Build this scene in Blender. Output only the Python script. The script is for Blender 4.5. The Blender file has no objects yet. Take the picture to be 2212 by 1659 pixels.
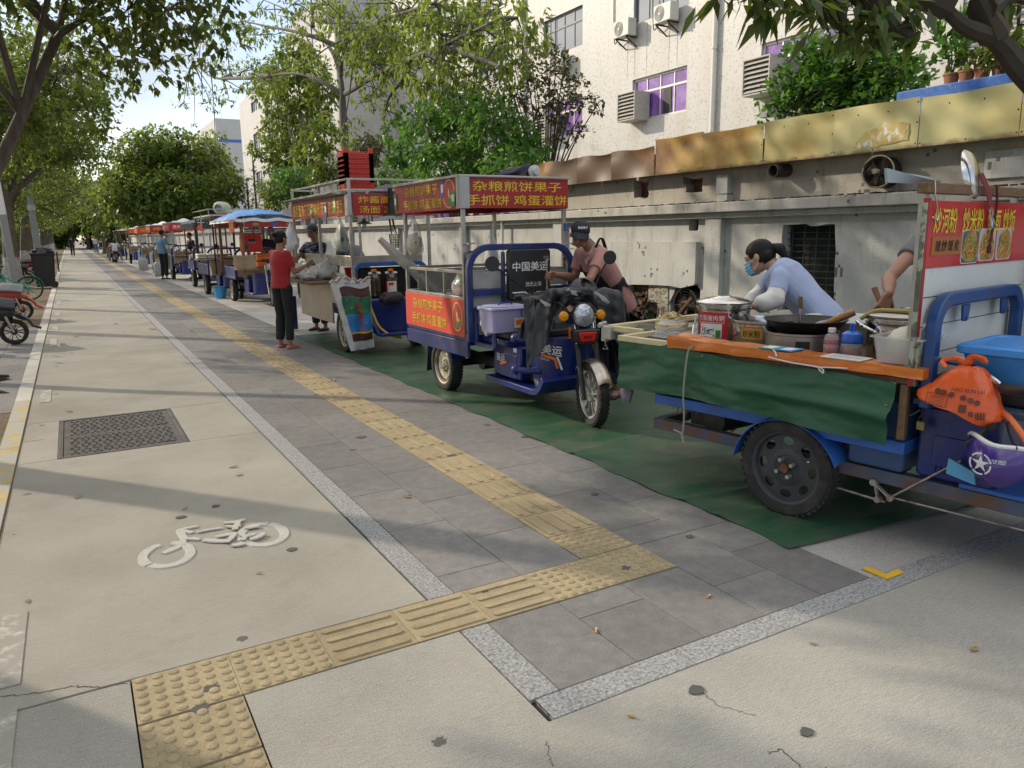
import bpy, bmesh, math, random
import numpy as np
from mathutils import Vector, Matrix, Euler, noise as mnoise
sc = bpy.context.scene
COL = sc.collection
R = math.radians
HC = 1.5
FPX, PCX, PCY = 1643.5, 1106.0, 829.5
_yaw, _pit, _rol = R(29.657), R(11.266), R(-0.811)
_f = Vector((math.sin(_yaw)*math.cos(_pit), math.cos(_yaw)*math.cos(_pit), -math.sin(_pit)))
_r0 = Vector((math.cos(_yaw), -math.sin(_yaw), 0)); _u0 = _r0.cross(_f)
_r = _r0*math.cos(_rol) + _u0*math.sin(_rol); _u = _r.cross(_f)
cam = bpy.data.cameras.new("camera"); cam.lens = FPX/2212*36; cam.sensor_width = 36
cam.clip_start = 0.05; cam.clip_end = 2000
camo = bpy.data.objects.new("camera", cam); COL.objects.link(camo)
camo.matrix_world = Matrix(((_r.x,_u.x,-_f.x,0),(_r.y,_u.y,-_f.y,0),(_r.z,_u.z,-_f.z,HC),(0,0,0,1)))
sc.camera = camo
SUN_EL, SUN_AZ = R(25), R(-36)
w = bpy.data.worlds.new("World"); sc.world = w; w.use_nodes = True
nt = w.node_tree; bg = nt.nodes['Background']
sky = nt.nodes.new('ShaderNodeTexSky'); sky.sky_type = 'NISHITA'; sky.sun_disc = False
sky.sun_elevation = SUN_EL; sky.sun_rotation = SUN_AZ
sky.air_density = 1.0; sky.dust_density = 1.2; sky.ozone_density = 1.5
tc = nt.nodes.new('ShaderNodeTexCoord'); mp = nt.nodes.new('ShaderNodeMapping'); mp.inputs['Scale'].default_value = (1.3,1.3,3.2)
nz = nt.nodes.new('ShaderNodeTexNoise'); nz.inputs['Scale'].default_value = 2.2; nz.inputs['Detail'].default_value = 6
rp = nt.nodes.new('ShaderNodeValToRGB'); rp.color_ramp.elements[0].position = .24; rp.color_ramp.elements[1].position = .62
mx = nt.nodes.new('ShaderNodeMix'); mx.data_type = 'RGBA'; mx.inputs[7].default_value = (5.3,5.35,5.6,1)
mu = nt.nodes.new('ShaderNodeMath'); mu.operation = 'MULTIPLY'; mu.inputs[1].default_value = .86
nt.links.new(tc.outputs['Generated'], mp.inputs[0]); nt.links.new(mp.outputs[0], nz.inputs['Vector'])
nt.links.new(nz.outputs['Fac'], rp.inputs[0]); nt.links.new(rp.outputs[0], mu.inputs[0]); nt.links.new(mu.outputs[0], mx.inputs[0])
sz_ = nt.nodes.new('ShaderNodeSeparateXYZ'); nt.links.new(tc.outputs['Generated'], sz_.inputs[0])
cr = nt.nodes.new('ShaderNodeValToRGB'); cr.color_ramp.elements[0].position = .36; cr.color_ramp.elements[0].color = (.30,.325,.38,1); cr.color_ramp.elements[1].position = .62; cr.color_ramp.elements[1].color = (1,.955,.88,1)  # cloud brightness added overhead, out of view, to lift the shade below
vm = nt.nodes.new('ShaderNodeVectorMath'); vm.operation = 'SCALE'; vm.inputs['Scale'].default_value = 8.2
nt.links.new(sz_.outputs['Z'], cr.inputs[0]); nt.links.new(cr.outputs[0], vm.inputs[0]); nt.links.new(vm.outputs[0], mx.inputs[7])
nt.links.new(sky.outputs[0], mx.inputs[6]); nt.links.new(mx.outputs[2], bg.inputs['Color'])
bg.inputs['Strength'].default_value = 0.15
sun = bpy.data.lights.new("sun", 'SUN'); sun.energy = 2.2; sun.angle = R(0.8); sun.color = (1,.87,.69)
suno = bpy.data.objects.new("sun", sun); COL.objects.link(suno)
_sd = Vector((math.sin(SUN_AZ)*math.cos(SUN_EL), math.cos(SUN_AZ)*math.cos(SUN_EL), math.sin(SUN_EL)))
suno.rotation_euler = (-_sd).to_track_quat('-Z','Y').to_euler()
suno.location = (-8,10,12)
sc.view_settings.view_transform = 'Standard'; sc.view_settings.look = 'None'
sc.view_settings.exposure = 0.74; sc.view_settings.gamma = 1.0
sc.cycles.max_bounces = 6; sc.cycles.transparent_max_bounces = 12; sc.cycles.diffuse_bounces = 3
sc.cycles.glossy_bounces = 3; sc.cycles.transmission_bounces = 4; sc.cycles.use_denoising = True
sc.cycles.caustics_reflective = False; sc.cycles.caustics_refractive = False
def _ray(px, py): return _f + _r*((px-PCX)/FPX) - _u*((py-PCY)/FPX)
def gz(px, py, z=0.0):
 d = _ray(px, py); t = (z-HC)/d.z; return Vector((d.x*t, d.y*t, z))
def gx(px, py, x):
 d = _ray(px, py); t = x/d.x; return Vector((x, d.y*t, HC+d.z*t))
def gy(px, py, y):
 d = _ray(px, py); t = y/d.y; return Vector((d.x*t, y, HC+d.z*t))
def gd(px, py, dep):
 d = _ray(px, py); return Vector((0,0,HC)) + d*dep
_mats = {}
def _n(nt, t, **k):
 n = nt.nodes.new(t)
 for a, b in k.items(): setattr(n, a, b)
 return n
def mat(name, c, rough=.6, metal=0., var=.12, scale=6., bump=0., bscale=60., c2=None, c2t=(.45,.7), c2s=3., spec=.5,
  trans=0., alpha=1., emit=None, isl=0., stretch=(1,1,1), coat=0., sss=0., sheen=0.):
 if name in _mats: return _mats[name]
 m = bpy.data.materials.new(name); m.use_nodes = True; _mats[name] = m
 nt = m.node_tree; b = nt.nodes['Principled BSDF']; L = nt.links.new
 b.inputs['Roughness'].default_value = rough; b.inputs['Metallic'].default_value = metal
 b.inputs['Specular IOR Level'].default_value = spec; b.inputs['Transmission Weight'].default_value = trans
 b.inputs['Alpha'].default_value = alpha; b.inputs['Coat Weight'].default_value = coat
 if sss: b.inputs['Subsurface Weight'].default_value = sss; b.inputs['Subsurface Radius'].default_value = (.012,.005,.003)
 if sheen: b.inputs['Sheen Weight'].default_value = sheen
 tc = _n(nt,'ShaderNodeTexCoord'); mp = _n(nt,'ShaderNodeMapping'); mp.inputs['Scale'].default_value = stretch
 L(tc.outputs['Object'], mp.inputs[0])
 col = None
 if var or c2:
  nz = _n(nt,'ShaderNodeTexNoise'); nz.inputs['Scale'].default_value = scale; nz.inputs['Detail'].default_value = 5
  L(mp.outputs[0], nz.inputs['Vector'])
  hs = _n(nt,'ShaderNodeHueSaturation'); hs.inputs['Color'].default_value = (*c,1)
  mr = _n(nt,'ShaderNodeMapRange'); mr.inputs[1].default_value=.25; mr.inputs[2].default_value=.75
  mr.inputs[3].default_value = 1-var; mr.inputs[4].default_value = 1+var
  L(nz.outputs['Fac'], mr.inputs[0]); L(mr.outputs[0], hs.inputs['Value']); col = hs.outputs[0]
  if isl:
   ge = _n(nt,'ShaderNodeNewGeometry'); m2 = _n(nt,'ShaderNodeMapRange'); m2.inputs[3].default_value=1-isl; m2.inputs[4].default_value=1+isl
   L(ge.outputs['Random Per Island'], m2.inputs[0]); mm = _n(nt,'ShaderNodeMath',operation='MULTIPLY')
   L(mr.outputs[0], mm.inputs[0]); L(m2.outputs[0], mm.inputs[1]); L(mm.outputs[0], hs.inputs['Value'])
  if c2:
   n2 = _n(nt,'ShaderNodeTexNoise'); n2.inputs['Scale'].default_value = c2s; n2.inputs['Detail'].default_value = 8; n2.inputs['Roughness'].default_value=.65
   L(mp.outputs[0], n2.inputs['Vector'])
   r2 = _n(nt,'ShaderNodeMapRange'); r2.inputs[1].default_value=c2t[0]; r2.inputs[2].default_value=c2t[1]
   mx = _n(nt,'ShaderNodeMix',data_type='RGBA'); L(n2.outputs['Fac'], r2.inputs[0]); L(r2.outputs[0], mx.inputs[0])
   L(col, mx.inputs[6]); mx.inputs[7].default_value = (*c2,1); col = mx.outputs[2]
  L(col, b.inputs['Base Color'])
  rr = _n(nt,'ShaderNodeMapRange'); rr.inputs[3].default_value=max(0,rough-.08); rr.inputs[4].default_value=min(1,rough+.1)
  L(nz.outputs['Fac'], rr.inputs[0]); L(rr.outputs[0], b.inputs['Roughness'])
 else: b.inputs['Base Color'].default_value = (*c,1)
 if bump:
  n3 = _n(nt,'ShaderNodeTexNoise'); n3.inputs['Scale'].default_value = bscale; n3.inputs['Detail'].default_value = 4
  L(mp.outputs[0], n3.inputs['Vector'])
  bp = _n(nt,'ShaderNodeBump'); bp.inputs['Strength'].default_value = bump; bp.inputs['Distance'].default_value = .01
  L(n3.outputs['Fac'], bp.inputs['Height']); L(bp.outputs[0], b.inputs['Normal'])
 if emit: b.inputs['Emission Color'].default_value = (*emit,1); b.inputs['Emission Strength'].default_value = 1
 return m
def leafmat(name, c, tr=(.3,.42,.05), trw=.35, var=.35, yellow=.0):
 if name in _mats: return _mats[name]
 m = bpy.data.materials.new(name); m.use_nodes = True; _mats[name] = m
 nt = m.node_tree; L = nt.links.new; b = nt.nodes['Principled BSDF']; out = nt.nodes['Material Output']
 ge = _n(nt,'ShaderNodeNewGeometry')
 cr = _n(nt,'ShaderNodeValToRGB'); e = cr.color_ramp.elements
 e[0].position=0; e[0].color=(c[0]*(1-var),c[1]*(1-var),c[2]*(1-var),1); e[1].position=1; e[1].color=(c[0]*(1+var*1.3),c[1]*(1+var),c[2]*(1+var*.5),1)
 if yellow:
  e[1].position = 1-yellow; k = e.new(1.0); k.color = (.45,.3,.04,1)
 L(ge.outputs['Random Per Island'], cr.inputs[0]); L(cr.outputs[0], b.inputs['Base Color'])
 b.inputs['Roughness'].default_value = .42; b.inputs['Specular IOR Level'].default_value=.35
 t = _n(nt,'ShaderNodeBsdfTranslucent'); mm = _n(nt,'ShaderNodeMix',data_type='RGBA',blend_type='MULTIPLY'); mm.inputs[0].default_value=1
 k = _n(nt,'ShaderNodeMapRange'); k.inputs[3].default_value=.6; k.inputs[4].default_value=1.3
 hv = _n(nt,'ShaderNodeHueSaturation'); hv.inputs['Color'].default_value=(*tr,1); L(ge.outputs['Random Per Island'],k.inputs[0]); L(k.outputs[0],hv.inputs['Value'])
 L(hv.outputs[0], t.inputs['Color'])
 ms = _n(nt,'ShaderNodeMixShader'); ms.inputs[0].default_value = trw
 L(b.outputs[0], ms.inputs[1]); L(t.outputs[0], ms.inputs[2]); L(ms.outputs[0], out.inputs[0])
 return m
def put(o, parent=None):
 COL.objects.link(o)
 if parent is not None: o.parent = parent
 return o
def tag(o, label=None, cat=None, group=None, kind=None):
 if label: o['label'] = label
 if cat: o['category'] = cat
 if group: o['group'] = group
 if kind: o['kind'] = kind
 return o
def thing(name, label, cat, loc=(0,0,0), rz=0., group=None):
 o = bpy.data.objects.new(name, None); o.empty_display_size=.1; o.location = loc; o.rotation_euler = (0,0,rz); put(o)
 return tag(o, label, cat, group)
def wmat(o):
 M = Matrix.LocRotScale(o.location, o.rotation_euler, o.scale)
 return wmat(o.parent) @ M if o.parent else M
def copy_tree(o, parent=None):
 c = o.copy(); COL.objects.link(c); c.parent = parent
 for ch in list(o.children): copy_tree(ch, c)
 return c
def basis(d, up=(0,0,1)):
 z = Vector(d).normalized(); upv = Vector(up)
 if abs(z.dot(upv)) > .98: upv = Vector((0,1,0))
 x = upv.cross(z).normalized(); y = z.cross(x)
 return Matrix((x,y,z)).transposed()
def frame(o, x, y):
 """4x4 whose local x, y run along the given directions from o."""
 x = Vector(x).normalized(); y = Vector(y); z = x.cross(y).normalized(); y = z.cross(x)
 return Matrix(((x.x,y.x,z.x,o[0]),(x.y,y.y,z.y,o[1]),(x.z,y.z,z.z,o[2]),(0,0,0,1)))
class MB:
 def __init__(s): s.v=[]; s.f=[]; s.m=[]
 def add(s, vs, fs, m=0, M=None):
  b=len(s.v)
  s.v += [tuple(M@Vector(v)) for v in vs] if M is not None else [tuple(v) for v in vs]
  s.f += [tuple(i+b for i in f) for f in fs]; s.m += [m]*len(fs); return s
 def box(s, x0,x1,y0,y1,z0,z1, m=0, M=None):
  return s.add([(x0,y0,z0),(x1,y0,z0),(x1,y1,z0),(x0,y1,z0),(x0,y0,z1),(x1,y0,z1),(x1,y1,z1),(x0,y1,z1)],
   [(3,2,1,0),(4,5,6,7),(0,1,5,4),(1,2,6,5),(2,3,7,6),(3,0,4,7)], m, M)
 def cbox(s, c, d, m=0, M=None, rz=0.):
  T = Matrix.Translation(c) @ Matrix.Rotation(rz,4,'Z')
  if M is not None: T = M@T
  return s.box(-d[0]/2,d[0]/2,-d[1]/2,d[1]/2,-d[2]/2,d[2]/2,m,T)
 def beam(s, p0, p1, w, h=None, m=0, up=(0,0,1)):
  p0=Vector(p0); p1=Vector(p1); h=h or w; B=basis(p1-p0,up); L=(p1-p0).length
  T=Matrix.Translation(p0)@B.to_4x4(); return s.box(-w/2,w/2,-h/2,h/2,0,L,m,T)
 def ring(s, pts_list, m=0, closed=False, cap=True):
  n=len(pts_list[0]); k=len(pts_list); vs=[p for r in pts_list for p in r]; fs=[]
  for i in range(k if closed else k-1):
   a=i*n; b=((i+1)%k)*n
   for j in range(n): fs.append((a+j,a+(j+1)%n,b+(j+1)%n,b+j))
  if cap and not closed: fs.append(tuple(range(n-1,-1,-1))); fs.append(tuple((k-1)*n+j for j in range(n)))
  return s.add(vs,fs,m)
 def cyl(s, p0,p1,r0,r1=None,n=14,m=0,cap=True):
  r1=r0 if r1 is None else r1; p0=Vector(p0); p1=Vector(p1); B=basis(p1-p0)
  c=[B@Vector((math.cos(2*math.pi*j/n),math.sin(2*math.pi*j/n),0)) for j in range(n)]
  return s.ring([[p0+q*r0 for q in c],[p1+q*r1 for q in c]],m,cap=cap)
 def tube(s, pts, r, n=8, m=0, closed=False, flat=1.):
  pts=[Vector(p) for p in pts]; k=len(pts); rs=r if isinstance(r,(list,tuple)) else [r]*k
  ref=None; rings=[]
  for i,p in enumerate(pts):
   a=pts[i-1] if (i>0 or closed) else p; b=pts[(i+1)%k] if (i<k-1 or closed) else p
   t=(b-a).normalized() if (b-a).length>1e-9 else Vector((0,0,1))
   if ref is None:
    ref=Vector((0,0,1)) if abs(t.z)<.9 else Vector((0,1,0))
   x=(ref-t*ref.dot(t)); x=x.normalized() if x.length>1e-6 else t.orthogonal().normalized(); ref=x; y=t.cross(x)
   rings.append([p+(x*math.cos(2*math.pi*j/n)+y*math.sin(2*math.pi*j/n)*flat)*rs[i] for j in range(n)])
  return s.ring(rings,m,closed=closed)
 def lathe(s, prof, o=(0,0,0), ax=(0,0,1), n=24, m=0, sx=1., sy=1., cap=False):
  B=basis(ax) if tuple(ax)!=(0,0,1) else Matrix.Identity(3); o=Vector(o)
  rings=[[o+B@Vector((r*sx*math.cos(2*math.pi*j/n),r*sy*math.sin(2*math.pi*j/n),z)) for j in range(n)] for r,z in prof]
  return s.ring(rings,m,closed=(prof[0][0]>1e-6 and prof[-1][0]>1e-6 and not cap),cap=cap)
 def prism(s, poly, h, M=None, m=0, z0=0.):
  n=len(poly); vs=[(x,y,z0) for x,y in poly]+[(x,y,z0+h) for x,y in poly]
  fs=[tuple(range(n-1,-1,-1)),tuple(range(n,2*n))]+[(j,(j+1)%n,n+(j+1)%n,n+j) for j in range(n)]
  return s.add(vs,fs,m,M)
 def ell(s, c, r, n=12, m=0, M=None):
  vs=[];fs=[]; k=n//2
  for i in range(1,k):
   t=math.pi*i/k
   for j in range(n):
    p=2*math.pi*j/n; vs.append((math.sin(t)*math.cos(p)*r[0],math.sin(t)*math.sin(p)*r[1],math.cos(t)*r[2]))
  a=len(vs); vs+= [(0,0,r[2]),(0,0,-r[2])]
  for i in range(k-2):
   for j in range(n): fs.append((i*n+j,(i+1)*n+j,(i+1)*n+(j+1)%n,i*n+(j+1)%n))
  for j in range(n): fs.append((a,j,(j+1)%n)); fs.append((a+1,(k-2)*n+(j+1)%n,(k-2)*n+j))
  T=Matrix.Translation(c); T=T@M.to_4x4() if M is not None else T
  return s.add(vs,fs,m,T)
 def sheet(s, fn, nu, nv, m=0, th=0.):
  """grid surface fn(u,v)->point, u,v in 0..1; th gives it a real thickness."""
  P=[[Vector(fn(i/nu,j/nv)) for j in range(nv+1)] for i in range(nu+1)]
  vs=[p for r in P for p in r]; w_=nv+1
  fs=[(i*w_+j,(i+1)*w_+j,(i+1)*w_+j+1,i*w_+j+1) for i in range(nu) for j in range(nv)]
  if th:
   N=[]
   for i in range(nu+1):
    for j in range(nv+1):
     a=P[min(i+1,nu)][j]-P[max(i-1,0)][j]; b=P[i][min(j+1,nv)]-P[i][max(j-1,0)]
     q=a.cross(b); N.append(q.normalized() if q.length>1e-12 else Vector((0,0,1)))
   o=len(vs); vs=vs+[v-n_*th for v,n_ in zip(vs,N)]
   fs2=[tuple(o+k for k in reversed(f)) for f in fs]; e=[]
   def q(a,b): e.append((b,a,a+o,b+o))
   for i in range(nu): q((i)*w_,(i+1)*w_) if False else e.append((i*w_,i*w_+o,(i+1)*w_+o,(i+1)*w_)); e.append(((i+1)*w_+nv,(i+1)*w_+nv+o,i*w_+nv+o,i*w_+nv))
   for j in range(nv): e.append((j+1,j+1+o,j+o,j)); e.append((nu*w_+j,nu*w_+j+o,nu*w_+j+1+o,nu*w_+j+1))
   fs=fs+fs2+e
  return s.add(vs,fs,m)
 def build(s, name, mats, parent=None, loc=None, bevel=0., seg=2, smooth=38., world=True, fix=True):
  if not isinstance(mats,(list,tuple)): mats=[mats]
  V=np.array(s.v,dtype=float).reshape(-1,3)
  if parent is not None:
   if world:
    Mi=np.array(wmat(parent).inverted()); V=V@Mi[:3,:3].T+Mi[:3,3]
   L=(0,0,0)
  else:
   if loc is None:
    lo=V.min(0); hi=V.max(0); loc=((lo[0]+hi[0])/2,(lo[1]+hi[1])/2,lo[2])
   L=loc; V=V-np.array(L)
  me=bpy.data.meshes.new(name); me.from_pydata(V.tolist(),[],s.f)
  for m_ in mats: me.materials.append(m_)
  if len(mats)>1: me.polygons.foreach_set('material_index',s.m)
  if fix:
   bm=bmesh.new(); bm.from_mesh(me); bmesh.ops.recalc_face_normals(bm,faces=bm.faces); bm.to_mesh(me); bm.free()
  if smooth:
   me.polygons.foreach_set('use_smooth',[True]*len(me.polygons)); me.set_sharp_from_angle(angle=R(smooth))
  me.update()
  o=bpy.data.objects.new(name,me); o.location=L; put(o,parent)
  if bevel:
   bv=o.modifiers.new('bevel','BEVEL'); bv.width=bevel; bv.segments=seg; bv.limit_method='ANGLE'; bv.angle_limit=R(40)
  return o
def shape2d(outer, holes, M, th, mb, m=0):
 """filled outline with holes, extruded by th along M's local z, added to mb."""
 cu=bpy.data.curves.new('tmp','CURVE'); cu.dimensions='2D'; cu.fill_mode='BOTH'; cu.extrude=th/2
 for poly in [outer]+list(holes):
  sp=cu.splines.new('POLY'); sp.points.add(len(poly)-1)
  for p,(x,y) in zip(sp.points,poly): p.co=(x,y,0,1)
  sp.use_cyclic_u=True
 o=bpy.data.objects.new('tmp',cu); COL.objects.link(o)
 dg=bpy.context.evaluated_depsgraph_get(); me=bpy.data.meshes.new_from_object(o.evaluated_get(dg))
 T=M@Matrix.Translation((0,0,th/2))
 mb.add([v.co for v in me.vertices],[tuple(p.vertices) for p in me.polygons],m,T)
 bpy.data.objects.remove(o); bpy.data.curves.remove(cu); bpy.data.meshes.remove(me)
 return mb
def text(mb, s, M, h, w=None, m=0, th=.002, bold=.0, align='CENTER', italic=0., gap=1.):
 """letters of cap height about h, centred on M's origin in its local xy plane, facing +z; w squeezes to a width."""
 cu=bpy.data.curves.new('tmp','FONT'); cu.body=s; cu.size=1; cu.extrude=0; cu.shear=italic; cu.space_character=gap
 cu.resolution_u=2; cu.align_x='LEFT'
 o=bpy.data.objects.new('tmp',cu); COL.objects.link(o)
 dg=bpy.context.evaluated_depsgraph_get(); me=bpy.data.meshes.new_from_object(o.evaluated_get(dg))
 V=[v.co.copy() for v in me.vertices]; F=[tuple(p.vertices) for p in me.polygons]
 bpy.data.objects.remove(o); bpy.data.curves.remove(cu); bpy.data.meshes.remove(me)
 if not V: return mb
 x0=min(v.x for v in V); x1=max(v.x for v in V); y0=min(v.y for v in V); y1=max(v.y for v in V)
 sy=h/(y1-y0); sx=(w/(x1-x0)) if w else sy
 ox={'CENTER':(x0+x1)/2,'LEFT':x0,'RIGHT':x1}[align]; oy=(y0+y1)/2
 sh=[(0,0)] if not bold else [(-bold*.55,0),(bold*.55,0),(0,bold*.35),(0,-bold*.35)]
 for i,(dx,dy) in enumerate(sh):
  mb.add([((v.x-ox)*sx+dx*h,(v.y-oy)*sy+dy*h,th+.00025*i) for v in V],F,m,M)
 return mb
def rrect(w,h,r,n=4,cx=0,cy=0):
 out=[]
 for (sx,sy,a0) in ((1,1,0),(-1,1,90),(-1,-1,180),(1,-1,270)):
  for k in range(n+1):
   a=R(a0+90*k/n); out.append((cx+sx*(w/2-r)+r*math.cos(a),cy+sy*(h/2-r)+r*math.sin(a)))
 return out
def bez(pts, n=8):
 """Catmull-Rom through the points."""
 P=[Vector(p) for p in pts]; P=[P[0]*2-P[1]]+P+[P[-1]*2-P[-2]]; out=[]
 for i in range(1,len(P)-2):
  for k in range(n):
   t=k/n; a,b,c,d=P[i-1],P[i],P[i+1],P[i+2]
   out.append(.5*((2*b)+(c-a)*t+(2*a-5*b+4*c-d)*t*t+(3*b-a-3*c+d)*t**3))
 out.append(P[-2]); return out
def arc_rect(w, h, r, n=6, close=False):
 """inverted U: up, rounded corner, across, rounded corner, down (x across, y up)."""
 pts=[(-w/2,0)]
 for k in range(n+1): a=R(180-90*k/n); pts.append((-w/2+r+r*math.cos(a),h-r+r*math.sin(a)))
 for k in range(n+1): a=R(90-90*k/n); pts.append((w/2-r+r*math.cos(a),h-r+r*math.sin(a)))
 pts.append((w/2,0)); return pts
def fbm(x,y,z=0.,o=4): return mnoise.fractal(Vector((x,y,z)),1.,2.,o)
# ================================================================== GROUND
def groundmat(name, c, dirt=(.2,.18,.15), streak=(1,1,1), grain=.25, dk=.5, spots=True, bumpk=.25, big=.5, sp=(.02,.35)):
 m=bpy.data.materials.new(name); m.use_nodes=True; nt=m.node_tree; L=nt.links.new; b=nt.nodes['Principled BSDF']
 b.inputs['Roughness'].default_value=.88; b.inputs['Specular IOR Level'].default_value=.25
 tc=_n(nt,'ShaderNodeTexCoord'); ge=_n(nt,'ShaderNodeNewGeometry')
 def nz(s,d,st=(1,1,1),ro=.55):
  mp=_n(nt,'ShaderNodeMapping'); mp.inputs['Scale'].default_value=st; L(ge.outputs['Position'],mp.inputs[0])
  n=_n(nt,'ShaderNodeTexNoise'); n.inputs['Scale'].default_value=s; n.inputs['Detail'].default_value=d; n.inputs['Roughness'].default_value=ro
  L(mp.outputs[0],n.inputs['Vector']); return n.outputs['Fac']
 def mr(i,a,b_,c_,d):
  q=_n(nt,'ShaderNodeMapRange'); q.inputs[1].default_value=a;q.inputs[2].default_value=b_;q.inputs[3].default_value=c_;q.inputs[4].default_value=d; L(i,q.inputs[0]); return q.outputs[0]
 def mul(a,b_):
  q=_n(nt,'ShaderNodeMath',operation='MULTIPLY'); L(a,q.inputs[0]); L(b_,q.inputs[1]); return q.outputs[0]
 g=mr(nz(160,3),.3,.7,1-grain,1+grain); st=mr(nz(14,6,streak,.7),.3,.7,1-grain*.9,1+grain*.9); bg=mr(nz(1.1,5),.3,.7,1-big*.35,1+big*.28)
 isl=mr(ge.outputs['Random Per Island'],0,1,.9,1.1)
 v=mul(mul(g,st),mul(bg,isl))
 hs=_n(nt,'ShaderNodeHueSaturation'); hs.inputs['Color'].default_value=(*c,1); L(v,hs.inputs['Value'])
 mx=_n(nt,'ShaderNodeMix',data_type='RGBA'); L(mr(nz(2.7,8,(1,1,1),.7),.55,.78,0,dk),mx.inputs[0]); L(hs.outputs[0],mx.inputs[6]); mx.inputs[7].default_value=(*dirt,1)
 col=mx.outputs[2]
 if spots:
  vo=_n(nt,'ShaderNodeTexVoronoi'); vo.inputs['Scale'].default_value=3.3; vo.inputs['Randomness'].default_value=1
  mp=_n(nt,'ShaderNodeMapping'); L(ge.outputs['Position'],mp.inputs[0]); L(mp.outputs[0],vo.inputs['Vector'])
  wn=_n(nt,'ShaderNodeTexWhiteNoise'); L(vo.outputs['Color'],wn.inputs['Vector'])
  rim=_n(nt,'ShaderNodeMath',operation='ADD'); L(vo.outputs['Distance'],rim.inputs[0]); L(mr(nz(55,3),.3,.7,-.025,.025),rim.inputs[1])
  rad=mr(wn.outputs['Value'],0,1,-.16,.10); lt=_n(nt,'ShaderNodeMath',operation='LESS_THAN'); L(rim.outputs[0],lt.inputs[0]); L(rad,lt.inputs[1])
  f=_n(nt,'ShaderNodeMath',operation='MULTIPLY'); L(lt.outputs[0],f.inputs[0]); f.inputs[1].default_value=.72
  m2=_n(nt,'ShaderNodeMix',data_type='RGBA'); L(f.outputs[0],m2.inputs[0]); L(col,m2.inputs[6]); m2.inputs[7].default_value=(.05,.048,.045,1); col=m2.outputs[2]
 L(col,b.inputs['Base Color'])
 bp=_n(nt,'ShaderNodeBump'); bp.inputs['Strength'].default_value=bumpk; bp.inputs['Distance'].default_value=.004
 ad=_n(nt,'ShaderNodeMath',operation='ADD'); L(nz(220,4),ad.inputs[0]); L(nz(18,6,streak,.75),ad.inputs[1]); L(ad.outputs[0],bp.inputs['Height']); L(bp.outputs[0],b.inputs['Normal'])
 return m
G_conc=groundmat('lane_concrete',(.315,.295,.25),dirt=(.20,.18,.15),streak=(1.2,9,1),grain=.12,big=.5)
G_apron=groundmat('apron_concrete',(.325,.312,.275),dirt=(.30,.285,.25),streak=(1.3,14,1),grain=.2,bumpk=.5,big=.45)
G_paver=groundmat('grey_paver',(.195,.187,.177),dirt=(.15,.14,.13),grain=.2,big=.45,dk=.4)
G_gran=groundmat('granite',(.40,.41,.42),dirt=(.2,.2,.2),grain=.0,spots=False,big=.3)
def _gran(m):
 nt=m.node_tree; L=nt.links.new; b=nt.nodes['Principled BSDF']; ge=_n(nt,'ShaderNodeNewGeometry')
 n=_n(nt,'ShaderNodeTexNoise'); n.inputs['Scale'].default_value=85; n.inputs['Detail'].default_value=3; n.inputs['Roughness'].default_value=.8; L(ge.outputs['Position'],n.inputs['Vector'])
 r=_n(nt,'ShaderNodeValToRGB'); e=r.color_ramp.elements; e[0].position=.33; e[0].color=(.13,.13,.13,1); e[1].position=.66; e[1].color=(.44,.435,.425,1); k=e.new(.5); k.color=(.30,.30,.295,1)
 L(n.outputs['Fac'],r.inputs[0]); L(r.outputs[0],b.inputs['Base Color'])
_gran(G_gran)
G_tact=groundmat('yellow_tactile_paving',(.345,.28,.17),dirt=(.3,.25,.16),grain=.16,big=.4,dk=.5)
G_kerb=groundmat('kerb_stone',(.45,.43,.38),dirt=(.25,.23,.2),grain=.1,spots=False)
G_soil=groundmat('soil',(.16,.115,.07),dirt=(.07,.055,.035),grain=.5,spots=False,bumpk=1.,big=.9)
G_asph=groundmat('asphalt',(.055,.055,.055),dirt=(.04,.04,.04),grain=.2,spots=False)
G_joint=mat('dark_joint',(.05,.045,.04),.95,var=.3,scale=20)
def slab(name,poly,z0,z1,m,label=None):
 o=MB().prism(poly,z1-z0,None,0,z0).build(name,m,smooth=0); return tag(o,kind='structure')
def rect(x0,x1,y0,y1): return [(x0,y0),(x1,y0),(x1,y1),(x0,y1)]
tag(MB().add([(-400,-200,-.06),(400,-200,-.06),(400,900,-.06),(-400,900,-.06)],[(0,1,2,3)]).build('ground',mat('earth',(.2,.18,.15),.95),loc=(0,0,-.06),smooth=0),kind='structure')
tag(MB().add([(-.62,-12,-.012),(9,-12,-.012),(9,140,-.012),(-.62,140,-.012)],[(0,1,2,3)]).build('joint_bed',G_joint,loc=(0,0,-.012),smooth=0),kind='structure')
XK0,XK1=-.60,-.475
XG0,XG1=1.145,1.262
XT0,XT1=1.915,2.232
YT0,YT1=2.44,2.728
YK0,YK1=1.80,1.915
J=.0035
def slabs(name,rects,m,z0=-.04,z1=0.,bevel=.0015,skew=0):
 mb=MB()
 for (a,b,c,d) in rects: mb.box(a,b,c,d,z0,z1)
 return tag(mb.build(name,m,loc=(0,0,0),smooth=0,bevel=bevel,seg=1),kind='structure')
lane=[]
ys=[2.735,5.98,7.29,11.3,15.3,19.4,23.5,27.6,31.7,36,42,50,60,72,86,104,135]
for a,b in zip(ys[:-1],ys[1:]):
 if a==5.98: lane += [(XK1+.004,-.232,a+J,b-J),(.628,XG0-.012,a+J,b-J)]
 else: lane.append((XK1+.004,XG0-.012,a+J,b-J))
slabs('bicycle_lane',lane,G_conc)
mb=MB()
mb.box(XK1+.004,.018,-12,YT1-.004,-.04,0); mb.box(.022,.341,-12,1.822,-.04,0)
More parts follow.
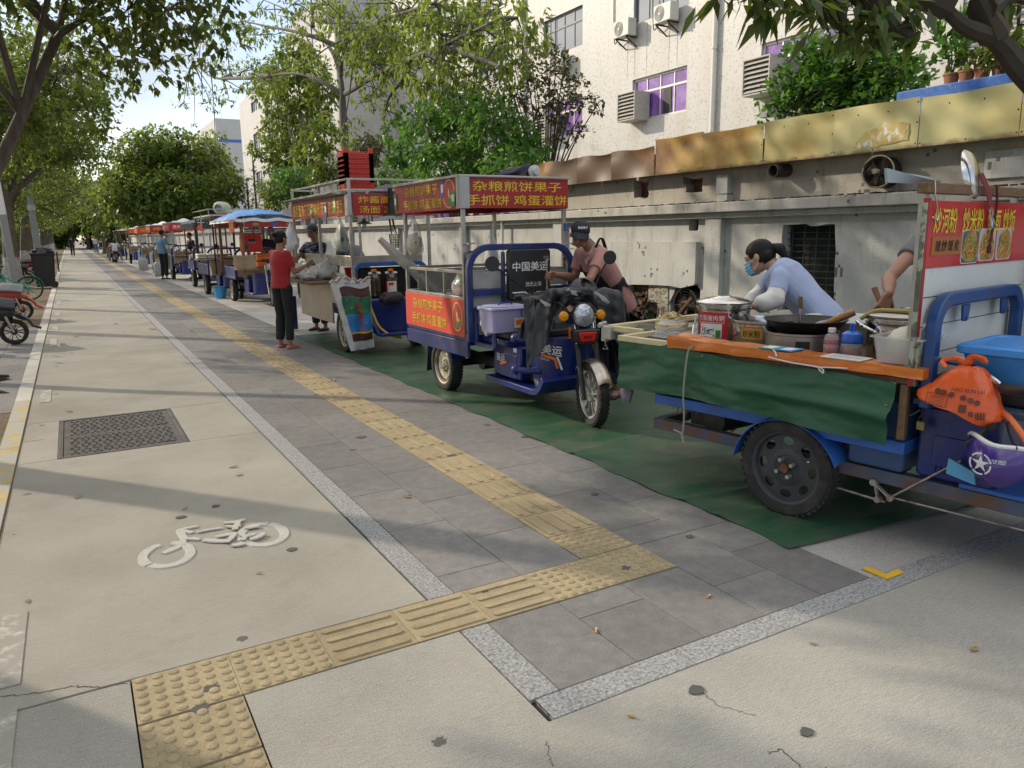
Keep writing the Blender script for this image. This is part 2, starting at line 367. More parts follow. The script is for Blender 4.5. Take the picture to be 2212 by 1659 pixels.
mb.prism([(.345,-12),(14,-12),(14,YK0-.004),(XG0-.008,YK0-.004),(XG0-.008,YT0-.005),(.345,YT0-.005)],.04,None,0,-.04)
tag(mb.build('apron',G_apron,loc=(0,0,0),smooth=0),kind='structure')
def pavers(x0,x1,ya,yb,off,L_=.61):
 out=[]; y=ya-off
 while y<yb:
  a=max(y,ya); b=min(y+L_,yb)
  if b-a>.03: out.append((x0+J/2,x1-J/2,a+J/2,b-J/2))
  y+=L_
 return out
pv=[]
Yf=30.
for i,(x0,x1) in enumerate(((XG1,1.588),(1.588,XT0))): pv+=pavers(x0,x1,YT1+.006,Yf,[.43,.125][i])
for i,(x0,x1) in enumerate(((XT1,2.56),(2.56,2.88))): pv+=pavers(x0,x1,YT1-.002,Yf,[.41,.105][i])
for i,(x0,x1) in enumerate(((XG1,1.59),(1.59,1.915),(1.915,2.24),(2.24,2.565),(2.565,2.88))): pv+=pavers(x0,x1,YK1+.004,YT0-.004 if i<3 else YT1-.004,[0.,.25,.0,0.32,.1][i])
slabs('pavement',pv,G_paver,bevel=.002)
pf=[]
for (x0,x1) in ((XG1,1.588),(1.588,XT0),(XT1,2.56),(2.56,2.88)): pf+=pavers(x0,x1,Yf,130,random.random(),2.44)
slabs('far_pavement',pf,G_paver,bevel=0)
gs=[]
y=YT1+.006;
while y<120: gs.append((XG0,XG1-J,y,y+.99-J)); y+=.99
gs.append((XG0,XG1-J,YK1+.005,YT0-.006))
xx=1.16
for L_ in (.60,.62,.98,.99,.99,.99,.99): gs.append((xx,xx+L_-J,YK0,YK1)); xx+=L_
slabs('granite_kerb_strip',gs,G_gran,z1=.002)
ks=[];ky=[]
y=-4.; k=0
while y<120:
 (ky if (3.6<y<7.6) else ks).append((XK0,XK1,y+J,y+.95-J)); y+=.95; k+=1
slabs('kerb',ks,G_kerb,z1=.012)
pk=mat('worn_yellow_kerb_paint',(.46,.36,.12),.8,var=.15,c2=(.38,.36,.32),c2t=(.40,.52),c2s=7)
slabs('painted_kerb',ky,pk,z1=.012)
def tactile(name,tiles,mats=G_tact):
 mb=MB()
 for (x,y,wx,wy,kind,d) in tiles:
  mb.box(x+J/2,x+wx-J/2,y+J/2,y+wy-J/2,-.04,.003)
  if kind=='dot':
   for i in range(6):
    for j in range(6):
     cx_=x+wx*(i+.5)/6; cy_=y+wy*(j+.5)/6
     mb.lathe([(.0185,.003),(.0165,.0065),(.011,.0085)],(cx_,cy_,0),n=10,cap=True)
  else:
   for i in range(4):
    if d=='y': cx_=x+wx*(i+.5)/4; mb.prism(rrect(.030,wy*.86,.014,3,cx_,y+wy/2),.0055,None,0,.003)
    else: cy_=y+wy*(i+.5)/4; mb.prism(rrect(wx*.86,.028,.013,3,x+wx/2,cy_),.0055,None,0,.003)
 return tag(mb.build(name,mats,loc=(0,0,0),smooth=30),kind='structure')
t=[]
W=.3185; D_=YT1-YT0
x=.022
kinds=['dot','dot','bar','bar','bar','dot','dot']
for k in kinds: t.append((x,YT0,W if k else W,D_,k,'x')); x+=.3165
t.append((.022,YT0-.30,W,.29,'dot','x')); t.append((.022,YT0-.61,W,.30,'dot','x'))
y=YT1+.004; t.append((XT0,y,XT1-XT0,.29,'dot','y')); y+=.293
while y<40: t.append((XT0,y,XT1-XT0,.305,'bar','y')); y+=.308
tactile('tactile_paving',t)
slabs('far_tactile_paving',[(XT0,XT1,40,130)],G_tact,bevel=0)
slabs('cart_bay',[(2.885,6.0,YK1+.004,130)],groundmat('bay_concrete',(.38,.36,.33),dirt=(.2,.19,.17),streak=(2,16,1),grain=.22,bumpk=.5),z1=-.002)
gm=bpy.data.materials.new('green_tarpaulin'); gm.use_nodes=True
def _tarp(m,c,c2,dust,ds=.5):
 nt=m.node_tree; L=nt.links.new; b=nt.nodes['Principled BSDF']; b.inputs['Roughness'].default_value=.5
 tc=_n(nt,'ShaderNodeNewGeometry')
 def nz(s,d,st=(1,1,1)):
  mp=_n(nt,'ShaderNodeMapping'); mp.inputs['Scale'].default_value=st; L(tc.outputs['Position'],mp.inputs[0])
  n=_n(nt,'ShaderNodeTexNoise'); n.inputs['Scale'].default_value=s; n.inputs['Detail'].default_value=d; n.inputs['Roughness'].default_value=.65; L(mp.outputs[0],n.inputs['Vector']); return n.outputs['Fac']
 mx=_n(nt,'ShaderNodeMix',data_type='RGBA'); mx.inputs[6].default_value=(*c,1); mx.inputs[7].default_value=(*c2,1); L(nz(6,5),mx.inputs[0])
 r=_n(nt,'ShaderNodeMapRange'); r.inputs[1].default_value=.44; r.inputs[2].default_value=.66; r.inputs[4].default_value=ds; L(nz(1.9,9,(1,1.7,1)),r.inputs[0])
 m2=_n(nt,'ShaderNodeMix',data_type='RGBA'); L(r.outputs[0],m2.inputs[0]); L(mx.outputs[2],m2.inputs[6]); m2.inputs[7].default_value=(*dust,1)
 L(m2.outputs[2],b.inputs['Base Color'])
 bp=_n(nt,'ShaderNodeBump'); bp.inputs['Strength'].default_value=.35; bp.inputs['Distance'].default_value=.01; L(nz(22,3,(1,2.2,1)),bp.inputs['Height']); L(bp.outputs[0],b.inputs['Normal'])
_tarp(gm,(.018,.075,.036),(.028,.10,.05),(.135,.125,.09),.55)
def matfn(u,v):
 y=2.30-.29*u+v*(0)
 x=2.83+u*2.75
 yy=y+v*(11.6-y)
 xl=2.83+.012*math.sin(yy*5.1)+.01*math.sin(yy*13)
 x=xl+u*2.8
 wr=.007*abs(math.sin(yy*5+x*1.3+2.3*fbm(x*.9,yy*.9)))**14+.006*abs(math.sin(yy*2.1-x*2.9+2*fbm(x*.7,yy*.7,3)))**22+.003*max(0,fbm(x*1.5,yy*2.5))
 wr+= .012*math.exp(-((yy-(4.15+.16*(x-2.8)))/.03)**2)*(1 if x<5 else 0)+.010*math.exp(-((yy-(3.05-.12*(x-3)))/.025)**2)+.009*math.exp(-((yy-(2.75-.2*(x-3)))/.03)**2)
 if v<.012 and u<.6: wr+=.014*math.sin(u*5)
 return (x,yy,.006+wr)
mb=MB().sheet(matfn,60,330,0,.003)
mat_o=mb.build('ground_tarpaulin',gm,loc=(2.83,2.3,0),smooth=60,fix=False)
tag(mat_o,'long green tarpaulin spread on the ground under the food carts','tarpaulin')
ym=mat('yellow_road_paint',(.72,.42,.03),.7,var=.15,c2=(.4,.36,.28),c2t=(.62,.75),c2s=30)
def pixpoly(pts,z): return [tuple(gz(*p,z)[:2]) for p in pts]
mb=MB()
mb.prism(pixpoly([(1862,1226),(1880,1224),(1950,1239),(1918,1252)],.004)[0:0] or pixpoly([(1861,1228),(1876,1225),(1922,1244),(1916,1252)],.004),.004,None,0,.003)
mb.prism(pixpoly([(1916,1252),(1911,1243),(1938,1230),(1952,1238)],.004),.004,None,0,.0045)
tag(mb.build('corner_marking',ym,smooth=0),kind='structure')
wp=mat('white_road_paint',(.47,.455,.40),.8,var=.1,scale=30,bump=.4,bscale=80)
def cp(cx_,cy_): return (cx_/4,829.5+cy_/4)
mb=MB()
def stroke(pts,wd,closed=False):
 P=[gz(*p,.0) for p in pts];
 P=[Vector((p.x,p.y,.002)) for p in P]; mb.tube(P,[wd]*len(P),8,closed=closed,flat=.0)
 return P
def ribbon(pts,wd,closed=False):
 ribbon.i=getattr(ribbon,'i',0)+1; P=[Vector(gz(*p,0.))+Vector((0,0,.0006*ribbon.i)) for p in pts]; k=len(P)
 vs=[];fs=[]
 for i,p in enumerate(P):
  a=P[i-1] if (i>0 or closed) else p; b=P[(i+1)%k] if (i<k-1 or closed) else p
  t=(b-a).normalized(); nrm=Vector((-t.y,t.x,0)); q=wd*(.9+.2*random.random());
  if not closed and i in (0,k-1): q*=.75
  for s_,z in ((-1,0.),(-.85,.006),(.85,.006),(1,0.)): vs.append(p+nrm*s_*q+Vector((0,0,z)))
 for i in range(k if closed else k-1):
  a=i*4;b=((i+1)%k)*4
  for j in range(3): fs.append((a+j,a+j+1,b+j+1,b+j))
 if not closed: fs+= [(0,1,2,3),((k-1)*4+3,(k-1)*4+2,(k-1)*4+1,(k-1)*4)]
 mb.add(vs,fs)
def ring_px(c,rx,ry,a0,a1,rot=0,n=18):
 out=[]
 for k in range(n+1):
  a=R(a0+(a1-a0)*k/n); x=rx*math.cos(a); y=ry*math.sin(a); out.append((c[0]+x*math.cos(rot)-y*math.sin(rot),c[1]+x*math.sin(rot)+y*math.cos(rot)))
 return out
cF=gz(361,1199); cR=gz(568,1155)
def gcirc(c,r,a0,a1,n=20):
 P=[]
 for k in range(n+1):
  a=R(a0+(a1-a0)*k/n); P.append(Vector((c.x+r[0]*math.cos(a),c.y+r[1]*math.sin(a),0)))
 return P
def ribbonw(P,wd):
 global gz
 _g=gz
 k=len(P); vs=[];fs=[]
 for i,p in enumerate(P):
  a=P[max(i-1,0)]; b=P[min(i+1,k-1)]; t=(b-a).normalized(); nrm=Vector((-t.y,t.x,0)); q=wd*(.92+.16*random.random())
  for s_,z in ((-1,0.),(-.85,.006),(.85,.006),(1,0.)): vs.append(p+nrm*s_*q+Vector((0,0,z)))
 for i in range(k-1):
  a=i*4;b=(i+1)*4
  for j in range(3): fs.append((a+j,a+j+1,b+j+1,b+j))
 fs+= [(0,1,2,3),((k-1)*4+3,(k-1)*4+2,(k-1)*4+1,(k-1)*4)]; mb.add(vs,fs)
random.seed(4)
ribbonw(gcirc(cF,(.105,.145),100,215),.024); ribbonw(gcirc(cF,(.105,.145),220,432),.024);
ribbonw(gcirc(cR,(.105,.150),60,190),.024); ribbonw(gcirc(cR,(.105,.150),195,415),.024)
for pts,wd in (([(352,1197),(375,1187),(392,1180)],.016),([(392,1180),(398,1163),(390,1152),(386,1147)],.016),([(388,1146),(400,1149),(416,1153)],.012),
    ([(384,1148),(403,1143),(427,1139)],.012),([(398,1166),(418,1166),(432,1168)],.012),([(426,1152),(450,1147),(478,1143)],.010),
    ([(440,1169),(465,1171),(488,1172)],.018),([(466,1163),(490,1158),(512,1155)],.014),([(500,1181),(515,1180),(528,1177)],.016),
    ([(484,1133),(510,1131),(529,1125)],.012),([(488,1140),(505,1141),(520,1139)],.012),([(507,1148),(511,1138),(516,1130)],.014),
    ([(529,1145),(542,1143),(560,1140)],.014),([(490,1176),(500,1166),(508,1156)],.012),([(520,1160),(535,1163),(552,1158)],.013),([(541,1170),(560,1164),(572,1156)],.014),([(525,1172),(530,1164),(540,1160)],.012)):
 ribbon(pts,wd*1.35)
tag(mb.build('bicycle_marking',wp,smooth=20),kind='structure')
fd=mat('faded_white_paint',(.50,.485,.44),.85,var=.1,c2=(.31,.29,.25),c2t=(.36,.50),c2s=14)
mb=MB()
for (a,b) in ((2.0,2.75),(2.9,3.5),(8.2,8.9),(12.6,13.5),(14.6,15.6),(17.6,18.5),(20.5,22)):
 mb.prism(rect(-.40,-.31,a,b),.003,None,0,.0015)
tag(mb.build('faded_marking',fd,smooth=0),kind='structure')
iron=mat('cast_iron',(.085,.075,.066),.55,metal=.3,var=.3,scale=9,c2=(.16,.13,.10),c2s=14)
mh=thing('manhole_cover','rectangular cast iron double leaf cover set in the bicycle lane','manhole cover',(.2,6.64,0))
fr=MB(); x0,x1,y0,y1=-.228,.622,5.99,7.285
for a in ((x0,x1,y0,y0+.03),(x0,x1,y1-.03,y1),(x0,x0+.03,y0+.033,y1-.033),(x1-.03,x1,y0+.033,y1-.033)): fr.box(*a,-.03,.001)
fr.build('frame',iron,mh,bevel=.002)
for k in range(2):
 a=y0+.036+k*.612; b=a+.606; lf=MB(); lf.box(x0+.034,x1-.034,a,b,-.03,-.003)
 nx,ny=10,6
 for i in range(nx):
  for j in range(ny):
   cx_=x0+.07+(x1-x0-.14)*(i+.5)/nx; cy_=a+.03+(b-a-.06)*(j+.5)/ny
   for q in range(3): lf.prism(rrect(.018,.022,.006,2,cx_+(q-1)*.021,cy_+(.02 if (q+i+j)%2 else -.02)),.006,None,0,-.003)
 lf.prism(rect(.46,.54,a+.06,a+.13),.006,None,0,-.003); lf.build('cover_leaf',iron,mh,smooth=30)
slab('planting_strip',rect(-3.2,XK0-.004,-12,130),-.05,-.004,G_soil)
pl=[]
for i in range(5): pl+=pavers(XK0-.004-.32*(i+1),XK0-.004-.32*i,7.9,15.6,.2*i%.61)
for i in range(5): pl+=pavers(XK0-.004-.32*(i+1),XK0-.004-.32*i,-6,4.6,.2*i%.61)
slabs('side_pavement',pl,G_paver,z0=-.03,z1=.0)
slab('edge_kerb',rect(-3.34,-3.205,-12,130),-.05,.06,G_kerb)
slab('road',rect(-14,-3.345,-12,400),-.05,-.03,G_asph)
slab('far_kerb',rect(-14.15,-14.005,-12,130),-.05,.08,G_kerb)
slab('yard',rect(6.3,60,-12,160),-.05,-.02,groundmat('yard_concrete',(.30,.29,.27),spots=False))
def crack(pts,wd,seed):
 rk=random.Random(seed); P=[]
 for a,b in zip(pts[:-1],pts[1:]):
  A=gz(*a);B=gz(*b)
  for k in range(9): t=k/9; P.append(A.lerp(B,t)+Vector((rk.uniform(-1,1)*.006,rk.uniform(-1,1)*.006,0)))
 vs=[];
 for i,p in enumerate(P):
  d=(P[min(i+1,len(P)-1)]-P[max(i-1,0)]).normalized(); n_=Vector((-d.y,d.x,0)); q=wd*rk.uniform(.4,1.2); vs+=[p+n_*q+Vector((0,0,.0012)),p-n_*q+Vector((0,0,.0012))]
 tag(MB().add(vs,[(2*i,2*i+1,2*i+3,2*i+2) for i in range(len(P)-1)]).build('crack',M_crk,smooth=0),kind='structure')
M_crk=mat('dark_crack',(.05,.047,.042),.95)  # even near-black colour of the thin crack ribbons
crack([(0,1505),(85,1497),(150,1483),(215,1486),(283,1474)],.0022,1)
crack([(1659,1657-30),(1690,1640-20),(1728,1665-10),(1735,1690-10),(1790,1658)],.0018,2)
crack([(1520,1497),(1550,1525),(1590,1535),(1640,1550)],.0012,3); crack([(1180,1600),(1186,1640),(1195,1658)],.0012,4); crack([(50,955),(105,948)],.004,5); crack([(1150,1505),(1195,1554)],.004,6)
M_leafd=mat('dry_leaf',(.26,.17,.06),.8,var=.35,scale=20,isl=.4); rk=random.Random(44)
for i,(a,b,s) in enumerate(((1757,1393,.014),(2105,1405,.026),(1364,1550,.014),(168,1075,.03),(720,822,.05),(166,728,.05),(400,1100,.02),(560,1240,.014),(415,715,.06),(330,712,.06),(505,1010,.03),(250,700,.05),(880,1075,.025),(150,890,.03),(60,1300,.018))):
 c=gz(a,b); r_=rk.uniform(0,6.28); d=Vector((math.cos(r_),math.sin(r_),0)); n_=Vector((-d.y,d.x,0)); m=MB()
 m.sheet(lambda u,v:tuple(c+d*(u-.5)*2*s+n_*(v-.5)*s*.9*math.sin(math.pi*min(.97,max(.03,u)))+Vector((0,0,.004+.35*s*(v-.5)**2+.22*s*u*u))),6,4,0,.0008)
 tag(m.build('fallen_leaf',M_leafd,fix=False),'small dry brown leaf lying flat on the paving','leaf','dry leaves scattered on the paving')
for a,b,r_,l in ((1288,1364,.9,'orange cigarette end lying on the grey pavers nearest the viewer'),(1066,1030,1.8,'orange cigarette end lying at the edge of the yellow tactile strip'),(1530,1290,.4,'flattened cigarette end on the pavers beside the tactile corner')):
 c=gz(a,b); d=Vector((math.cos(r_),math.sin(r_),0)); m=MB(); m.cyl(c-d*.018+Vector((0,0,.004)),c+d*.008+Vector((0,0,.004)),.0038,n=8); m.cyl(c+d*.008+Vector((0,0,.004)),c+d*.018+Vector((0,0,.004)),.0038,n=8,m=1); tag(m.build('cigarette_end',[mat('filter_orange',(.62,.27,.03),.7),mat('cigarette_paper',(.6,.58,.52),.8)]),l,'cigarette end')
M_gum=mat('trodden_gum',(.085,.08,.075),.8,var=.2)
rk=random.Random(9)
for a,b,s in ((1350,1228,.022),(1743,1583,.02),(1505,1492,.024),(1046,1278,.016),(455,1489,.022),(432,1532,.024),(630,1188,.02),(466,1094,.02),(390,1118,.022),(975,985,.03),(1222,947,.02),(780,945,.03),(860,905,.02),(1490,1160,.018),(1285,1068,.02),(990,828,.02),(1133,944,.02)):
 c=gz(a,b); n_=14; P=[(c.x+s*(1+.22*rk.uniform(-1,1))*math.cos(2*math.pi*k/n_)*1.2,c.y+s*(1+.22*rk.uniform(-1,1))*math.sin(2*math.pi*k/n_)) for k in range(n_)]
 tag(MB().prism(P,.0016,None,0,.003).build('gum_spot',M_gum,smooth=0),kind='structure')
# ================================================================== BOUNDARY WALL
XW=6.0
def wallmat(name, base, grime, chip=.5, tile=.028):
 m=bpy.data.materials.new(name); m.use_nodes=True; nt=m.node_tree; L=nt.links.new; b=nt.nodes['Principled BSDF']
 b.inputs['Roughness'].default_value=.6; ge=_n(nt,'ShaderNodeNewGeometry')
 def mp(st):
  q=_n(nt,'ShaderNodeMapping'); q.inputs['Scale'].default_value=st; L(ge.outputs['Position'],q.inputs[0]); return q.outputs[0]
 def nz(s,d,st=(1,1,1),ro=.6):
  n=_n(nt,'ShaderNodeTexNoise'); n.inputs['Scale'].default_value=s; n.inputs['Detail'].default_value=d; n.inputs['Roughness'].default_value=ro; L(mp(st),n.inputs['Vector']); return n.outputs['Fac']
 def mr(i,a,b_,c=0,d=1):
  q=_n(nt,'ShaderNodeMapRange'); q.inputs[1].default_value=a;q.inputs[2].default_value=b_;q.inputs[3].default_value=c;q.inputs[4].default_value=d; L(i,q.inputs[0]); return q.outputs[0]
 def mix(f,a,b_):
  q=_n(nt,'ShaderNodeMix',data_type='RGBA'); L(f,q.inputs[0])
  for k,x in ((6,a),(7,b_)):
   if isinstance(x,tuple): q.inputs[k].default_value=(*x,1)
   else: L(x,q.inputs[k])
  return q.outputs[2]
 def mm(op,a,b_):
  q=_n(nt,'ShaderNodeMath',operation=op)
  for k,x in ((0,a),(1,b_)):
   if isinstance(x,(int,float)): q.inputs[k].default_value=x
   else: L(x,q.inputs[k])
  return q.outputs[0]
 col=mix(mr(nz(2.2,6),.35,.7),base,tuple(c*.82 for c in base))
 col=mix(mr(nz(5,8,(1,1,.16),.7),.52,.74,0,.75),col,grime)
 col=mix(mr(nz(6,8,(1,1,.45),.75),.56,.76,0,.6),col,tuple(c*.35 for c in grime))
 sn=_n(nt,'ShaderNodeVectorMath',operation='SNAP'); sn.inputs[1].default_value=(tile,)*3; L(ge.outputs['Position'],sn.inputs[0])
 wn=_n(nt,'ShaderNodeTexWhiteNoise'); L(sn.outputs[0],wn.inputs['Vector'])
 n3=_n(nt,'ShaderNodeTexNoise'); n3.inputs['Scale'].default_value=4.3; n3.inputs['Detail'].default_value=4; L(sn.outputs[0],n3.inputs['Vector'])
 lost=mm('GREATER_THAN',mm('ADD',wn.outputs['Value'],mr(n3.outputs['Fac'],.45,.75,-.7,.5)),1.04-.10*chip)
 sp=_n(nt,'ShaderNodeSeparateXYZ'); L(ge.outputs['Position'],sp.inputs[0])
 def line(o): return mm('LESS_THAN',mm('FRACT',mm('DIVIDE',o,tile),0),.10)
 grid=mm('MAXIMUM',line(sp.outputs['Y']),line(sp.outputs['Z']))
 col=mix(mm('MULTIPLY',mm('MULTIPLY',grid,mr(nz(3,4),.4,.65)),.5),col,(.25,.25,.23))
 col=mix(mm('MULTIPLY',lost,.85),col,(.07,.065,.055))
 L(col,b.inputs['Base Color'])
 bp=_n(nt,'ShaderNodeBump'); bp.inputs['Strength'].default_value=.5; bp.inputs['Distance'].default_value=.008
 L(mm('SUBTRACT',nz(40,5),mm('MULTIPLY',lost,1.)),bp.inputs['Height']); L(bp.outputs[0],b.inputs['Normal'])
 return m
M_wall=wallmat('painted_mosaic_wall',(.50,.50,.47),(.20,.175,.13))
M_ledge=wallmat('stained_ledge',(.44,.42,.37),(.11,.09,.06),.3)
M_upper=wallmat('old_render',(.42,.39,.32),(.10,.085,.06),.2)
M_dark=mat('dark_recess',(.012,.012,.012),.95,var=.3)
M_brick=mat('broken_brick',(.20,.105,.06),.95,var=.5,scale=14,c2=(.035,.028,.022),c2t=(.42,.6),c2s=9,bump=1.,bscale=25)
def mosaic(name):
 m=bpy.data.materials.new(name); m.use_nodes=True; nt=m.node_tree; L=nt.links.new; b=nt.nodes['Principled BSDF']; ge=_n(nt,'ShaderNodeNewGeometry')
 mp=_n(nt,'ShaderNodeMapping'); mp.inputs['Rotation'].default_value=(0,R(90),R(90)); L(ge.outputs['Position'],mp.inputs[0])
 br=_n(nt,'ShaderNodeTexBrick'); br.offset=.5; br.inputs['Scale'].default_value=1; br.inputs['Brick Width'].default_value=.034; br.inputs['Row Height'].default_value=.016; br.inputs['Mortar Size'].default_value=.0022
 br.inputs['Color1'].default_value=(0,0,0,1); br.inputs['Color2'].default_value=(1,1,1,1); br.inputs['Mortar'].default_value=(.5,.5,.5,1); br.inputs['Bias'].default_value=0
 sx=_n(nt,'ShaderNodeSeparateXYZ'); cb=_n(nt,'ShaderNodeCombineXYZ'); L(ge.outputs['Position'],sx.inputs[0]); L(sx.outputs['Y'],cb.inputs[0]); L(sx.outputs['Z'],cb.inputs[1])
 L(cb.outputs[0],br.inputs['Vector'])
 r=_n(nt,'ShaderNodeValToRGB'); e=r.color_ramp.elements; r.color_ramp.interpolation='CONSTANT'
 e[0].position=0; e[0].color=(.46,.40,.27,1); e[1].position=.8; e[1].color=(.10,.055,.03,1)
 for p,c in ((.3,(.40,.30,.14)),(.45,(.06,.16,.08)),(.55,(.5,.46,.36)),(.68,(.10,.22,.13))): k=e.new(p); k.color=(*c,1)
 L(br.outputs['Color'],r.inputs[0]); mx=_n(nt,'ShaderNodeMix',data_type='RGBA'); L(br.outputs['Fac'],mx.inputs[0]); L(r.outputs[0],mx.inputs[6]); mx.inputs[7].default_value=(.45,.42,.36,1)
 L(mx.outputs[2],b.inputs['Base Color']); b.inputs['Roughness'].default_value=.4; return m
M_mosaic=mosaic('green_and_cream_mosaic')
wall=thing('boundary_wall','old white mosaic boundary wall with pilasters and ledge behind the food carts','wall',(XW,20,0))
def jag(pts,amp=.02,n=5,seed=1):
 rnd=random.Random(seed); out=[]
 for i in range(len(pts)):
  a=Vector(pts[i]).to_2d() if False else pts[i]; b=pts[(i+1)%len(pts)]
  for k in range(n):
   t=k/n; out.append((a[0]+(b[0]-a[0])*t+rnd.uniform(-amp,amp),a[1]+(b[1]-a[1])*t+rnd.uniform(-amp,amp)))
 return out
def yz(x):
 return Matrix(((0,0,1,x),(1,0,0,0),(0,1,0,0),(0,0,0,1)))
grille_hole=jag([(4.56,.72),(5.22,.72),(5.2,1.52),(4.62,1.54)],.018,7,3)
fan_hole=jag([(6.30,.42),(6.78,.42),(6.80,.66),(6.66,.93),(6.44,.97),(6.30,.85)],.018,4,4)
brick_hole=jag([(6.93,.38),(7.55,.38),(7.55,.80),(7.46,1.0),(7.22,.96),(7.16,.70),(6.95,.66)],.018,4,5)
sq_hole=rrect(.15,.13,.02,3,6.44,1.555)
mb=MB()
shape2d([(1.0,-.05),(16,-.05),(16,1.66),(1.0,1.66)],[grille_hole,fan_hole,brick_hole,sq_hole],yz(XW),.12,mb)
mb.box(XW,XW+.2,16.001,95,-.05,1.66)
mb.build('wall_face',M_wall,wall,smooth=0)
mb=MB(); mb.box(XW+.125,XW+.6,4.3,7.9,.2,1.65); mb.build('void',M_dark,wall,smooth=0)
rk=random.Random(8)
mb=MB()
for _ in range(130):
 y=rk.uniform(6.93,7.56); z=rk.uniform(.36,.98) if y>7.2 else rk.uniform(.36,.62)
 s=rk.uniform(.03,.08); mb.cbox((XW+.09+rk.uniform(-.03,.03),y,z),(s,s*1.6,s*.8),0,None,rk.uniform(-.6,.6))
for _ in range(50):
 a=rk.uniform(0,6.28); mb.cbox((XW+.10,6.54+.27*math.cos(a),.68+.27*math.sin(a)),(.05,.05,.05),0,None,a)
mb.build('broken_masonry',M_brick,wall,bevel=.006)
mb=MB(); shape2d([(6.33,.92)]+jag([(6.34,.88),(8.3,.80)],.03,9,6)[:9]+[(8.3,1.37),(6.33,1.37)],[],yz(XW-.06),.06,mb); mb.build('raised_panel',M_wall,wall,smooth=0)
mb=MB(); mb.box(XW-.012,XW-.001,6.82,7.0,.3,.93); mb.box(XW-.0125,XW-.001,7.58,8.6,.3,.9); mb.box(XW-.012,XW-.001,7.001,7.14,.66,.93); mb.build('exposed_mosaic',M_mosaic,wall,smooth=0)
mb=MB()
for y in (3.3,6.0,9.08,12.1,15.2,18.3,21.4,24.5,27.6,30.7,33.8,37,40): mb.box(XW-.07,XW-.001,y-.11 if y!=6.0 else 5.96,y+.11 if y!=6.0 else 6.19,-.05,1.618)
mb.build('pilaster',M_wall,wall,smooth=0,bevel=.006)
mb=MB(); mb.box(XW-.09,XW-.002,1.0,95,1.62,1.672); mb.build('ledge_band',M_wall,wall,smooth=0)
mb=MB(); mb.box(XW-.16,XW+.22,1.0,95,1.675,1.775)
mb.build('ledge',M_ledge,wall,smooth=0,bevel=.008)
mb=MB(); rk=random.Random(5)
for _ in range(900):
 y=rk.uniform(2.5,12); x=XW-.13+rk.random()**2*.2; s=rk.uniform(.006,.022)
 mb.cbox((x,y,1.777+s*.3),(s,s*2,s*.6),0,None,rk.uniform(0,3))
mb.build('litter',mat('leaf_litter',(.06,.045,.025),.95,var=.6,scale=30),wall,smooth=0)
h=[jag([(6.30,1.90),(6.56,1.90),(6.60,2.06),(6.32,2.06)],.02,4,11),jag([(7.2,1.88),(7.45,1.88),(7.5,2.08),(7.2,2.08)],.02,4,12)]
mb=MB(); shape2d([(1.0,1.776),(9.9,1.776),(9.9,2.3),(1.0,2.3)],h,yz(XW-.02),.2,mb); mb.build('upper_wall',M_upper,wall,smooth=0)
mb=MB(); mb.box(XW+.1,XW+.17,6.2,7.6,1.8,2.2); mb.build('void',M_brick,wall,smooth=0)
mb=MB(); mb.box(XW-.05,XW-.021,3.02,3.33,1.84,2.04); mb.box(XW-.10,XW-.021,5.86,6.02,1.86,2.05); mb.box(XW-.12,XW-.021,5.84,5.98,1.78,1.85); mb.box(XW-.12,XW-.021,9.2,9.45,1.80,2.0); mb.build('tiled_pier',M_wall,wall,smooth=0,bevel=.004)
mb=MB(); mb.cyl((XW-.1,10.6,0),(XW-.1,10.6,1.9),.022); mb.build('white_pipe',mat('white_plastic',(.7,.7,.67),.4,var=.05),wall)
mb=MB(); rk=random.Random(3)
for k in range(5):
 pts=[];
 for i in range(60): y=9.2+i*.55; pts.append((XW-.17-.03*rk.random(),y,1.86+.05*math.sin(y*1.7+k)+.03*rk.random()+k*.012))
 mb.tube(bez(pts,3),.006,5)
tag(mb.build('cable_bundle',mat('black_rubber',(.02,.02,.02),.6,var=.2),smooth=60),'tangle of thin dark cables running along the top of the white wall','cable')
mb=MB()
for k in range(5): mb.cyl((XW+.09,4.6+k*.14,.7),(XW+.09,4.6+k*.14,1.55),.006,n=6)
for k in range(14): mb.cyl((XW+.085,4.5,.74+k*.06),(XW+.085,5.28,.74+k*.06),.004,n=6)
gr=mb.build('window_grille',mat('green_rusty_iron',(.03,.06,.045),.6,var=.3,scale=20),smooth=60); tag(gr,'rusty iron grille over the ragged dark opening in the wall','grille')
M_fanr=mat('rusty_cream_paint',(.34,.29,.20),.7,var=.25,scale=9,c2=(.14,.07,.035),c2t=(.5,.62),c2s=12)
M_fand=mat('greasy_dark_metal',(.045,.038,.03),.5,var=.4,scale=12,metal=.2)
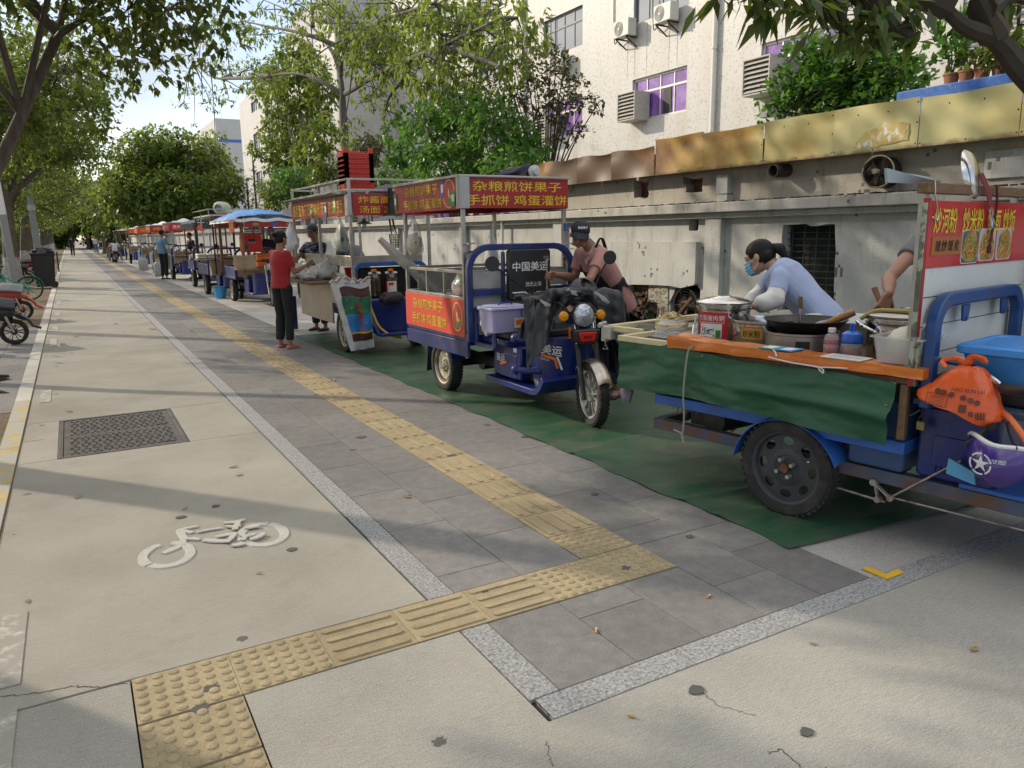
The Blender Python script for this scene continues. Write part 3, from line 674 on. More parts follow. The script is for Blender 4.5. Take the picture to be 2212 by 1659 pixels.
def fan(name,label,c,r,depth,tilt=0,ring=M_fanr,group=None):
 o=thing(name,label,'fan',c,tilt,group); ax=Vector((-1,0,0));
 def T(p): return Matrix.Translation(c)@Matrix.Rotation(tilt,4,'Z')@Vector(p)
 m=MB(); m.lathe([(r*1.02,-depth),(r*1.02,0),(r*.94,0),(r*.94,-depth)],(0,0,0),(-1,0,0),28); m.v=[tuple(T(v)) for v in m.v]; m.build('duct',M_fand,o)
 m=MB(); m.tube([(-.01,r*1.0*math.cos(a*math.pi/16),r*math.sin(a*math.pi/16)) for a in range(32)],r*.055,6,closed=True); m.v=[tuple(T(v)) for v in m.v]; m.build('rim',ring,o)
 m=MB()
 for k in range(1,6): rr=r*k/6; m.tube([(-.02,rr*math.cos(a*math.pi/14),rr*math.sin(a*math.pi/14)) for a in range(28)],r*.012,4,closed=True)
 for a in range(3): t=a*math.pi/3; m.tube([(-.018,-r*math.cos(t),-r*math.sin(t)),(-.018,r*math.cos(t),r*math.sin(t))],r*.018,4)
 m.v=[tuple(T(v)) for v in m.v]; m.build('guard',M_fand,o)
 m=MB()
 for k in range(4):
  t=k*math.pi/2+.5; P=lambda a,rr,d: (d,rr*math.cos(a),rr*math.sin(a))
  m.add([P(t-.12,r*.15,.03),P(t+.12,r*.15,.06),P(t+.33,r*.88,.075),P(t-.33,r*.88,.02)],[(0,1,2,3)])
  m.add([P(t-.12,r*.15,.034),P(t+.12,r*.15,.064),P(t+.33,r*.88,.079),P(t-.33,r*.88,.024)],[(3,2,1,0)])
 m.v=[tuple(T(v)) for v in m.v]; m.build('blades',mat('rusty_blades',(.16,.11,.07),.6,var=.4,scale=8),o)
 m=MB(); m.lathe([(0,.0),(r*.17,-.005),(r*.17,.06),(0,.06)],(0,0,0),(-1,0,0),16); m.v=[tuple(T((v[0]-.03,v[1],v[2]))) for v in m.v]; m.build('hub',ring,o)
 m=MB(); m.box(.04,.08,-r*.95,r*.95,-.02,.02); m.box(.08,depth*.9,-r*.3,r*.3,-r*.3,r*.3); m.v=[tuple(T(v)) for v in m.v]; m.build('motor',M_fand,o)
 return o
fan('exhaust_fan','round cream rimmed exhaust fan sticking out under the yellow metal sheets',(5.80,4.09,1.945),.125,.22,.25)
fan('exhaust_fan','large rusty exhaust fan sunk in a broken hole low in the wall',(6.0,6.52,.66),.19,.11,0,M_fand)
fan('exhaust_fan','small greasy exhaust fan low in the wall beside broken bricks',(6.0,7.10,.55),.125,.11,0,M_fand)
mb=MB(); mb.lathe([(.06,-.2),(.06,0),(.052,0),(.052,-.19)],(5.78,5.17,2.03),(-1,0,-.05),20); tag(mb.build('vent_pipe',mat('rusty_dark_pipe',(.05,.03,.022),.7,var=.4,scale=10)),'short dark rusty vent pipe poking out below the yellow sheets','pipe')
def sheetmat():
 m=bpy.data.materials.new('stained_yellow_sheet'); m.use_nodes=True; nt=m.node_tree; L=nt.links.new; b=nt.nodes['Principled BSDF']
 b.inputs['Roughness'].default_value=.38; ge=_n(nt,'ShaderNodeNewGeometry'); sp=_n(nt,'ShaderNodeSeparateXYZ'); L(ge.outputs['Position'],sp.inputs[0])
 def nz(s,d,st=(1,1,1)):
  q=_n(nt,'ShaderNodeMapping'); q.inputs['Scale'].default_value=st; L(ge.outputs['Position'],q.inputs[0])
  n=_n(nt,'ShaderNodeTexNoise'); n.inputs['Scale'].default_value=s; n.inputs['Detail'].default_value=d; L(q.outputs[0],n.inputs['Vector']); return n.outputs['Fac']
 def mr(i,a,b_,c=0,d=1):
  q=_n(nt,'ShaderNodeMapRange'); q.inputs[1].default_value=a;q.inputs[2].default_value=b_;q.inputs[3].default_value=c;q.inputs[4].default_value=d; L(i,q.inputs[0]); return q.outputs[0]
 def add(a,b_,op='ADD'):
  q=_n(nt,'ShaderNodeMath',operation=op); L(a,q.inputs[0]); L(b_,q.inputs[1]); return q.outputs[0]
 g=add(mr(sp.outputs['Y'],4.3,7.0,-.32,.52),mr(nz(1.6,6),.2,.8,-.2,.75))
 r=_n(nt,'ShaderNodeValToRGB'); e=r.color_ramp.elements
 e[0].position=.0; e[0].color=(.52,.475,.225,1); e[1].position=.92; e[1].color=(.11,.065,.035,1)
 for p,c in ((.32,(.48,.40,.15)),(.5,(.42,.27,.07)),(.68,(.30,.15,.05))): k=e.new(p); k.color=(*c,1)
 L(g,r.inputs[0]); col=r.outputs[0]
 mx=_n(nt,'ShaderNodeMix',data_type='RGBA'); L(mr(add(sp.outputs['Z'],mr(nz(9,4),.3,.7,-.02,.02)),2.14,2.105,0,.85),mx.inputs[0]); L(col,mx.inputs[6]); mx.inputs[7].default_value=(.13,.07,.03,1)
 L(mx.outputs[2],b.inputs['Base Color']); return m
M_sheet=sheetmat()
awn=thing('sheet_cladding','stained yellow metal sheets nailed along the top of the wall','cladding',(5.8,6.5,2.1))
seams=[1.4,2.25,3.03,3.77,4.54,5.31,6.11,6.87,7.66,8.38,9.17,9.79,10.25]
M_nail=mat('rusty_nail',(.03,.02,.015),.7,var=0)
for i,(a,b_) in enumerate(zip(seams[:-1],seams[1:])):
 rk=random.Random(i+2); ph=rk.uniform(0,6); top=2.475-(.05 if a>6.5 else 0)+rk.uniform(-.012,.012); dx=.004*(i%2); am=.006+.012*(a>6.5)
 def fn(u,v,a=a,b_=b_,ph=ph,top=top,dx=dx,am=am):
  y=a+.003+(b_-a-.006)*u; z=2.105+(top-2.105)*v
  x=5.80-dx-am*math.sin(u*5+ph)*math.sin(v*3.1)-.02*max(0,v-.82)*5*math.sin(u*3.14+ph*.3)**2
  z+= (.012*math.sin(u*6+ph) if v>.99 else 0)*(1 if a>6.5 else .4)
  return (x,y,z)
 mb=MB().sheet(fn,14,10,0,.003);
 for (u,v) in ((.02,.08),(.02,.5),(.02,.9),(.5,.06),(.35,.8),(.7,.82),(.98,.08)):
  p=Vector(fn(u,v)); mb.ell((p.x-.003,p.y,p.z),(.004,.007,.007),6,1)
 mb.build('sheet_panel',[M_sheet,M_nail],awn,fix=False,smooth=60)
mb=MB(); mb.box(5.83,6.7,1.4,10.2,2.30,2.34); mb.build('soffit',mat('dark_roof_board',(.08,.06,.045),.9),awn,smooth=0)
M_white_scrap=mat('paper_scrap',(.6,.58,.5),.6)
MY=Matrix(((0,0,-1,5.79),(1,0,0,0),(0,1,0,0),(0,0,0,1)))
mb=MB(); mb.prism(jag([(3.86,2.30),(4.08,2.33),(4.30,2.22),(4.34,2.16),(4.05,2.14),(3.84,2.17)],.012,4,31),.001,MY); mb.build('peeled_patch',mat('peeled_mustard',(.44,.33,.10),.5,var=.3,scale=9,c2=(.55,.52,.38),c2t=(.5,.6),c2s=12),awn,smooth=0)
for q,(y,z) in enumerate(((4.26,2.15),(4.20,2.155),(4.15,2.15),(3.93,2.22),(3.99,2.18),(4.03,2.24))): mb=MB(); mb.prism(jag([(y,z),(y+.03,z-.01),(y+.035,z+.035),(y+.012,z+.05)],.008,3,40+q),.0016,MY); mb.build('paper_scrap',M_white_scrap,awn,smooth=0)
mb=MB(); mb.box(6.35,6.75,1.4,4.36,2.34,2.64); tag(mb.build('planter_ledge',mat('blue_tiles',(.04,.13,.42),.35,var=.25,scale=25,c2=(.3,.35,.45),c2t=(.62,.7),c2s=20),bevel=.006),'blue tiled ledge above the yellow sheets carrying potted plants','ledge')
# ================================================================== MAIN BUILDING
def facademat():
 m=bpy.data.materials.new('speckled_white_tile'); m.use_nodes=True; nt=m.node_tree; L=nt.links.new; b=nt.nodes['Principled BSDF']; ge=_n(nt,'ShaderNodeNewGeometry')
 b.inputs['Roughness'].default_value=.45
 sn=_n(nt,'ShaderNodeVectorMath',operation='SNAP'); sn.inputs[1].default_value=(.052,)*3;
 mp=_n(nt,'ShaderNodeMapping'); mp.inputs['Location'].default_value=(.013,.01,.02); L(ge.outputs['Position'],mp.inputs[0]); L(mp.outputs[0],sn.inputs[0])
 wn=_n(nt,'ShaderNodeTexWhiteNoise'); L(sn.outputs[0],wn.inputs['Vector'])
 gt=_n(nt,'ShaderNodeMath',operation='GREATER_THAN'); L(wn.outputs['Value'],gt.inputs[0]); gt.inputs[1].default_value=.89
 ml=_n(nt,'ShaderNodeMath',operation='MULTIPLY'); L(gt.outputs[0],ml.inputs[0]); ml.inputs[1].default_value=.5
 def nz(s,d,st=(1,1,1)):
  q=_n(nt,'ShaderNodeMapping'); q.inputs['Scale'].default_value=st; L(ge.outputs['Position'],q.inputs[0])
  n=_n(nt,'ShaderNodeTexNoise'); n.inputs['Scale'].default_value=s; n.inputs['Detail'].default_value=d; L(q.outputs[0],n.inputs['Vector']); return n.outputs['Fac']
 mx=_n(nt,'ShaderNodeMix',data_type='RGBA'); L(ml.outputs[0],mx.inputs[0]); mx.inputs[6].default_value=(.52,.505,.47,1); mx.inputs[7].default_value=(.25,.23,.20,1)
 r=_n(nt,'ShaderNodeMapRange'); r.inputs[1].default_value=.46; r.inputs[2].default_value=.72; r.inputs[4].default_value=.65; L(nz(.9,6,(1,1.6,.12)),r.inputs[0])
 m2=_n(nt,'ShaderNodeMix',data_type='RGBA'); L(r.outputs[0],m2.inputs[0]); L(mx.outputs[2],m2.inputs[6]); m2.inputs[7].default_value=(.42,.38,.31,1)
 L(m2.outputs[2],b.inputs['Base Color']); return m
M_fac=facademat()
M_alu=mat('aluminium_frame',(.55,.54,.51),.4,metal=.2,var=.06)
M_dkf=mat('dark_window_frame',(.10,.10,.10),.4,var=.1)
M_purple=mat('purple_window_film',(.20,.085,.34),.18,var=.25,scale=3,c2=(.30,.16,.44),c2t=(.5,.6),c2s=2,spec=.7)
M_glass=mat('window_glass',(.16,.19,.22),.06,var=.1,scale=1,spec=1.)
M_blk=mat('dark_room',(.01,.01,.012),.6,var=0)
M_tray=mat('grey_louvre_metal',(.42,.40,.35),.55,var=.15,scale=8,c2=(.2,.12,.07),c2t=(.62,.72),c2s=6)
XB=18.0
bld=thing('main_building','long white speckled tile building with purple and clear windows behind the wall','building',(XB,24,0))
wins=[]
for k in range(-2,5):
 y0=19.85+5.9*k
 for fl,(z0,z1) in enumerate(((2.05,3.5),(5.32,6.74),(8.56,10.0),(11.8,13.25),(15.0,16.4))):
  if y0+2.85>45: continue
  if k==-2 and fl<2: continue
  wins.append((y0,y0+2.8,z0,z1,'purple' if fl<=1 else 'clear'))
holes=[[(a,c),(b,c),(b,d),(a,d)] for a,b,c,d,_ in wins]
mb=MB(); shape2d([(-6,-.1),(45.4,-.1),(45.4,17.5),(-6,17.5)],holes,yz(XB),.25,mb); mb.build('facade',M_fac,bld,smooth=0)
mb=MB(); mb.box(XB+.252,XB+9,-6,45.4,-.1,17.4); mb.build('rear_block',M_blk,bld,smooth=0)
for (a,b_,c,d,kd) in wins:
 fr=MB(); fm=M_alu if kd=='purple' else M_dkf; t=.035; x0,x1=XB+.09,XB+.15
 tr=c+(d-c)*.665
 for (p,q,e,f) in ((a,b_,c,c+2*t),(a,b_,d-2*t,d),(a,a+2*t,c+2*t,d-2*t),(b_-2*t,b_,c+2*t,d-2*t)): fr.box(x0,x1,p,q,e,f)
 fr.box(x0,x1,a+2*t,b_-2*t,tr-t,tr+t)
 for k in range(1,4):
  y=a+(b_-a)*k/4; fr.box(x0+.005,x1-.005,y-t*.7,y+t*.7,c+2*t,tr-t); fr.box(x0+.005,x1-.005,y-t*.7,y+t*.7,tr+t,d-2*t)
 wo=fr.build('window',fm,bld,smooth=0)
 g=MB(); g.add([(XB+.12,a+.02,c+.02),(XB+.12,b_-.02,c+.02),(XB+.12,b_-.02,d-.02),(XB+.12,a+.02,d-.02)],[(0,1,2,3)]); g.build('pane',M_purple if kd=='purple' else M_glass,wo,smooth=0)
 if kd=='purple' and c>5 and a<25:
  g=MB(); g.box(XB+.095,XB+.118,a+.85,a+1.25,c+.09,tr-.04); g.build('opening',M_blk,wo,smooth=0)
for y in (18.55,30.05,41.0,6.5):
 m=MB(); m.cyl((XB-.10,y,0),(XB-.10,y,17.5),.075,n=12)
 for z in (2,4.5,6.95,9.6,12.4,15): m.cyl((XB-.10,y,z),(XB-.10,y,z+.09),.095,n=12); m.box(XB-.10,XB-.001,y-.02,y+.02,z+.02,z+.06)
 m.build('downpipe',mat('white_downpipe',(.66,.645,.60),.4,var=.08,scale=3),bld)
mb=MB()
for y,z0,z1 in ((22.95,6.8,8.1),(22.55,6.8,8.0),(20.75,6.75,8.05),(20.35,6.8,8.1),(21.9,6.8,8.5)):
 rk=random.Random(int(y*100)); pts=[(y+rk.uniform(-.006,.006),z0+(z1-z0)*k/10) for k in range(11)]
 vs=[(XB-.003,p[0]-.016*(k/10+.3),p[1]) for k,p in enumerate(pts)]+[(XB-.003,p[0]+.016*(k/10+.3),p[1]) for k,p in enumerate(pts)]
 mb.add(vs,[(k,k+1,k+12,k+11) for k in range(10)])
mb.build('rust_streak',mat('rust_stain',(.42,.33,.22),.8,var=.2),bld,smooth=0)
M_ac=mat('off_white_plastic',(.58,.57,.52),.45,var=.08,scale=5)
M_acg=mat('fan_grille',(.22,.21,.19),.5,var=.1)
M_bk=mat('black_iron',(.03,.03,.03),.6,var=.2)
def ac_unit(y,z,lab):
 o=thing('air_conditioner',lab,'air conditioner',(XB-.25,y,z),0,'air conditioning units on the white building')
 x0,x1=XB-.48,XB-.12; w2=.42; h=.56
 m=MB(); m.box(x0,x1,y-w2,y+w2,z,z+h); m.build('casing',M_ac,o,bevel=.02)
 m=MB(); c=(x0-.002,y+.12,z+h/2);
 m.lathe([(0,.004),(.235,.004),(.24,0),(.24,-.01)],c,(-1,0,0),28); m.build('fan_cover',M_acg,o)
 m=MB()
 for k in range(1,6): m.tube([(x0-.012,y+.12+.045*k*math.cos(a*math.pi/12),z+h/2+.045*k*math.sin(a*math.pi/12)) for a in range(24)],.004,4,closed=True)
 m.lathe([(0,.01),(.045,.01),(.045,-.01)],(x0-.006,y+.12,z+h/2),(-1,0,0),12); m.build('grille_rings',M_ac,o)
 for s in (-.28,.28):
  m=MB(); m.beam((x0-.02,y+s,z-.025),(XB-.003,y+s,z-.025),.04,.04); m.beam((x0+.02,y+s,z-.045),(XB-.003,y+s,z-.33),.035,.035); m.build('bracket',M_bk,o)
 m=MB(); rk=random.Random(int(y*7)); m.tube(bez([(XB-.2,y+.43,z+.1),(XB-.15,y+.75,z-.05),(XB-.04,y+.95,z+.3),(XB-.03,y+1.0,z+1.2),(XB-.03,y+.98,z+2.3)],6),.018,6); m.build('pipe',M_bk,o)
 return o
for y,z,l in ((22.75,8.15,'air conditioner with round grey grille, left one of the pair between two window rows'),(20.6,8.15,'air conditioner just right of and level with the round grilled one'),
   (26.95,7.85,'air conditioner half hidden behind the sparse dark tree, below a clear window'),(34.9,7.55,'air conditioner seen through branches right of the tree fork, under a clear window'),
   (41.65,8.12,'air conditioner furthest along the white facade beside the grey end wall')): ac_unit(y,z,l)
def louvre(y0,y1,z0,z1,lab,dp=.62):
 o=thing('cooling_louvre',lab,'louvre',(XB-.3,(y0+y1)/2,z0),0,'louvre boxes on the purple windows')
 m=MB(); x0=XB-dp; t=.04
 m.box(x0,XB+.05,y0,y0+t,z0,z1); m.box(x0,XB+.05,y1-t,y1,z0,z1); m.box(x0,XB+.05,y0+t,y1-t,z0,z0+t); m.box(x0,XB+.05,y0+t,y1-t,z1-t,z1); m.box(XB-.05,XB-.02,y0+t,y1-t,z0+t,z1-t)
 m.build('casing',M_tray,o,bevel=.005)
 m=MB(); n=7
 for k in range(n):
  z=z0+.07+(z1-z0-.1)*k/n; m.add([(x0+.01,y0+t,z),(x0+.01,y1-t,z),(x0+.16,y1-t,z+.13),(x0+.16,y0+t,z+.13),(x0+.01,y0+t,z+.015),(x0+.01,y1-t,z+.015),(x0+.16,y1-t,z+.145),(x0+.16,y0+t,z+.145)],[(0,1,2,3),(7,6,5,4),(0,4,5,1),(1,5,6,2),(2,6,7,3),(3,7,4,0)])
 m.build('slats',M_tray,o,smooth=0); return o
louvre(21.75,22.72,5.28,6.22,'grey louvre box in the left half of the purple window beside the downpipe')
louvre(27.5,28.5,5.30,6.25,'grey louvre box beside a purple window behind the sparse dark tree')
louvre(15.85,16.85,5.25,6.25,'grey louvre box left of the broad green bush, under a purple window')
m=MB();
for k in range(16): z=5.22+k*.095; m.add([(XB-.02,8.4,z),(XB-.02,10.85,z),(XB-.06,10.85,z+.045),(XB-.06,8.4,z+.045),(XB-.02,8.4,z+.09),(XB-.02,10.85,z+.09)],[(0,1,2,3),(3,2,5,4)])
m.box(XB-.08,XB-.002,10.86,10.95,5.1,7); m.build('roller_shutter',mat('grey_shutter',(.40,.39,.37),.45,var=.1),bld,smooth=0)
m=MB(); m.box(XB-.4,XB-.15,16.05,16.35,4.62,4.85); m.beam((XB-.2,16.2,4.85),(XB-.05,16.2,5.2),.03); tag(m.build('floodlight',mat('grey_floodlight',(.2,.2,.19),.5),bevel=.01),'small square floodlight on an arm below the louvre on the building','floodlight')
M_end=mat('pale_render',(.52,.51,.49),.85,var=.06,scale=1.2,c2=(.42,.41,.39),c2t=(.55,.75),c2s=.7)
XB2=14.5; YB2=45.41
bb=thing('end_block','tall block with a blank grey end wall and windows along its sunlit side','building',(XB2,YB2,0))
YB3=74.
wb=[]
for k in range(9):
 y0=50+5.6*k
 for (z0,z1) in ((2.2,3.7),(5.4,6.8),(8.5,9.9),(11.6,12.4)): wb.append((y0,y0+2.2,z0,z1))
wb=[q for q in wb if q[1]<YB3-.5]
mb=MB(); shape2d([(YB2+.1,-.1),(YB3,-.1),(YB3,13.1),(YB2+.1,13.1)],[[(a,c),(b,c),(b,d),(a,d)] for a,b,c,d in wb],yz(XB2),.2,mb); mb.build('facade',M_fac,bb,smooth=0)
mb=MB(); mb.box(XB2,XB-.002,YB2,YB2+.099,-.1,13.1); mb.build('end_wall',M_end,bb,smooth=0)
mb=MB(); mb.box(XB2+.21,XB+4,YB2+.11,YB3,-.1,13.05); mb.build('rear_block',M_blk,bb,smooth=0)
mb=MB(); mb.box(XB2+.4,XB+6,YB2+.5,YB3-1,13.06,13.5); mb.build('blue_roof',mat('blue_roof_sheet',(.05,.16,.5),.5),bb,smooth=0)
mb=MB(); mb.box(XB2+.8,XB+5,YB2+4,YB2+14,13.51,16.2); mb.build('stair_tower',M_end,bb,smooth=0)
for (a,b_,c,d) in wb:
 fr=MB(); t=.05; x0,x1=XB2+.08,XB2+.14
 for (p,q,e,f) in ((a,b_,c,c+t),(a,b_,d-t,d),(a,a+t,c+t,d-t),(b_-t,b_,c+t,d-t),(a+(b_-a)/3-.03,a+(b_-a)/3+.03,c+t,d-t),(a+(b_-a)*2/3-.03,a+(b_-a)*2/3+.03,c+t,d-t)): fr.box(x0,x1,p,q,e,f)
 wo=fr.build('window',M_dkf,bb,smooth=0); g=MB(); g.add([(x0+.03,a,c),(x0+.03,b_,c),(x0+.03,b_,d),(x0+.03,a,d)],[(0,1,2,3)]); g.build('pane',M_glass,wo,smooth=0)
YC=104.; cc=thing('far_block','distant grey block with a thin blue band below its roofline','building',(17,YC,0))
mb=MB(); mb.box(17.4,30,YC,YC+30,-.1,15.9); mb.build('block',M_end,cc,smooth=0)
mb=MB(); mb.box(17.38,30.02,YC-.03,YC-.001,13.1,13.45); mb.build('blue_band',mat('blue_roof_sheet',(.05,.16,.5),.5),cc,smooth=0)
mb=MB(); mb.box(15.6,17.39,YC+.5,YC+28,-.1,13.6); mb.build('side_wing',M_fac,cc,smooth=0)
mb=MB()
for k in range(4): mb.box(15.55,15.599,YC+3+k*6,YC+5+k*6,9.5,11.2)
mb.build('window',M_glass,cc,smooth=0)
# ================================================================== TREES
M_bark=mat('grey_brown_bark',(.105,.082,.062),.9,var=.35,scale=5,stretch=(3,3,.7),bump=.8,bscale=14,c2=(.16,.14,.115),c2t=(.5,.7),c2s=4)
M_barkg=mat('grey_green_bark',(.105,.095,.078),.85,var=.25,scale=5,stretch=(3,3,.8),bump=.5,bscale=14)
M_barkd=mat('dark_bark',(.05,.038,.028),.9,var=.35,scale=6,bump=.9,bscale=16)
M_lime=mat('limewash',(.42,.40,.37),.9,var=.2,scale=8,c2=(.2,.17,.14),c2t=(.5,.65),c2s=6)
L_dark=leafmat('dark_green_leaves',(.036,.070,.018),(.26,.33,.045),.36)
L_mid=leafmat('mid_green_leaves',(.05,.10,.02),(.31,.39,.055),.39)
L_kapok=leafmat('olive_green_leaves',(.07,.115,.022),(.34,.44,.06),.40,yellow=.04)
L_bright=leafmat('fresh_green_leaves',(.042,.125,.026),(.20,.40,.05),.34)
L_olive=leafmat('olive_dark_leaves',(.045,.055,.025),(.16,.17,.04),.25)
def fastmesh(name,V,k,m,parent,world=True,loc=None):
 """V: (nfaces, k, 3) separate k-gons."""
 V=np.asarray(V,dtype=np.float32); n=len(V)
 P=V.reshape(-1,3)
 if parent is not None and world:
  Mi=np.array(wmat(parent).inverted(),dtype=np.float32); P=P@Mi[:3,:3].T+Mi[:3,3]
 me=bpy.data.meshes.new(name); me.vertices.add(n*k); me.vertices.foreach_set('co',P.ravel())
 me.loops.add(n*k); me.loops.foreach_set('vertex_index',np.arange(n*k,dtype=np.int32))
 me.polygons.add(n); me.polygons.foreach_set('loop_start',np.arange(0,n*k,k,dtype=np.int32))
 me.update(calc_edges=True); me.materials.append(m)
 return put(bpy.data.objects.new(name,me),parent)
def unit(a): return a/np.maximum(np.linalg.norm(a,axis=-1,keepdims=True),1e-9)
def leaves(blobs, per_m3, ll, k=5, droop=.4, seed=0, width=.34, shell=.45, fan=.9, cap=200000, clump=0.):
 """leaf-sized folded quads on sprigs spread through ellipsoid blobs."""
 rng=np.random.default_rng(seed); out=[]
 for (c,r) in blobs:
  r=np.array(r if hasattr(r,'__len__') else (r,r,r),float)
  n=max(3,int(per_m3*4.19*r.prod()))
  d=unit(rng.normal(size=(n,3))); rad=(shell+(1-shell)*rng.random((n,1)))**.5
  rad*=.80+.36*rng.random((n,1))
  p=np.array(c)+d*rad*r
  o=unit(d*.7+rng.normal(size=(n,3))*.6)
  base=np.repeat(p,k,0); od=np.repeat(o,k,0)
  ld=unit(od*.75+rng.normal(size=(n*k,3))*fan+np.array([0,0,-droop]))
  L=ll*(.65+.6*rng.random((n*k,1))); w=L*width
  side=unit(np.cross(ld,rng.normal(size=(n*k,3))*.35+np.array([0,0,1.])))
  nrm=np.cross(side,ld); b0=base+ld*L*.12+rng.normal(size=(n*k,3))*ll*.25
  q=np.stack([b0,b0+ld*L*.45+side*w-nrm*L*.05,b0+ld*L*1.0-np.array([0,0,1.])*L*.18*droop*2,b0+ld*L*.45-side*w-nrm*L*.05],1)
  out.append(q)
 return np.concatenate(out)[:cap]
def limb(mb,pts,r0,r1,n=8,wob=.0,seed=0,m=0,sub=6):
 P=bez(pts,sub); k=len(P); rk=random.Random(seed)
 if wob: P=[p+Vector((rk.uniform(-wob,wob),rk.uniform(-wob,wob),rk.uniform(-wob,wob)*.5)) if 0<i<k-1 else p for i,p in enumerate(P)]
 mb.tube(P,[r0+(r1-r0)*i/(k-1) for i in range(k)],n,m)
 return P
def tree(name,label,base,trunk,limbs,blobs,leafm,bark,r0,per,ll,k=5,droop=.4,seed=0,group=None,lime=0,cat='tree',twigs=0,width=.34,shell=.45,rl=.42,flare=1.5,fan=.9,tw_r=.012):
 """trunk: list of points; limbs: list of point lists; blobs: leaf masses. All in place coordinates."""
 o=thing(name,label,cat,base,0,group); rk=random.Random(seed)
 mb=MB(); P=bez(trunk,5); kk=len(P)
 rs=[r0*(1-.45*i/(kk-1))*(1+(flare-1)*math.exp(-i*1.3)) for i in range(kk)]
 mb.tube(P,rs,12); mb.build('trunk',bark,o)
 if lime:
  m=MB(); q=[p for p in P if p.z<lime+.05];
  if len(q)>1: m.tube(q,[rs[i]*1.03 for i in range(len(q))],12); m.build('limewash_band',M_lime,o)
 mb=MB(); ends=[]
 for i,l in enumerate(limbs):
  Q=limb(mb,l,r0*rl*(1 if len(l)>2 else .8),r0*.12,8,.0,seed+i); ends+=Q[len(Q)//3:]
 allp=ends or [P[-1]]
 for (c,r) in blobs:
  rr=np.array(r if hasattr(r,'__len__') else (r,r,r)); c=Vector(c)
  src=min(allp,key=lambda p:(p-c).length)
  mid=(src+c)/2+Vector((rk.uniform(-.1,.1),rk.uniform(-.1,.1),rk.uniform(0,.15)))*rr.max()
  if (src-c).length>.15*rr.max(): mb.tube(bez([src,mid,c],4),[max(tw_r*1.5,r0*.16)*(1-.06*i) for i in range(9)],6)
  for _ in range(twigs):
   d=Vector(unit(np.array([rk.gauss(0,1),rk.gauss(0,1),rk.gauss(0,1)]))); e=c+Vector((d.x*rr[0],d.y*rr[1],d.z*rr[2]))*.9
   mb.tube([c,(c+e)/2+Vector((0,0,.06*rr[2])),e],[tw_r*1.2,tw_r*.8,tw_r*.3],4)
 if mb.v: mb.build('limbs',bark,o)
 fastmesh('crown',leaves(blobs,per,ll,k,droop,seed,width,shell,fan),4,leafm,o)
 return o
rt=random.Random(21)
def blobset(c,R_,n,seed,rmin=.28,rmax=.45,flat=.8):
 rk=random.Random(seed); out=[]
 for _ in range(n):
  while True:
   v=Vector((rk.uniform(-1,1),rk.uniform(-1,1),rk.uniform(-1,1)))
   if v.length<1: break
  v=v*(.55+.45*rk.random()); s=rk.uniform(rmin,rmax)
  out.append((Vector(c)+Vector((v.x*R_[0],v.y*R_[1],v.z*R_[2])),(R_[0]*s,R_[1]*s,R_[2]*s*flat*1.2)))
 return out
def street_tree(x,y,h,lean,label,seed,R_=2.9,z0=2.9,detail=1.,r0=.2,sh=.5):
 rk=random.Random(seed); top=Vector((x+lean[0],y+lean[1],h*.55))
 trunk=[(x,y,-.02),(x+lean[0]*.25,y+lean[1]*.2,1.2),(x+lean[0]*.6,y+lean[1]*.6,2.3),tuple(top)]
 c=Vector((x+lean[0]*1.2+sh,y+lean[1]*1.1,z0+(h-z0)*.5)); bl=blobset(c,(R_,R_*1.05,(h-z0)*.5),int(24),seed,.26,.42)
 lm=[]
 for i in range(7):
  b,_=bl[i]; s=Vector(trunk[2])*(.6)+top*.4 if i%2 else top
  lm.append([tuple(s),tuple((s+b)/2+Vector((0,0,.25))),tuple(b)])
 return tree('street_tree',label,(x,y,0),trunk,lm,bl,L_dark if seed in (31,32,34,38) else L_mid,M_bark,r0,46*detail,.10,5,.6,seed,'street trees along the left kerb',lime=1.15,twigs=5)
street_tree(-1.75,10.5,6.9,(1.9,.2),'nearest street tree on the left, leaning over the lane with its roots breaking the paving',31,R_=2.7,z0=3.1,r0=.10,sh=-.6,detail=1.25)
street_tree(-2.1,5.2,7.2,(-.3,.1),'street tree beside the camera whose crown hangs in at the top left corner',32,R_=2.7,z0=2.8,detail=1.5)
street_tree(-2.2,7.9,7.0,(.35,.1),'street tree just nearer than the leaning one, its leaves filling the top left corner',34,R_=2.6,z0=3.0,detail=1.4)
street_tree(-2.6,1.6,7.0,(-.2,.1),'street tree behind the left shoulder of the viewer, shading the near pavement',38,R_=2.8,z0=2.6,detail=1.6)
street_tree(-2.0,16.4,6.3,(.5,.2),'second street tree standing beyond the leaning one at the left edge',33,z0=2.7)
street_tree(-2.0,21.5,6.2,(.3,-.2),'third street tree from the left edge, behind the parked bicycle',35,z0=2.9,sh=.9,R_=3.0)
street_tree(-1.62,28.6,6.1,(.1,.3),'thick trunked street tree just left of the dustbin, behind the green bicycle',36,z0=2.8,sh=.7,R_=3.0,r0=.24)
protos=[]
for i,(x,y,l) in enumerate(((-2.05,34.5,'thick limewashed street tree standing behind the black dustbin'),(-1.9,44.,'limewashed street tree beside the grey lamp pole'))):
 protos.append(street_tree(x,y,6.3,(.3,.1),l,40+i,z0=2.3,detail=.75,sh=.4,R_=2.9,r0=.26))
for i,y in enumerate((52,60,68,77,86,96,108,120)):
 c=copy_tree(protos[i%2]); c.location=(-2.0+.15*math.sin(i*2.1),y,0); c.rotation_euler=(0,0,i*1.9)
 c['label']='distant street tree, one of the far row that closes over the lane'
mb=MB(); rk=random.Random(2)
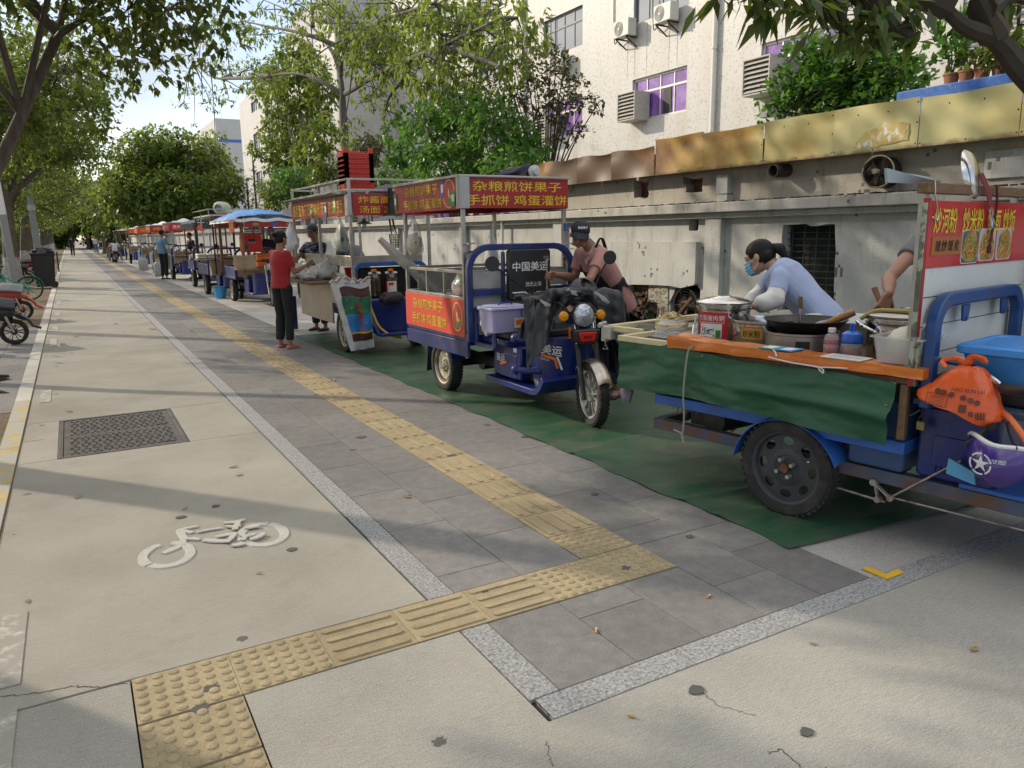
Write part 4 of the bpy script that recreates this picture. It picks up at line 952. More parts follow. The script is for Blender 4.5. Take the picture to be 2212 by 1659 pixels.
for k in range(9):
 a=rk.uniform(-1.2,1.4); P=[Vector((-1.6+.5*t*math.cos(a)*2,9.9-.3+.55*t*math.sin(a)*2.2-.2*t,.10-.11*t+.02*math.sin(t*9+k))) for t in [i/7 for i in range(8)]]
 mb.tube(P,[.06*(1-.09*i) for i in range(8)],6)
tag(mb.build('tree_roots',M_barkd),'dark knotted surface roots spreading at the foot of the leaning tree','roots')
def pk(cx,cy,dx=0.):
 px=378+cx*.3418; py=cy*.3418; return gx(px,py,8+dx)
kb=gx(760,372,8); base=Vector((kb.x,kb.y-.3,0))
trunk=[base,Vector((kb.x,kb.y-.1,2.4)),pk(1082,960),pk(1062,700),pk(1060,600)]
lims=[[pk(1060,610),pk(1045,480),pk(1000,340,.1),pk(930,240,.3),pk(840,150,.5),pk(700,60,.7),pk(560,0,1)],
 [pk(1080,590),pk(1180,530,-.2),pk(1300,455,-.4),pk(1440,385,-.6),pk(1600,325,-.9),pk(1790,240,-1.2),pk(1980,150,-1.5)],
 [pk(1045,590),pk(960,535,-.3),pk(860,485,-.6),pk(760,465,-.8),pk(600,480,-1.1),pk(430,535,-1.4)],
 [pk(1050,480),pk(1045,300),pk(1030,160,.2),pk(1020,20,.3)],
 [pk(1040,285,.2),pk(1100,250,-.2),pk(1250,150,-.6),pk(1450,80,-1),pk(1650,10,-1.4)],
 [pk(1020,290,0),pk(900,240,-.4),pk(760,200,-.8),pk(600,170,-1.1),pk(420,130,-1.4)],
 [pk(870,170,.4),pk(870,60,.5),pk(850,-40,.6)],
 [pk(600,480,-1.1),pk(380,495,-1.3),pk(230,485,-1.5),pk(110,390,-1.6)],
 [pk(1600,335,-.9),pk(1720,420,-.8),pk(1750,500,-.7)],
 [pk(1500,360,-.7),pk(1450,480,-.5),pk(1360,600,-.4),pk(1330,690,-.3)],
 [pk(900,130,.2),pk(1050,140,.1),pk(1250,135,0),pk(1450,120,0)],
 [pk(1720,280,-1),pk(1880,350,-1.1),pk(2050,420,-1.2)]]
rk=random.Random(12); bl=[]
spots=[(560,60),(300,130),(420,170),(230,190),(520,230),(330,260),(150,260),(700,120),(80,350),(250,420),(330,440),(500,420),(620,430),(760,420),(420,560),(300,560),(180,560),(80,580),(60,660),(180,660),(250,620),(330,640),(240,720),(130,790),(250,840),
 (760,30),(900,60),(1000,120),(1130,100),(1100,190),(1220,200),(1150,260),(1260,270),(1330,330),(1150,340),(1080,370),(1330,230),(1440,260),(1390,200),(1250,400),(1180,430),(1390,480),(1450,420),(1530,430),(1480,330),(1600,250),(1560,150),(1500,60),(1680,120),(1680,220),(1760,90),(1850,160),(1900,60),(1990,100),(2060,40),(2000,220),(1850,300),(1700,330),(1680,430),(1760,430),(1900,400),(2010,340),(2080,430),(1950,510),(2100,260),(2150,120),
 (1560,530),(1600,580),(1250,560),(1245,640),(1370,560),(1340,700),(1290,600),(1110,770),(1060,860),(880,330),(860,400),(560,500),(640,510),(960,30),(1250,20),(1400,20),(650,200),(820,230)]
for (x,y) in spots:
 d=rk.uniform(-1.6,1.0); c=pk(x+rk.uniform(-15,15),y+rk.uniform(-10,10),d); s=rk.uniform(.42,.75)
 if y>520: s*=.72
 bl.append((c,(s*1.1,s*1.2,s*.62)))
tree('kapok_tree','tall pale trunked tree with long arching branches and drooping leaves behind the red crates',tuple(base),trunk,lims,bl,L_kapok,M_barkg,.17,40,.155,6,.75,5,twigs=4,width=.22,shell=.2,rl=.5,flare=1.1,fan=.8,tw_r=.016)
def px(x,a,b,c): return gx(a,b,x)
bl=[]; rk=random.Random(77)
for (a,b,s) in ((860,285,.55),(905,250,.6),(960,225,.62),(1010,215,.6),(1060,250,.6),(1110,290,.55),(1140,325,.5),(870,330,.55),(930,300,.75),(1000,290,.8),(1060,320,.75),(900,360,.6),(960,355,.75),(1030,365,.75),(1100,365,.6),(1135,370,.45),(850,370,.5),(945,245,.5),(985,395,.6),(900,395,.6),(1010,240,.55)):
 c=gx(a,b,9.0+rk.uniform(-1.0,.8)); bl.append((c,(s*1.05,s*1.25,s*.8)))
b0=gx(985,400,9.2); lims=[[(b0.x,b0.y,.9),tuple((Vector((b0.x,b0.y,1.6))+c)/2),tuple(c)] for c,_ in bl[::2]]
tree('broad_shrub','broad bright green leafy bush rising behind the pancake cart roof',(b0.x,b0.y,0),[(b0.x,b0.y,0),(b0.x,b0.y,.6),(b0.x,b0.y+.1,1.2)],lims,bl,L_bright,M_bark,.12,85,.16,5,.55,7,twigs=4,width=.30,cat='bush',shell=.5,fan=.8)
bl=[]; rk=random.Random(78); lims=[]
b0=gx(1178,345,10.2)
for (a,b,s) in ((1075,110,.3),(1095,75,.28),(1130,105,.36),(1090,150,.34),(1060,180,.32),(1110,190,.36),(1150,150,.4),(1190,115,.38),(1200,160,.42),(1160,190,.42),(1220,190,.36),(1250,175,.34),(1130,225,.4),(1180,225,.44),(1225,225,.4),(1265,215,.34),(1290,225,.26),(1105,265,.34),(1150,265,.38),(1210,265,.38),(1250,285,.32),(1205,300,.28),(1060,130,.26),(1220,130,.3),(1085,230,.32)):
 c=gx(a,b,10.2+rk.uniform(-.7,.7)); bl.append((c,(s,s*1.1,s*.7))); lims.append([(b0.x,b0.y+rk.uniform(-.1,.1),1.6),tuple((Vector((b0.x,b0.y,2.3))*.55+c*.45)),tuple(c)])
tree('sparse_tree','sparse dark small leaved tree with many thin stems in front of the building',(b0.x,b0.y,0),[(b0.x,b0.y,0),(b0.x,b0.y,.8),(b0.x,b0.y,1.6)],lims,bl,L_olive,M_barkd,.07,150,.115,5,.2,9,twigs=7,width=.30,shell=.2,rl=.42)
bl=[]; rk=random.Random(79); lims=[]
b0=gx(1790,262,7.6)
for (a,b,s) in ((1690,215,.24),(1715,175,.3),(1745,135,.3),(1790,115,.34),(1830,140,.36),(1870,120,.3),(1910,135,.34),(1945,150,.28),(1965,170,.2),(1760,180,.36),(1810,180,.4),(1865,180,.42),(1920,180,.34),(1725,215,.3),(1780,220,.36),(1840,220,.38),(1900,215,.34),(1945,205,.2),(1680,240,.18),(1740,240,.22),(1860,110,.26),(1780,150,.3),(1700,195,.24)):
 c=gx(a,b,7.6+rk.uniform(-.45,.4)); bl.append((c,(s,s*1.1,s*.85))); lims.append([(b0.x,b0.y,2.0),tuple(Vector((b0.x,b0.y,2.6))*.6+c*.4),tuple(c)])
tree('ficus_bush','dense glossy green bush above the yellow sheets left of the blue ledge',(b0.x,b0.y,0),[(b0.x,b0.y,0),(b0.x,b0.y,1.0),(b0.x,b0.y,2.0)],lims,bl,L_bright,M_bark,.06,420,.085,5,.05,11,twigs=5,width=.36,cat='bush',shell=.35,tw_r=.007)
bl=[]; rk=random.Random(80); x0=11.; b0=gx(660,395,x0)
for (a,b,s) in ((640,115,.9),(610,150,1.0),(670,150,1.0),(580,180,1.0),(640,190,1.2),(695,195,.9),(600,225,.9),(560,200,.6),(620,255,.9),(670,250,1.1),(590,285,1.0),(640,290,1.2),(690,290,.9),(570,320,.8),(620,330,1.1),(670,330,1.0),(700,340,.7),(600,360,.8)):
 c=gx(a,b,x0+rk.uniform(-1.2,1.2)); bl.append((c,(s,s*1.2,s*.85)))
lims=[[(b0.x,b0.y,3.3),tuple(Vector((b0.x,b0.y,5.))*.6+c*.4),tuple(c)] for c,_ in bl[::2]]
tree('garden_tree','dense yellow green tree in front of the tall end block, left of the pale trunk',(b0.x,b0.y,0),[(b0.x,b0.y,0),(b0.x,b0.y,1.8),(b0.x,b0.y,3.4)],lims,bl,L_mid,M_bark,.2,34,.26,5,.6,13,twigs=3,width=.27)
for i,(a,b,x0,s,lab) in enumerate(((590,420,9.0,1.0,'low yellow green shrub above the blue tarpaulin roof'),(640,400,9.5,1.1,'loose pale green shrub under the garden tree'),(700,390,10,.8,'thin shrub between the garden tree and the pale trunk'),(790,335,11,.9,'small sparse shrub against the grey end wall'),(800,400,8.5,.8,'shrub behind the stacked red crates'))):
 rk=random.Random(90+i); c0=gx(a,b,x0); bl=[(c0+Vector((rk.uniform(-.5,.5),rk.uniform(-.9,.9),rk.uniform(-.4,.5))),(s*.6,s*.75,s*.5)) for _ in range(7)]
 tree('garden_shrub',lab,(c0.x,c0.y,0),[(c0.x,c0.y,0),(c0.x,c0.y,.8),(c0.x,c0.y,c0.z-.3)],[],bl,(L_mid,L_bright,L_mid,L_olive,L_bright)[i],M_bark,.05,60,.17,5,.4,50+i,'shrubs behind the wall',cat='bush',twigs=4,width=.3)
for a,top,bot,lab in ((553,325,435,'narrow dark cypress beside the sunlit block'),(536,385,435,'shorter dark cypress left of the narrow one')):
 c0=gx(a,bot,11.5); ct=gx(a,top,11.5); h=ct.z; bl=[]
 for k in range(12): z=.6+(h-.9)*k/11; bl.append(((c0.x,c0.y,z),(.5*(1-(k/11)**1.6*.8),)*2+(.45,)))
 tree('cypress',lab,(c0.x,c0.y,0),[(c0.x,c0.y,0),(c0.x,c0.y,h*.5),(c0.x,c0.y,h-.3)],[],bl,L_dark,M_bark,.1,120,.14,5,-.6,60,'cypresses in the yard',width=.2)
bl=[]; rk=random.Random(81); y0=60
for (a,b,s) in ((300,330,2.0),(340,320,2.2),(390,325,2.2),(430,335,2.0),(465,360,1.8),(490,395,1.5),(280,365,2.0),(330,370,2.6),(390,375,2.6),(440,390,2.4),(480,420,1.6),(270,410,2.0),(320,420,2.4),(380,425,2.6),(430,430,2.3),(300,450,1.8),(360,455,2.0),(255,440,1.6),(475,440,1.4)):
 c=gy(a,b,y0+rk.uniform(-4,5)); bl.append((c,(s*.9,s,s*.72)))
c0=gy(375,470,y0)
tree('rounded_tree','big rounded dark green tree down the street behind the row of carts',(c0.x,c0.y,0),[(c0.x,c0.y,0),(c0.x,c0.y,1.5),(c0.x,c0.y,3.)],[[(c0.x,c0.y,2.8),tuple((Vector((c0.x,c0.y,3))+Vector(c))/2),tuple(c)] for c,_ in bl[::3]],bl,L_mid,M_bark,.35,9,.34,5,.5,15,twigs=2,width=.3,shell=.5)
for i,(a,b,y0,s,lab) in enumerate(((215,430,85,3.,'far tree closing the end of the street behind the road sign'),(180,440,125,4.,'farthest tree at the very end of the lane'),(250,455,72,2.,'low tree left of the rounded tree'))):
 c0=gy(a,b,y0); rk=random.Random(140+i); bl=[(c0+Vector((rk.uniform(-s,s),rk.uniform(-s,s),rk.uniform(-s*.6,s*.6))),(s*.6,s*.6,s*.5)) for _ in range(9)]
 tree('far_tree',lab,(c0.x,c0.y,0),[(c0.x,c0.y,0),(c0.x,c0.y,1.5),(c0.x,c0.y,max(2,c0.z-1))],[],bl,(L_dark,L_dark,L_mid)[i],M_bark,.25,4,.5,4,.4,150+i,'trees at the far end of the street',width=.32)
for i,y in enumerate((14,22,30,40,52,66,84)):
 rk=random.Random(170+i); c0=Vector((-17-rk.random()*2,y,4)); bl=[(c0+Vector((rk.uniform(-2.2,2.2),rk.uniform(-3,3),rk.uniform(-2,2))),(1.7,1.9,1.2)) for _ in range(9)]
 tree('roadside_tree','tree across the road, seen only through the gaps between the near trunks',(c0.x,c0.y,0),[(c0.x,c0.y,0),(c0.x,c0.y,1.5),(c0.x,c0.y,3.)],[],bl,L_dark,M_bark,.2,8,.3,4,.4,180+i,'trees across the road',width=.32)
tr0=Vector((4.35,1.05,0))
B=[gd(2290,230,3.3),gd(2205,150,3.3),gd(2150,85,3.25),gd(2080,55,3.2),gd(2020,-10,3.2),gd(1960,-90,3.2)]
t2=[gd(2150,80,3.25),gd(2125,20,3.2),gd(2080,-60,3.1)]
fin=[[gd(2040,10,3.2),gd(1960,-25,3.1),gd(1880,-15,3.0),gd(1800,5,2.95)],[gd(2020,-5,3.2),gd(1900,-40,3.),gd(1780,-35,2.9),gd(1660,-20,2.85),gd(1580,-5,2.8)],[gd(1880,-15,3.0),gd(1900,30,3.0),gd(1950,75,3.0),gd(1985,85,3.0)],[gd(2120,20,3.2),gd(2180,-10,3.3),gd(2230,10,3.4)],[gd(1800,5,2.95),gd(1810,40,2.95),gd(1830,70,2.95)]]
bl=[(gd(a,b-16,d),(s*.8,s*.8,s*.5)) for a,b,d,s in ((1700,0,2.85,.10),(1640,8,2.85,.09),(1660,35,2.85,.06),(1590,5,2.8,.09),(1555,5,2.8,.08),(1770,10,2.9,.11),(1740,40,2.9,.08),(1830,15,2.95,.13),(1870,50,2.95,.12),(1880,85,2.95,.10),(1850,95,2.95,.08),(1815,60,2.95,.08),(1920,15,3.0,.11),(1975,40,3.0,.05),(1985,85,3.0,.055),(1960,10,3.,.09),(2180,30,3.3,.08),(2200,70,3.35,.06),(1840,-40,3.,.2),(1700,-50,2.9,.18),(1950,-60,3.1,.2),(2190,-20,3.3,.15),(1910,65,3.0,.06))]
o=tree('mango_tree','dark branch of a long leaved tree reaching in from the right edge over the cart',tuple(tr0),[tr0,tr0+Vector((.03,0,1.0)),tr0+Vector((-.02,.05,1.8)),B[0]],[B,t2]+fin,bl,L_dark,M_barkd,.085,800,.10,6,.6,17,width=.17,shell=.15,rl=.75,flare=1.3,fan=.8,tw_r=.004,twigs=1)
M_pot=mat('terracotta',(.30,.13,.07),.85,var=.2,scale=14,c2=(.18,.12,.09),c2t=(.55,.7),c2s=12)
def pot(a,b,h,label,leafm,ll,spread,seed,stemmy=False):
 c=gx(a,b,6.5); o=thing('potted_plant',label,'potted plant',(c.x,c.y,2.64),0,'potted plants on the blue ledge')
 m=MB(); m.lathe([(0,2.64),(.045,2.64),(.06,2.725),(.066,2.725),(.066,2.74),(.055,2.74),(.055,2.73),(0,2.73)],(c.x,c.y,0),n=18); m.build('pot',M_pot,o)
 bl=[((c.x,c.y,2.77+h*.4),(spread*1.15,spread*1.25,h*.6))]
 if stemmy: bl=[((c.x+.09*math.cos(k*2.1),c.y+.1*math.sin(k*2.1),2.79+h*.25+.05*k),(spread*.5,spread*.5,h*.35)) for k in range(6)]
 fastmesh('foliage',leaves(bl,2600 if not stemmy else 4200,ll,5,-.5 if stemmy else .4,seed,.25 if not stemmy else .36,.2),4,leafm,o)
 m=MB()
 for k in range(4): m.tube([(c.x,c.y,2.72),(c.x+.04*math.cos(k*1.7),c.y+.04*math.sin(k*1.7),2.86),(c.x+.08*math.cos(k*1.7),c.y+.08*math.sin(k*1.7),2.84+h*.5)],.006,5)
 m.build('stems',M_barkg,o)
pot(2055,170,.30,'upright dark green plant in a terracotta pot, leftmost on the blue ledge',L_bright,.07,.14,201,True)
pot(2088,165,.16,'low pale bushy plant hiding its pot, second on the blue ledge',L_mid,.07,.13,202)
pot(2122,155,.14,'pepper like plant with yellow fruit in a small dark pot on the blue ledge',L_mid,.08,.10,203)
pot(2160,150,.15,'small leafy plant in a bright terracotta pot on the blue ledge',L_kapok,.08,.11,204)
pot(2200,140,.20,'taller pale plant in a pot at the right end of the blue ledge',L_kapok,.08,.13,205)
for i in range(11):
 y=29+i*7.5+2*math.sin(i*2.); rk=random.Random(300+i); c0=Vector((-4.3+.5*math.sin(i*1.7),y,1.2))
 bl=[(c0+Vector((rk.uniform(-.6,.6),rk.uniform(-3.4,3.4),rk.uniform(-.5,.9))),(.9,1.5,.8)) for _ in range(9)]
 tree('roadside_shrub','dark shrub growing low between the limewashed trunks and the road',(c0.x,y,0),[(c0.x,y,0),(c0.x,y,.5),(c0.x,y,1.0)],[],bl,L_dark,M_bark,.05,26,.22,5,.3,310+i,'shrubs between the left trunks',cat='bush',twigs=2,width=.32)
for i,(x,y,z) in enumerate(((-9,135,4),(-3,142,5),(3,138,4),(9,132,4.5),(15,140,5),(-15,128,4.5),(6,118,3.5),(0,150,7),(-7,150,8))):
 rk=random.Random(330+i); c0=Vector((x,y,z)); bl=[(c0+Vector((rk.uniform(-3,3),rk.uniform(-3,3),rk.uniform(-3.4,3))),(2.4,2.4,1.9)) for _ in range(13)]
 tree('street_end_tree','tree in the dark green screen that closes the far end of the street',(x,y,0),[(x,y,0),(x,y,1.5),(x,y,3)],[],bl,(L_dark,L_mid)[i%2],M_bark,.25,3.2,.55,4,.4,340+i,'trees closing the end of the street',width=.34)
# ================================================================== CARTS: shared pieces
M_tyre=mat('tyre_rubber',(.022,.021,.020),.8,var=.3,scale=12,c2=(.075,.065,.052),c2t=(.5,.75),c2s=7,bump=.3,bscale=40)
M_blue=mat('dark_blue_paint',(.011,.026,.13),.4,var=.3,scale=5,c2=(.075,.06,.055),c2t=(.52,.75),c2s=6,coat=.06)
M_blueg=mat('glossy_blue_body',(.008,.020,.155),.33,var=.25,scale=3,c2=(.07,.07,.085),c2t=(.5,.85),c2s=5,coat=.12)
M_lblue=mat('worn_light_blue_paint',(.03,.12,.42),.45,var=.25,scale=6,c2=(.12,.07,.04),c2t=(.58,.7),c2s=9)
M_steel=mat('dull_stainless_steel',(.42,.40,.37),.36,metal=.85,var=.2,scale=9,c2=(.12,.09,.06),c2t=(.6,.8),c2s=7)
M_shiny=mat('polished_steel',(.62,.61,.59),.16,metal=1.,var=.08,scale=4)
M_alloy=mat('silver_alloy',(.50,.49,.46),.35,metal=.7,var=.12)
M_rim=mat('dirty_steel_rim',(.40,.36,.28),.45,metal=.5,var=.25,scale=14,c2=(.12,.09,.06),c2t=(.5,.7),c2s=10)
M_black=mat('black_plastic',(.018,.018,.019),.45,var=.25,scale=8)
M_blackm=mat('black_metal',(.02,.019,.018),.5,var=.3,scale=8,metal=.3)
M_red=mat('red_sign',(.33,.018,.022),.35,var=.1,scale=3,c2=(.22,.02,.02),c2t=(.6,.8),c2s=2)
M_redb=mat('orange_red_banner',(.62,.055,.02),.55,var=.12,scale=2.5,bump=.15,bscale=7)
M_yel=mat('yellow_letters',(.70,.46,.03),.45,var=.12,scale=6)
M_white=mat('white_plastic_clean',(.72,.72,.70),.4,var=.05)
M_wht=mat('white_print',(.70,.70,.68),.5,var=.05)
M_green=mat('green_print',(.02,.28,.09),.45,var=.08)
M_pblue=mat('blue_print',(.03,.11,.42),.45,var=.08)
M_wood=mat('worn_brown_wood',(.17,.10,.05),.65,var=.3,scale=6,stretch=(1,9,9),bump=.3,bscale=25)
M_clear=mat('clear_plastic_film',(.80,.80,.77),.22,var=.06,scale=6,alpha=.42,spec=.8)
M_bagw=mat('thin_white_bag',(.72,.73,.74),.35,var=.08,scale=7,alpha=.86,bump=.8,bscale=9)
M_orange=mat('orange_plastic',(.75,.16,.015),.35,var=.12)
M_lred=mat('bright_red_plastic',(.60,.02,.012),.3,var=.1)
M_card=mat('cardboard',(.36,.25,.15),.85,var=.12)
def spin(mb,prof,c,ax,n=28,m=0):
 return mb.lathe(prof,c,ax,n,m)
def tyre_prof(r,w):
 return [(r*.70,-w*.34),(r*.80,-w*.5),(r*.93,-w*.49),(r*.985,-w*.36),(r,-w*.15),(r,w*.15),(r*.985,w*.36),(r*.93,w*.49),(r*.80,w*.5),(r*.70,w*.34)]
def wheel(root,c,r,w,ax,style,rimm=None,tread=True):
 ax=Vector(ax).normalized(); c=Vector(c); B=basis(ax)
 m=MB(); pr=tyre_prof(r,w); n=40
 rings=[[c+B@Vector((rr*math.cos(2*math.pi*j/n),rr*math.sin(2*math.pi*j/n),z)) for j in range(n)] for rr,z in pr]
 m.ring(rings+[rings[0]],cap=False)
 if tread:
  for k in range(44):
   for s in (-1,1):
    a=2*math.pi*(k+(.5 if s>0 else 0))/44; T=Matrix.Translation(c)@B.to_4x4()@Matrix.Rotation(a,4,'Z')
    m.box(r*.955,r*1.006,-r*.03,r*.03,s*w*.12 if s>0 else -w*.47,s*w*.12 if s<0 else w*.47,0,T)
 t=m.build('tyre',M_tyre,root,smooth=35)
 rm=rimm or M_rim
 m=MB(); R0=r*.71
 T=Matrix.Translation(c)@B.to_4x4()
 for s in (-1,1): m.lathe([(R0*.93,s*w*.22),(R0*.97,s*w*.36),(R0*1.04,s*w*.40),(R0*1.04,s*w*.34),(R0*.97,s*w*.2)],(0,0,0),n=36);
 m.lathe([(R0*.95,-w*.3),(R0*.95,w*.3),(R0*.99,w*.3),(R0*.99,-w*.3)],(0,0,0),n=36)
 if style=='disc':
  holes=[]
  for k in range(8):
   a=2*math.pi*k/8; holes.append([(R0*.76*math.cos(a)+(.12*R0*math.cos(b))*math.cos(a)-(.17*R0*math.sin(b))*math.sin(a),R0*.76*math.sin(a)+(.12*R0*math.cos(b))*math.sin(a)+(.17*R0*math.sin(b))*math.cos(a)) for b in [2*math.pi*q/14 for q in range(14)]])
  shape2d([(R0*.97*math.cos(2*math.pi*q/48),R0*.97*math.sin(2*math.pi*q/48)) for q in range(48)],holes,Matrix.Translation((0,0,w*.12)),.006,m)
  m.lathe([(R0*.56,w*.12+.004),(R0*.50,w*.20),(R0*.36,w*.21),(R0*.33,w*.17),(R0*.14,w*.17),(R0*.12,w*.24),(0,w*.24)],(0,0,0),n=28)
  for k in range(8):
   a=2*math.pi*(k+.5)/8; Q=Matrix.Rotation(a,4,'Z'); m.box(R0*.52,R0*.86,-R0*.05,R0*.05,w*.12+.005,w*.19,0,Q)
 elif style=='spoke6':
  for k in range(6):
   a=2*math.pi*k/6; Q=Matrix.Rotation(a,4,'Z')
   for s in (-1,1): m.beam(Q@Vector((R0*.24,s*R0*.06,0)),Q@Vector((R0*.96,s*R0*.20,0)),R0*.085,w*.35,0,(0,0,1))
  m.lathe([(0,w*.34),(R0*.30,w*.30),(R0*.34,w*.2),(R0*.34,-w*.2),(R0*.30,-w*.30),(0,-w*.34)],(0,0,0),n=24)
 else:
  m.lathe([(R0*.95,w*.05),(R0*.75,w*.22),(R0*.55,w*.14),(R0*.42,w*.14),(R0*.36,w*.26),(R0*.22,w*.28),(R0*.18,w*.36),(0,w*.38)],(0,0,0),n=28)
  for k in range(5): a=2*math.pi*k/5; m.cyl((R0*.3*math.cos(a),R0*.3*math.sin(a),w*.25),(R0*.3*math.cos(a),R0*.3*math.sin(a),w*.36),R0*.05,n=6)
 m.v=[tuple(T@Vector(v)) for v in m.v]
 m.build('rim',rm,root,smooth=35)
 return t
def sign(root,name,M,w,h,lines,m_bg=None,m_tx=None,bold=.02,th=.02,frame=True):
 """board in M's local xy, facing +z, origin at its middle; its lettering is a sub-part."""
 b=MB(); b.box(-w/2,w/2,-h/2,h/2,-th,0,0,M); bo=b.build(name,m_bg or M_red,root,bevel=.002)
 if lines:
  t=MB()
  for (s,cx_,cy_,lh,lw) in lines: text(t,s,M@Matrix.Translation((cx_,cy_,0)),lh,lw,bold=bold,th=.0025)
  t.build('lettering',m_tx or M_yel,bo,smooth=0,fix=False)
 return bo
def card(root,name,M,w,h,m_bg,strip=None,m2=None,th=.003,label=None):
 b=MB(); b.box(-w/2,w/2,-h/2,h/2,0,th,0,M);
 if m2: b.box(-w*.38,w*.38,-h*.2,h*.28,th,th+.001,1,M)
 o=b.build(name,[m_bg,m2] if m2 else m_bg,root,smooth=0)
 return o
def face(o,nrm):
 """board frame at o: z along nrm, y up."""
 z=Vector(nrm).normalized(); x=Vector((0,0,1)).cross(z).normalized(); y=z.cross(x)
 return Matrix(((x.x,y.x,z.x,o[0]),(x.y,y.y,z.y,o[1]),(x.z,y.z,z.z,o[2]),(0,0,0,1)))
NX=(-1,0,0); NY=(0,-1,0)
def crumple(c,r,seed,amp=.18,n=18,fq=2.2,M=None,sq=0.):
 """a crumpled closed bag-like surface."""
 mb=MB(); mb.ell((0,0,0),(1,1,1),n)
 V=[]
 for v in mb.v:
  d=Vector(v); k=1+amp*fbm(d.x*fq+seed*3.1,d.y*fq-seed,d.z*fq,4)*1.6
  q=Vector((math.copysign(abs(d.x)**(1-sq),d.x),math.copysign(abs(d.y)**(1-sq),d.y),math.copysign(abs(d.z)**(1-sq),d.z)))*k
  q=Vector((q.x*r[0],q.y*r[1],q.z*r[2]))
  if M is not None: q=M@q
  V.append(tuple(q+Vector(c)))
 mb.v=V; return mb
def hangbag(name,label,top,w,h,mtl,seed,content=None,cat='plastic bag',cm=None,d=None):
 """a bag hung by its knot: narrow neck, full bottom."""
 t=Vector(top); o=thing(name,label,cat,(t.x,t.y,t.z-h)); d=d or w*.6
 mb=MB(); P=[]; n=20; k=12
 prof=[(.05,0),(.10,.06),(.28,.16),(.55,.3),(.80,.45),(.96,.62),(1,.78),(.93,.9),(.7,.98),(.2,1.0)]
 rings=[]
 for (rr,z) in prof:
  ring=[]
  for j in range(n):
   a=2*math.pi*j/n; q=rr*(1+.13*fbm(math.cos(a)*2+seed,math.sin(a)*2,z*3,3)*2*(.4+rr))+ (.05*math.sin(a*7+seed) if z<.5 else .02*math.sin(a*9))
   ring.append(t+Vector((math.cos(a)*q*d/2,math.sin(a)*q*w/2,-z*h)))
  rings.append(ring)
 mb.ring(rings); mb.build('bag',mtl,o,smooth=60)
 if content:
  m=crumple((t.x,t.y,t.z-h*.72),(d*.42,w*.42,h*.24),seed+5,.25); m.build(content,cm,o,smooth=60)
 m=MB(); m.tube([t,t+Vector((0,.01,.03)),t+Vector((0,-.01,.05))],.006,5); m.build('knot',mtl,o)
 return o
M_inner=mat('purple_clear_box',(.50,.47,.72),.25,var=.1,scale=6,alpha=.62,spec=.6)
def handle_mirror(root,p0,p1,nrm=(0,-1,.15),r=.056):
 m=MB(); p0=Vector(p0); p1=Vector(p1); m.tube(bez([p0,(p0+p1)/2+Vector((0,.03,0)),p1],6),.006,6); m.build('mirror_stem',M_blackm,root)
 m=MB(); m.lathe([(0,-.018),(r*.6,-.014),(r,0),(r*1.0,.008),(0,.008)],p1,nrm,22); m.build('mirror',M_black,root)
# ================================================================== PANCAKE CART (blue trike with the red signs)
pc=thing('pancake_cart','blue three wheeled cart with red pancake signs and a black rain cover on its handlebar','food cart',(3.55,6.1,0))
X0,X1,Y0,Y1=3.0,4.1,6.1,7.48
wheel(pc,(3.07,6.67,.245),.245,.125,NX,'dish'); wheel(pc,(4.03,6.67,.245),.245,.125,(1,0,0),'dish',tread=False)
hd=Vector((-math.sin(R(13)),-math.cos(R(13)),0)); lat=Vector((-math.cos(R(13)),math.sin(R(13)),0)); fc=Vector((3.415,4.735,.255))
wheel(pc,fc,.255,.085,lat,'spoke6',M_alloy)
m=MB(); m.box(X0,X1,Y0-.04,Y1,.545,.60); m.box(X0+.02,X1-.02,Y0,Y1-.01,.50,.5445); m.build('bed',M_blue,pc,bevel=.006)
for xx in (X0-.002,X1-.03): m=MB(); m.prism([(Y0-.04,.40),(Y1,.40),(Y1,.53),(Y0-.04,.545)],.03,yz(xx)); m.build('side_rail',M_blue,pc,bevel=.004)
m=MB(); m.beam((3.3,7.4,.36),(3.3,5.2,.30),.06,.08); m.beam((3.8,7.4,.36),(3.8,5.2,.30),.06,.08); m.cyl((3.05,6.67,.25),(4.05,6.67,.25),.035); m.cyl((3.45,6.67,.25),(3.65,6.67,.25),.09); m.box(3.4,3.7,6.0,6.3,.2,.42); m.build('chassis',M_blackm,pc,bevel=.004)
m=MB()
for xx in (3.02,): m.add([(xx,6.98,.5),(xx+.16,6.98,.5),(xx+.16,7.03,.16),(xx,7.05,.13),(xx,7.0,.5),(xx+.16,7.0,.5),(xx+.16,7.045,.16),(xx,7.065,.13)],[(0,1,2,3),(7,6,5,4),(0,4,5,1),(2,6,7,3),(1,5,6,2),(3,7,4,0)])
m.build('mud_flap',M_black,pc)
m=MB()
a=[R(20+140*k/10) for k in range(11)]
m.sheet(lambda u,v:(3.0+.15*v,6.67-.27*math.cos(R(15+150*u)),.245+.29*math.sin(R(15+150*u))),14,2,0,.004); m.build('rear_mudguard',M_blue,pc,fix=False)
bn=sign(pc,'side_banner',face((X0-.006,(6.11+7.48)/2,.745),NX),1.37,.335,[('杂粮煎饼果子',-.12,.072,.105,.72),('手抓饼 鸡蛋灌饼',-.10,-.075,.105,.82)],M_redb,M_yel,.03,.004)
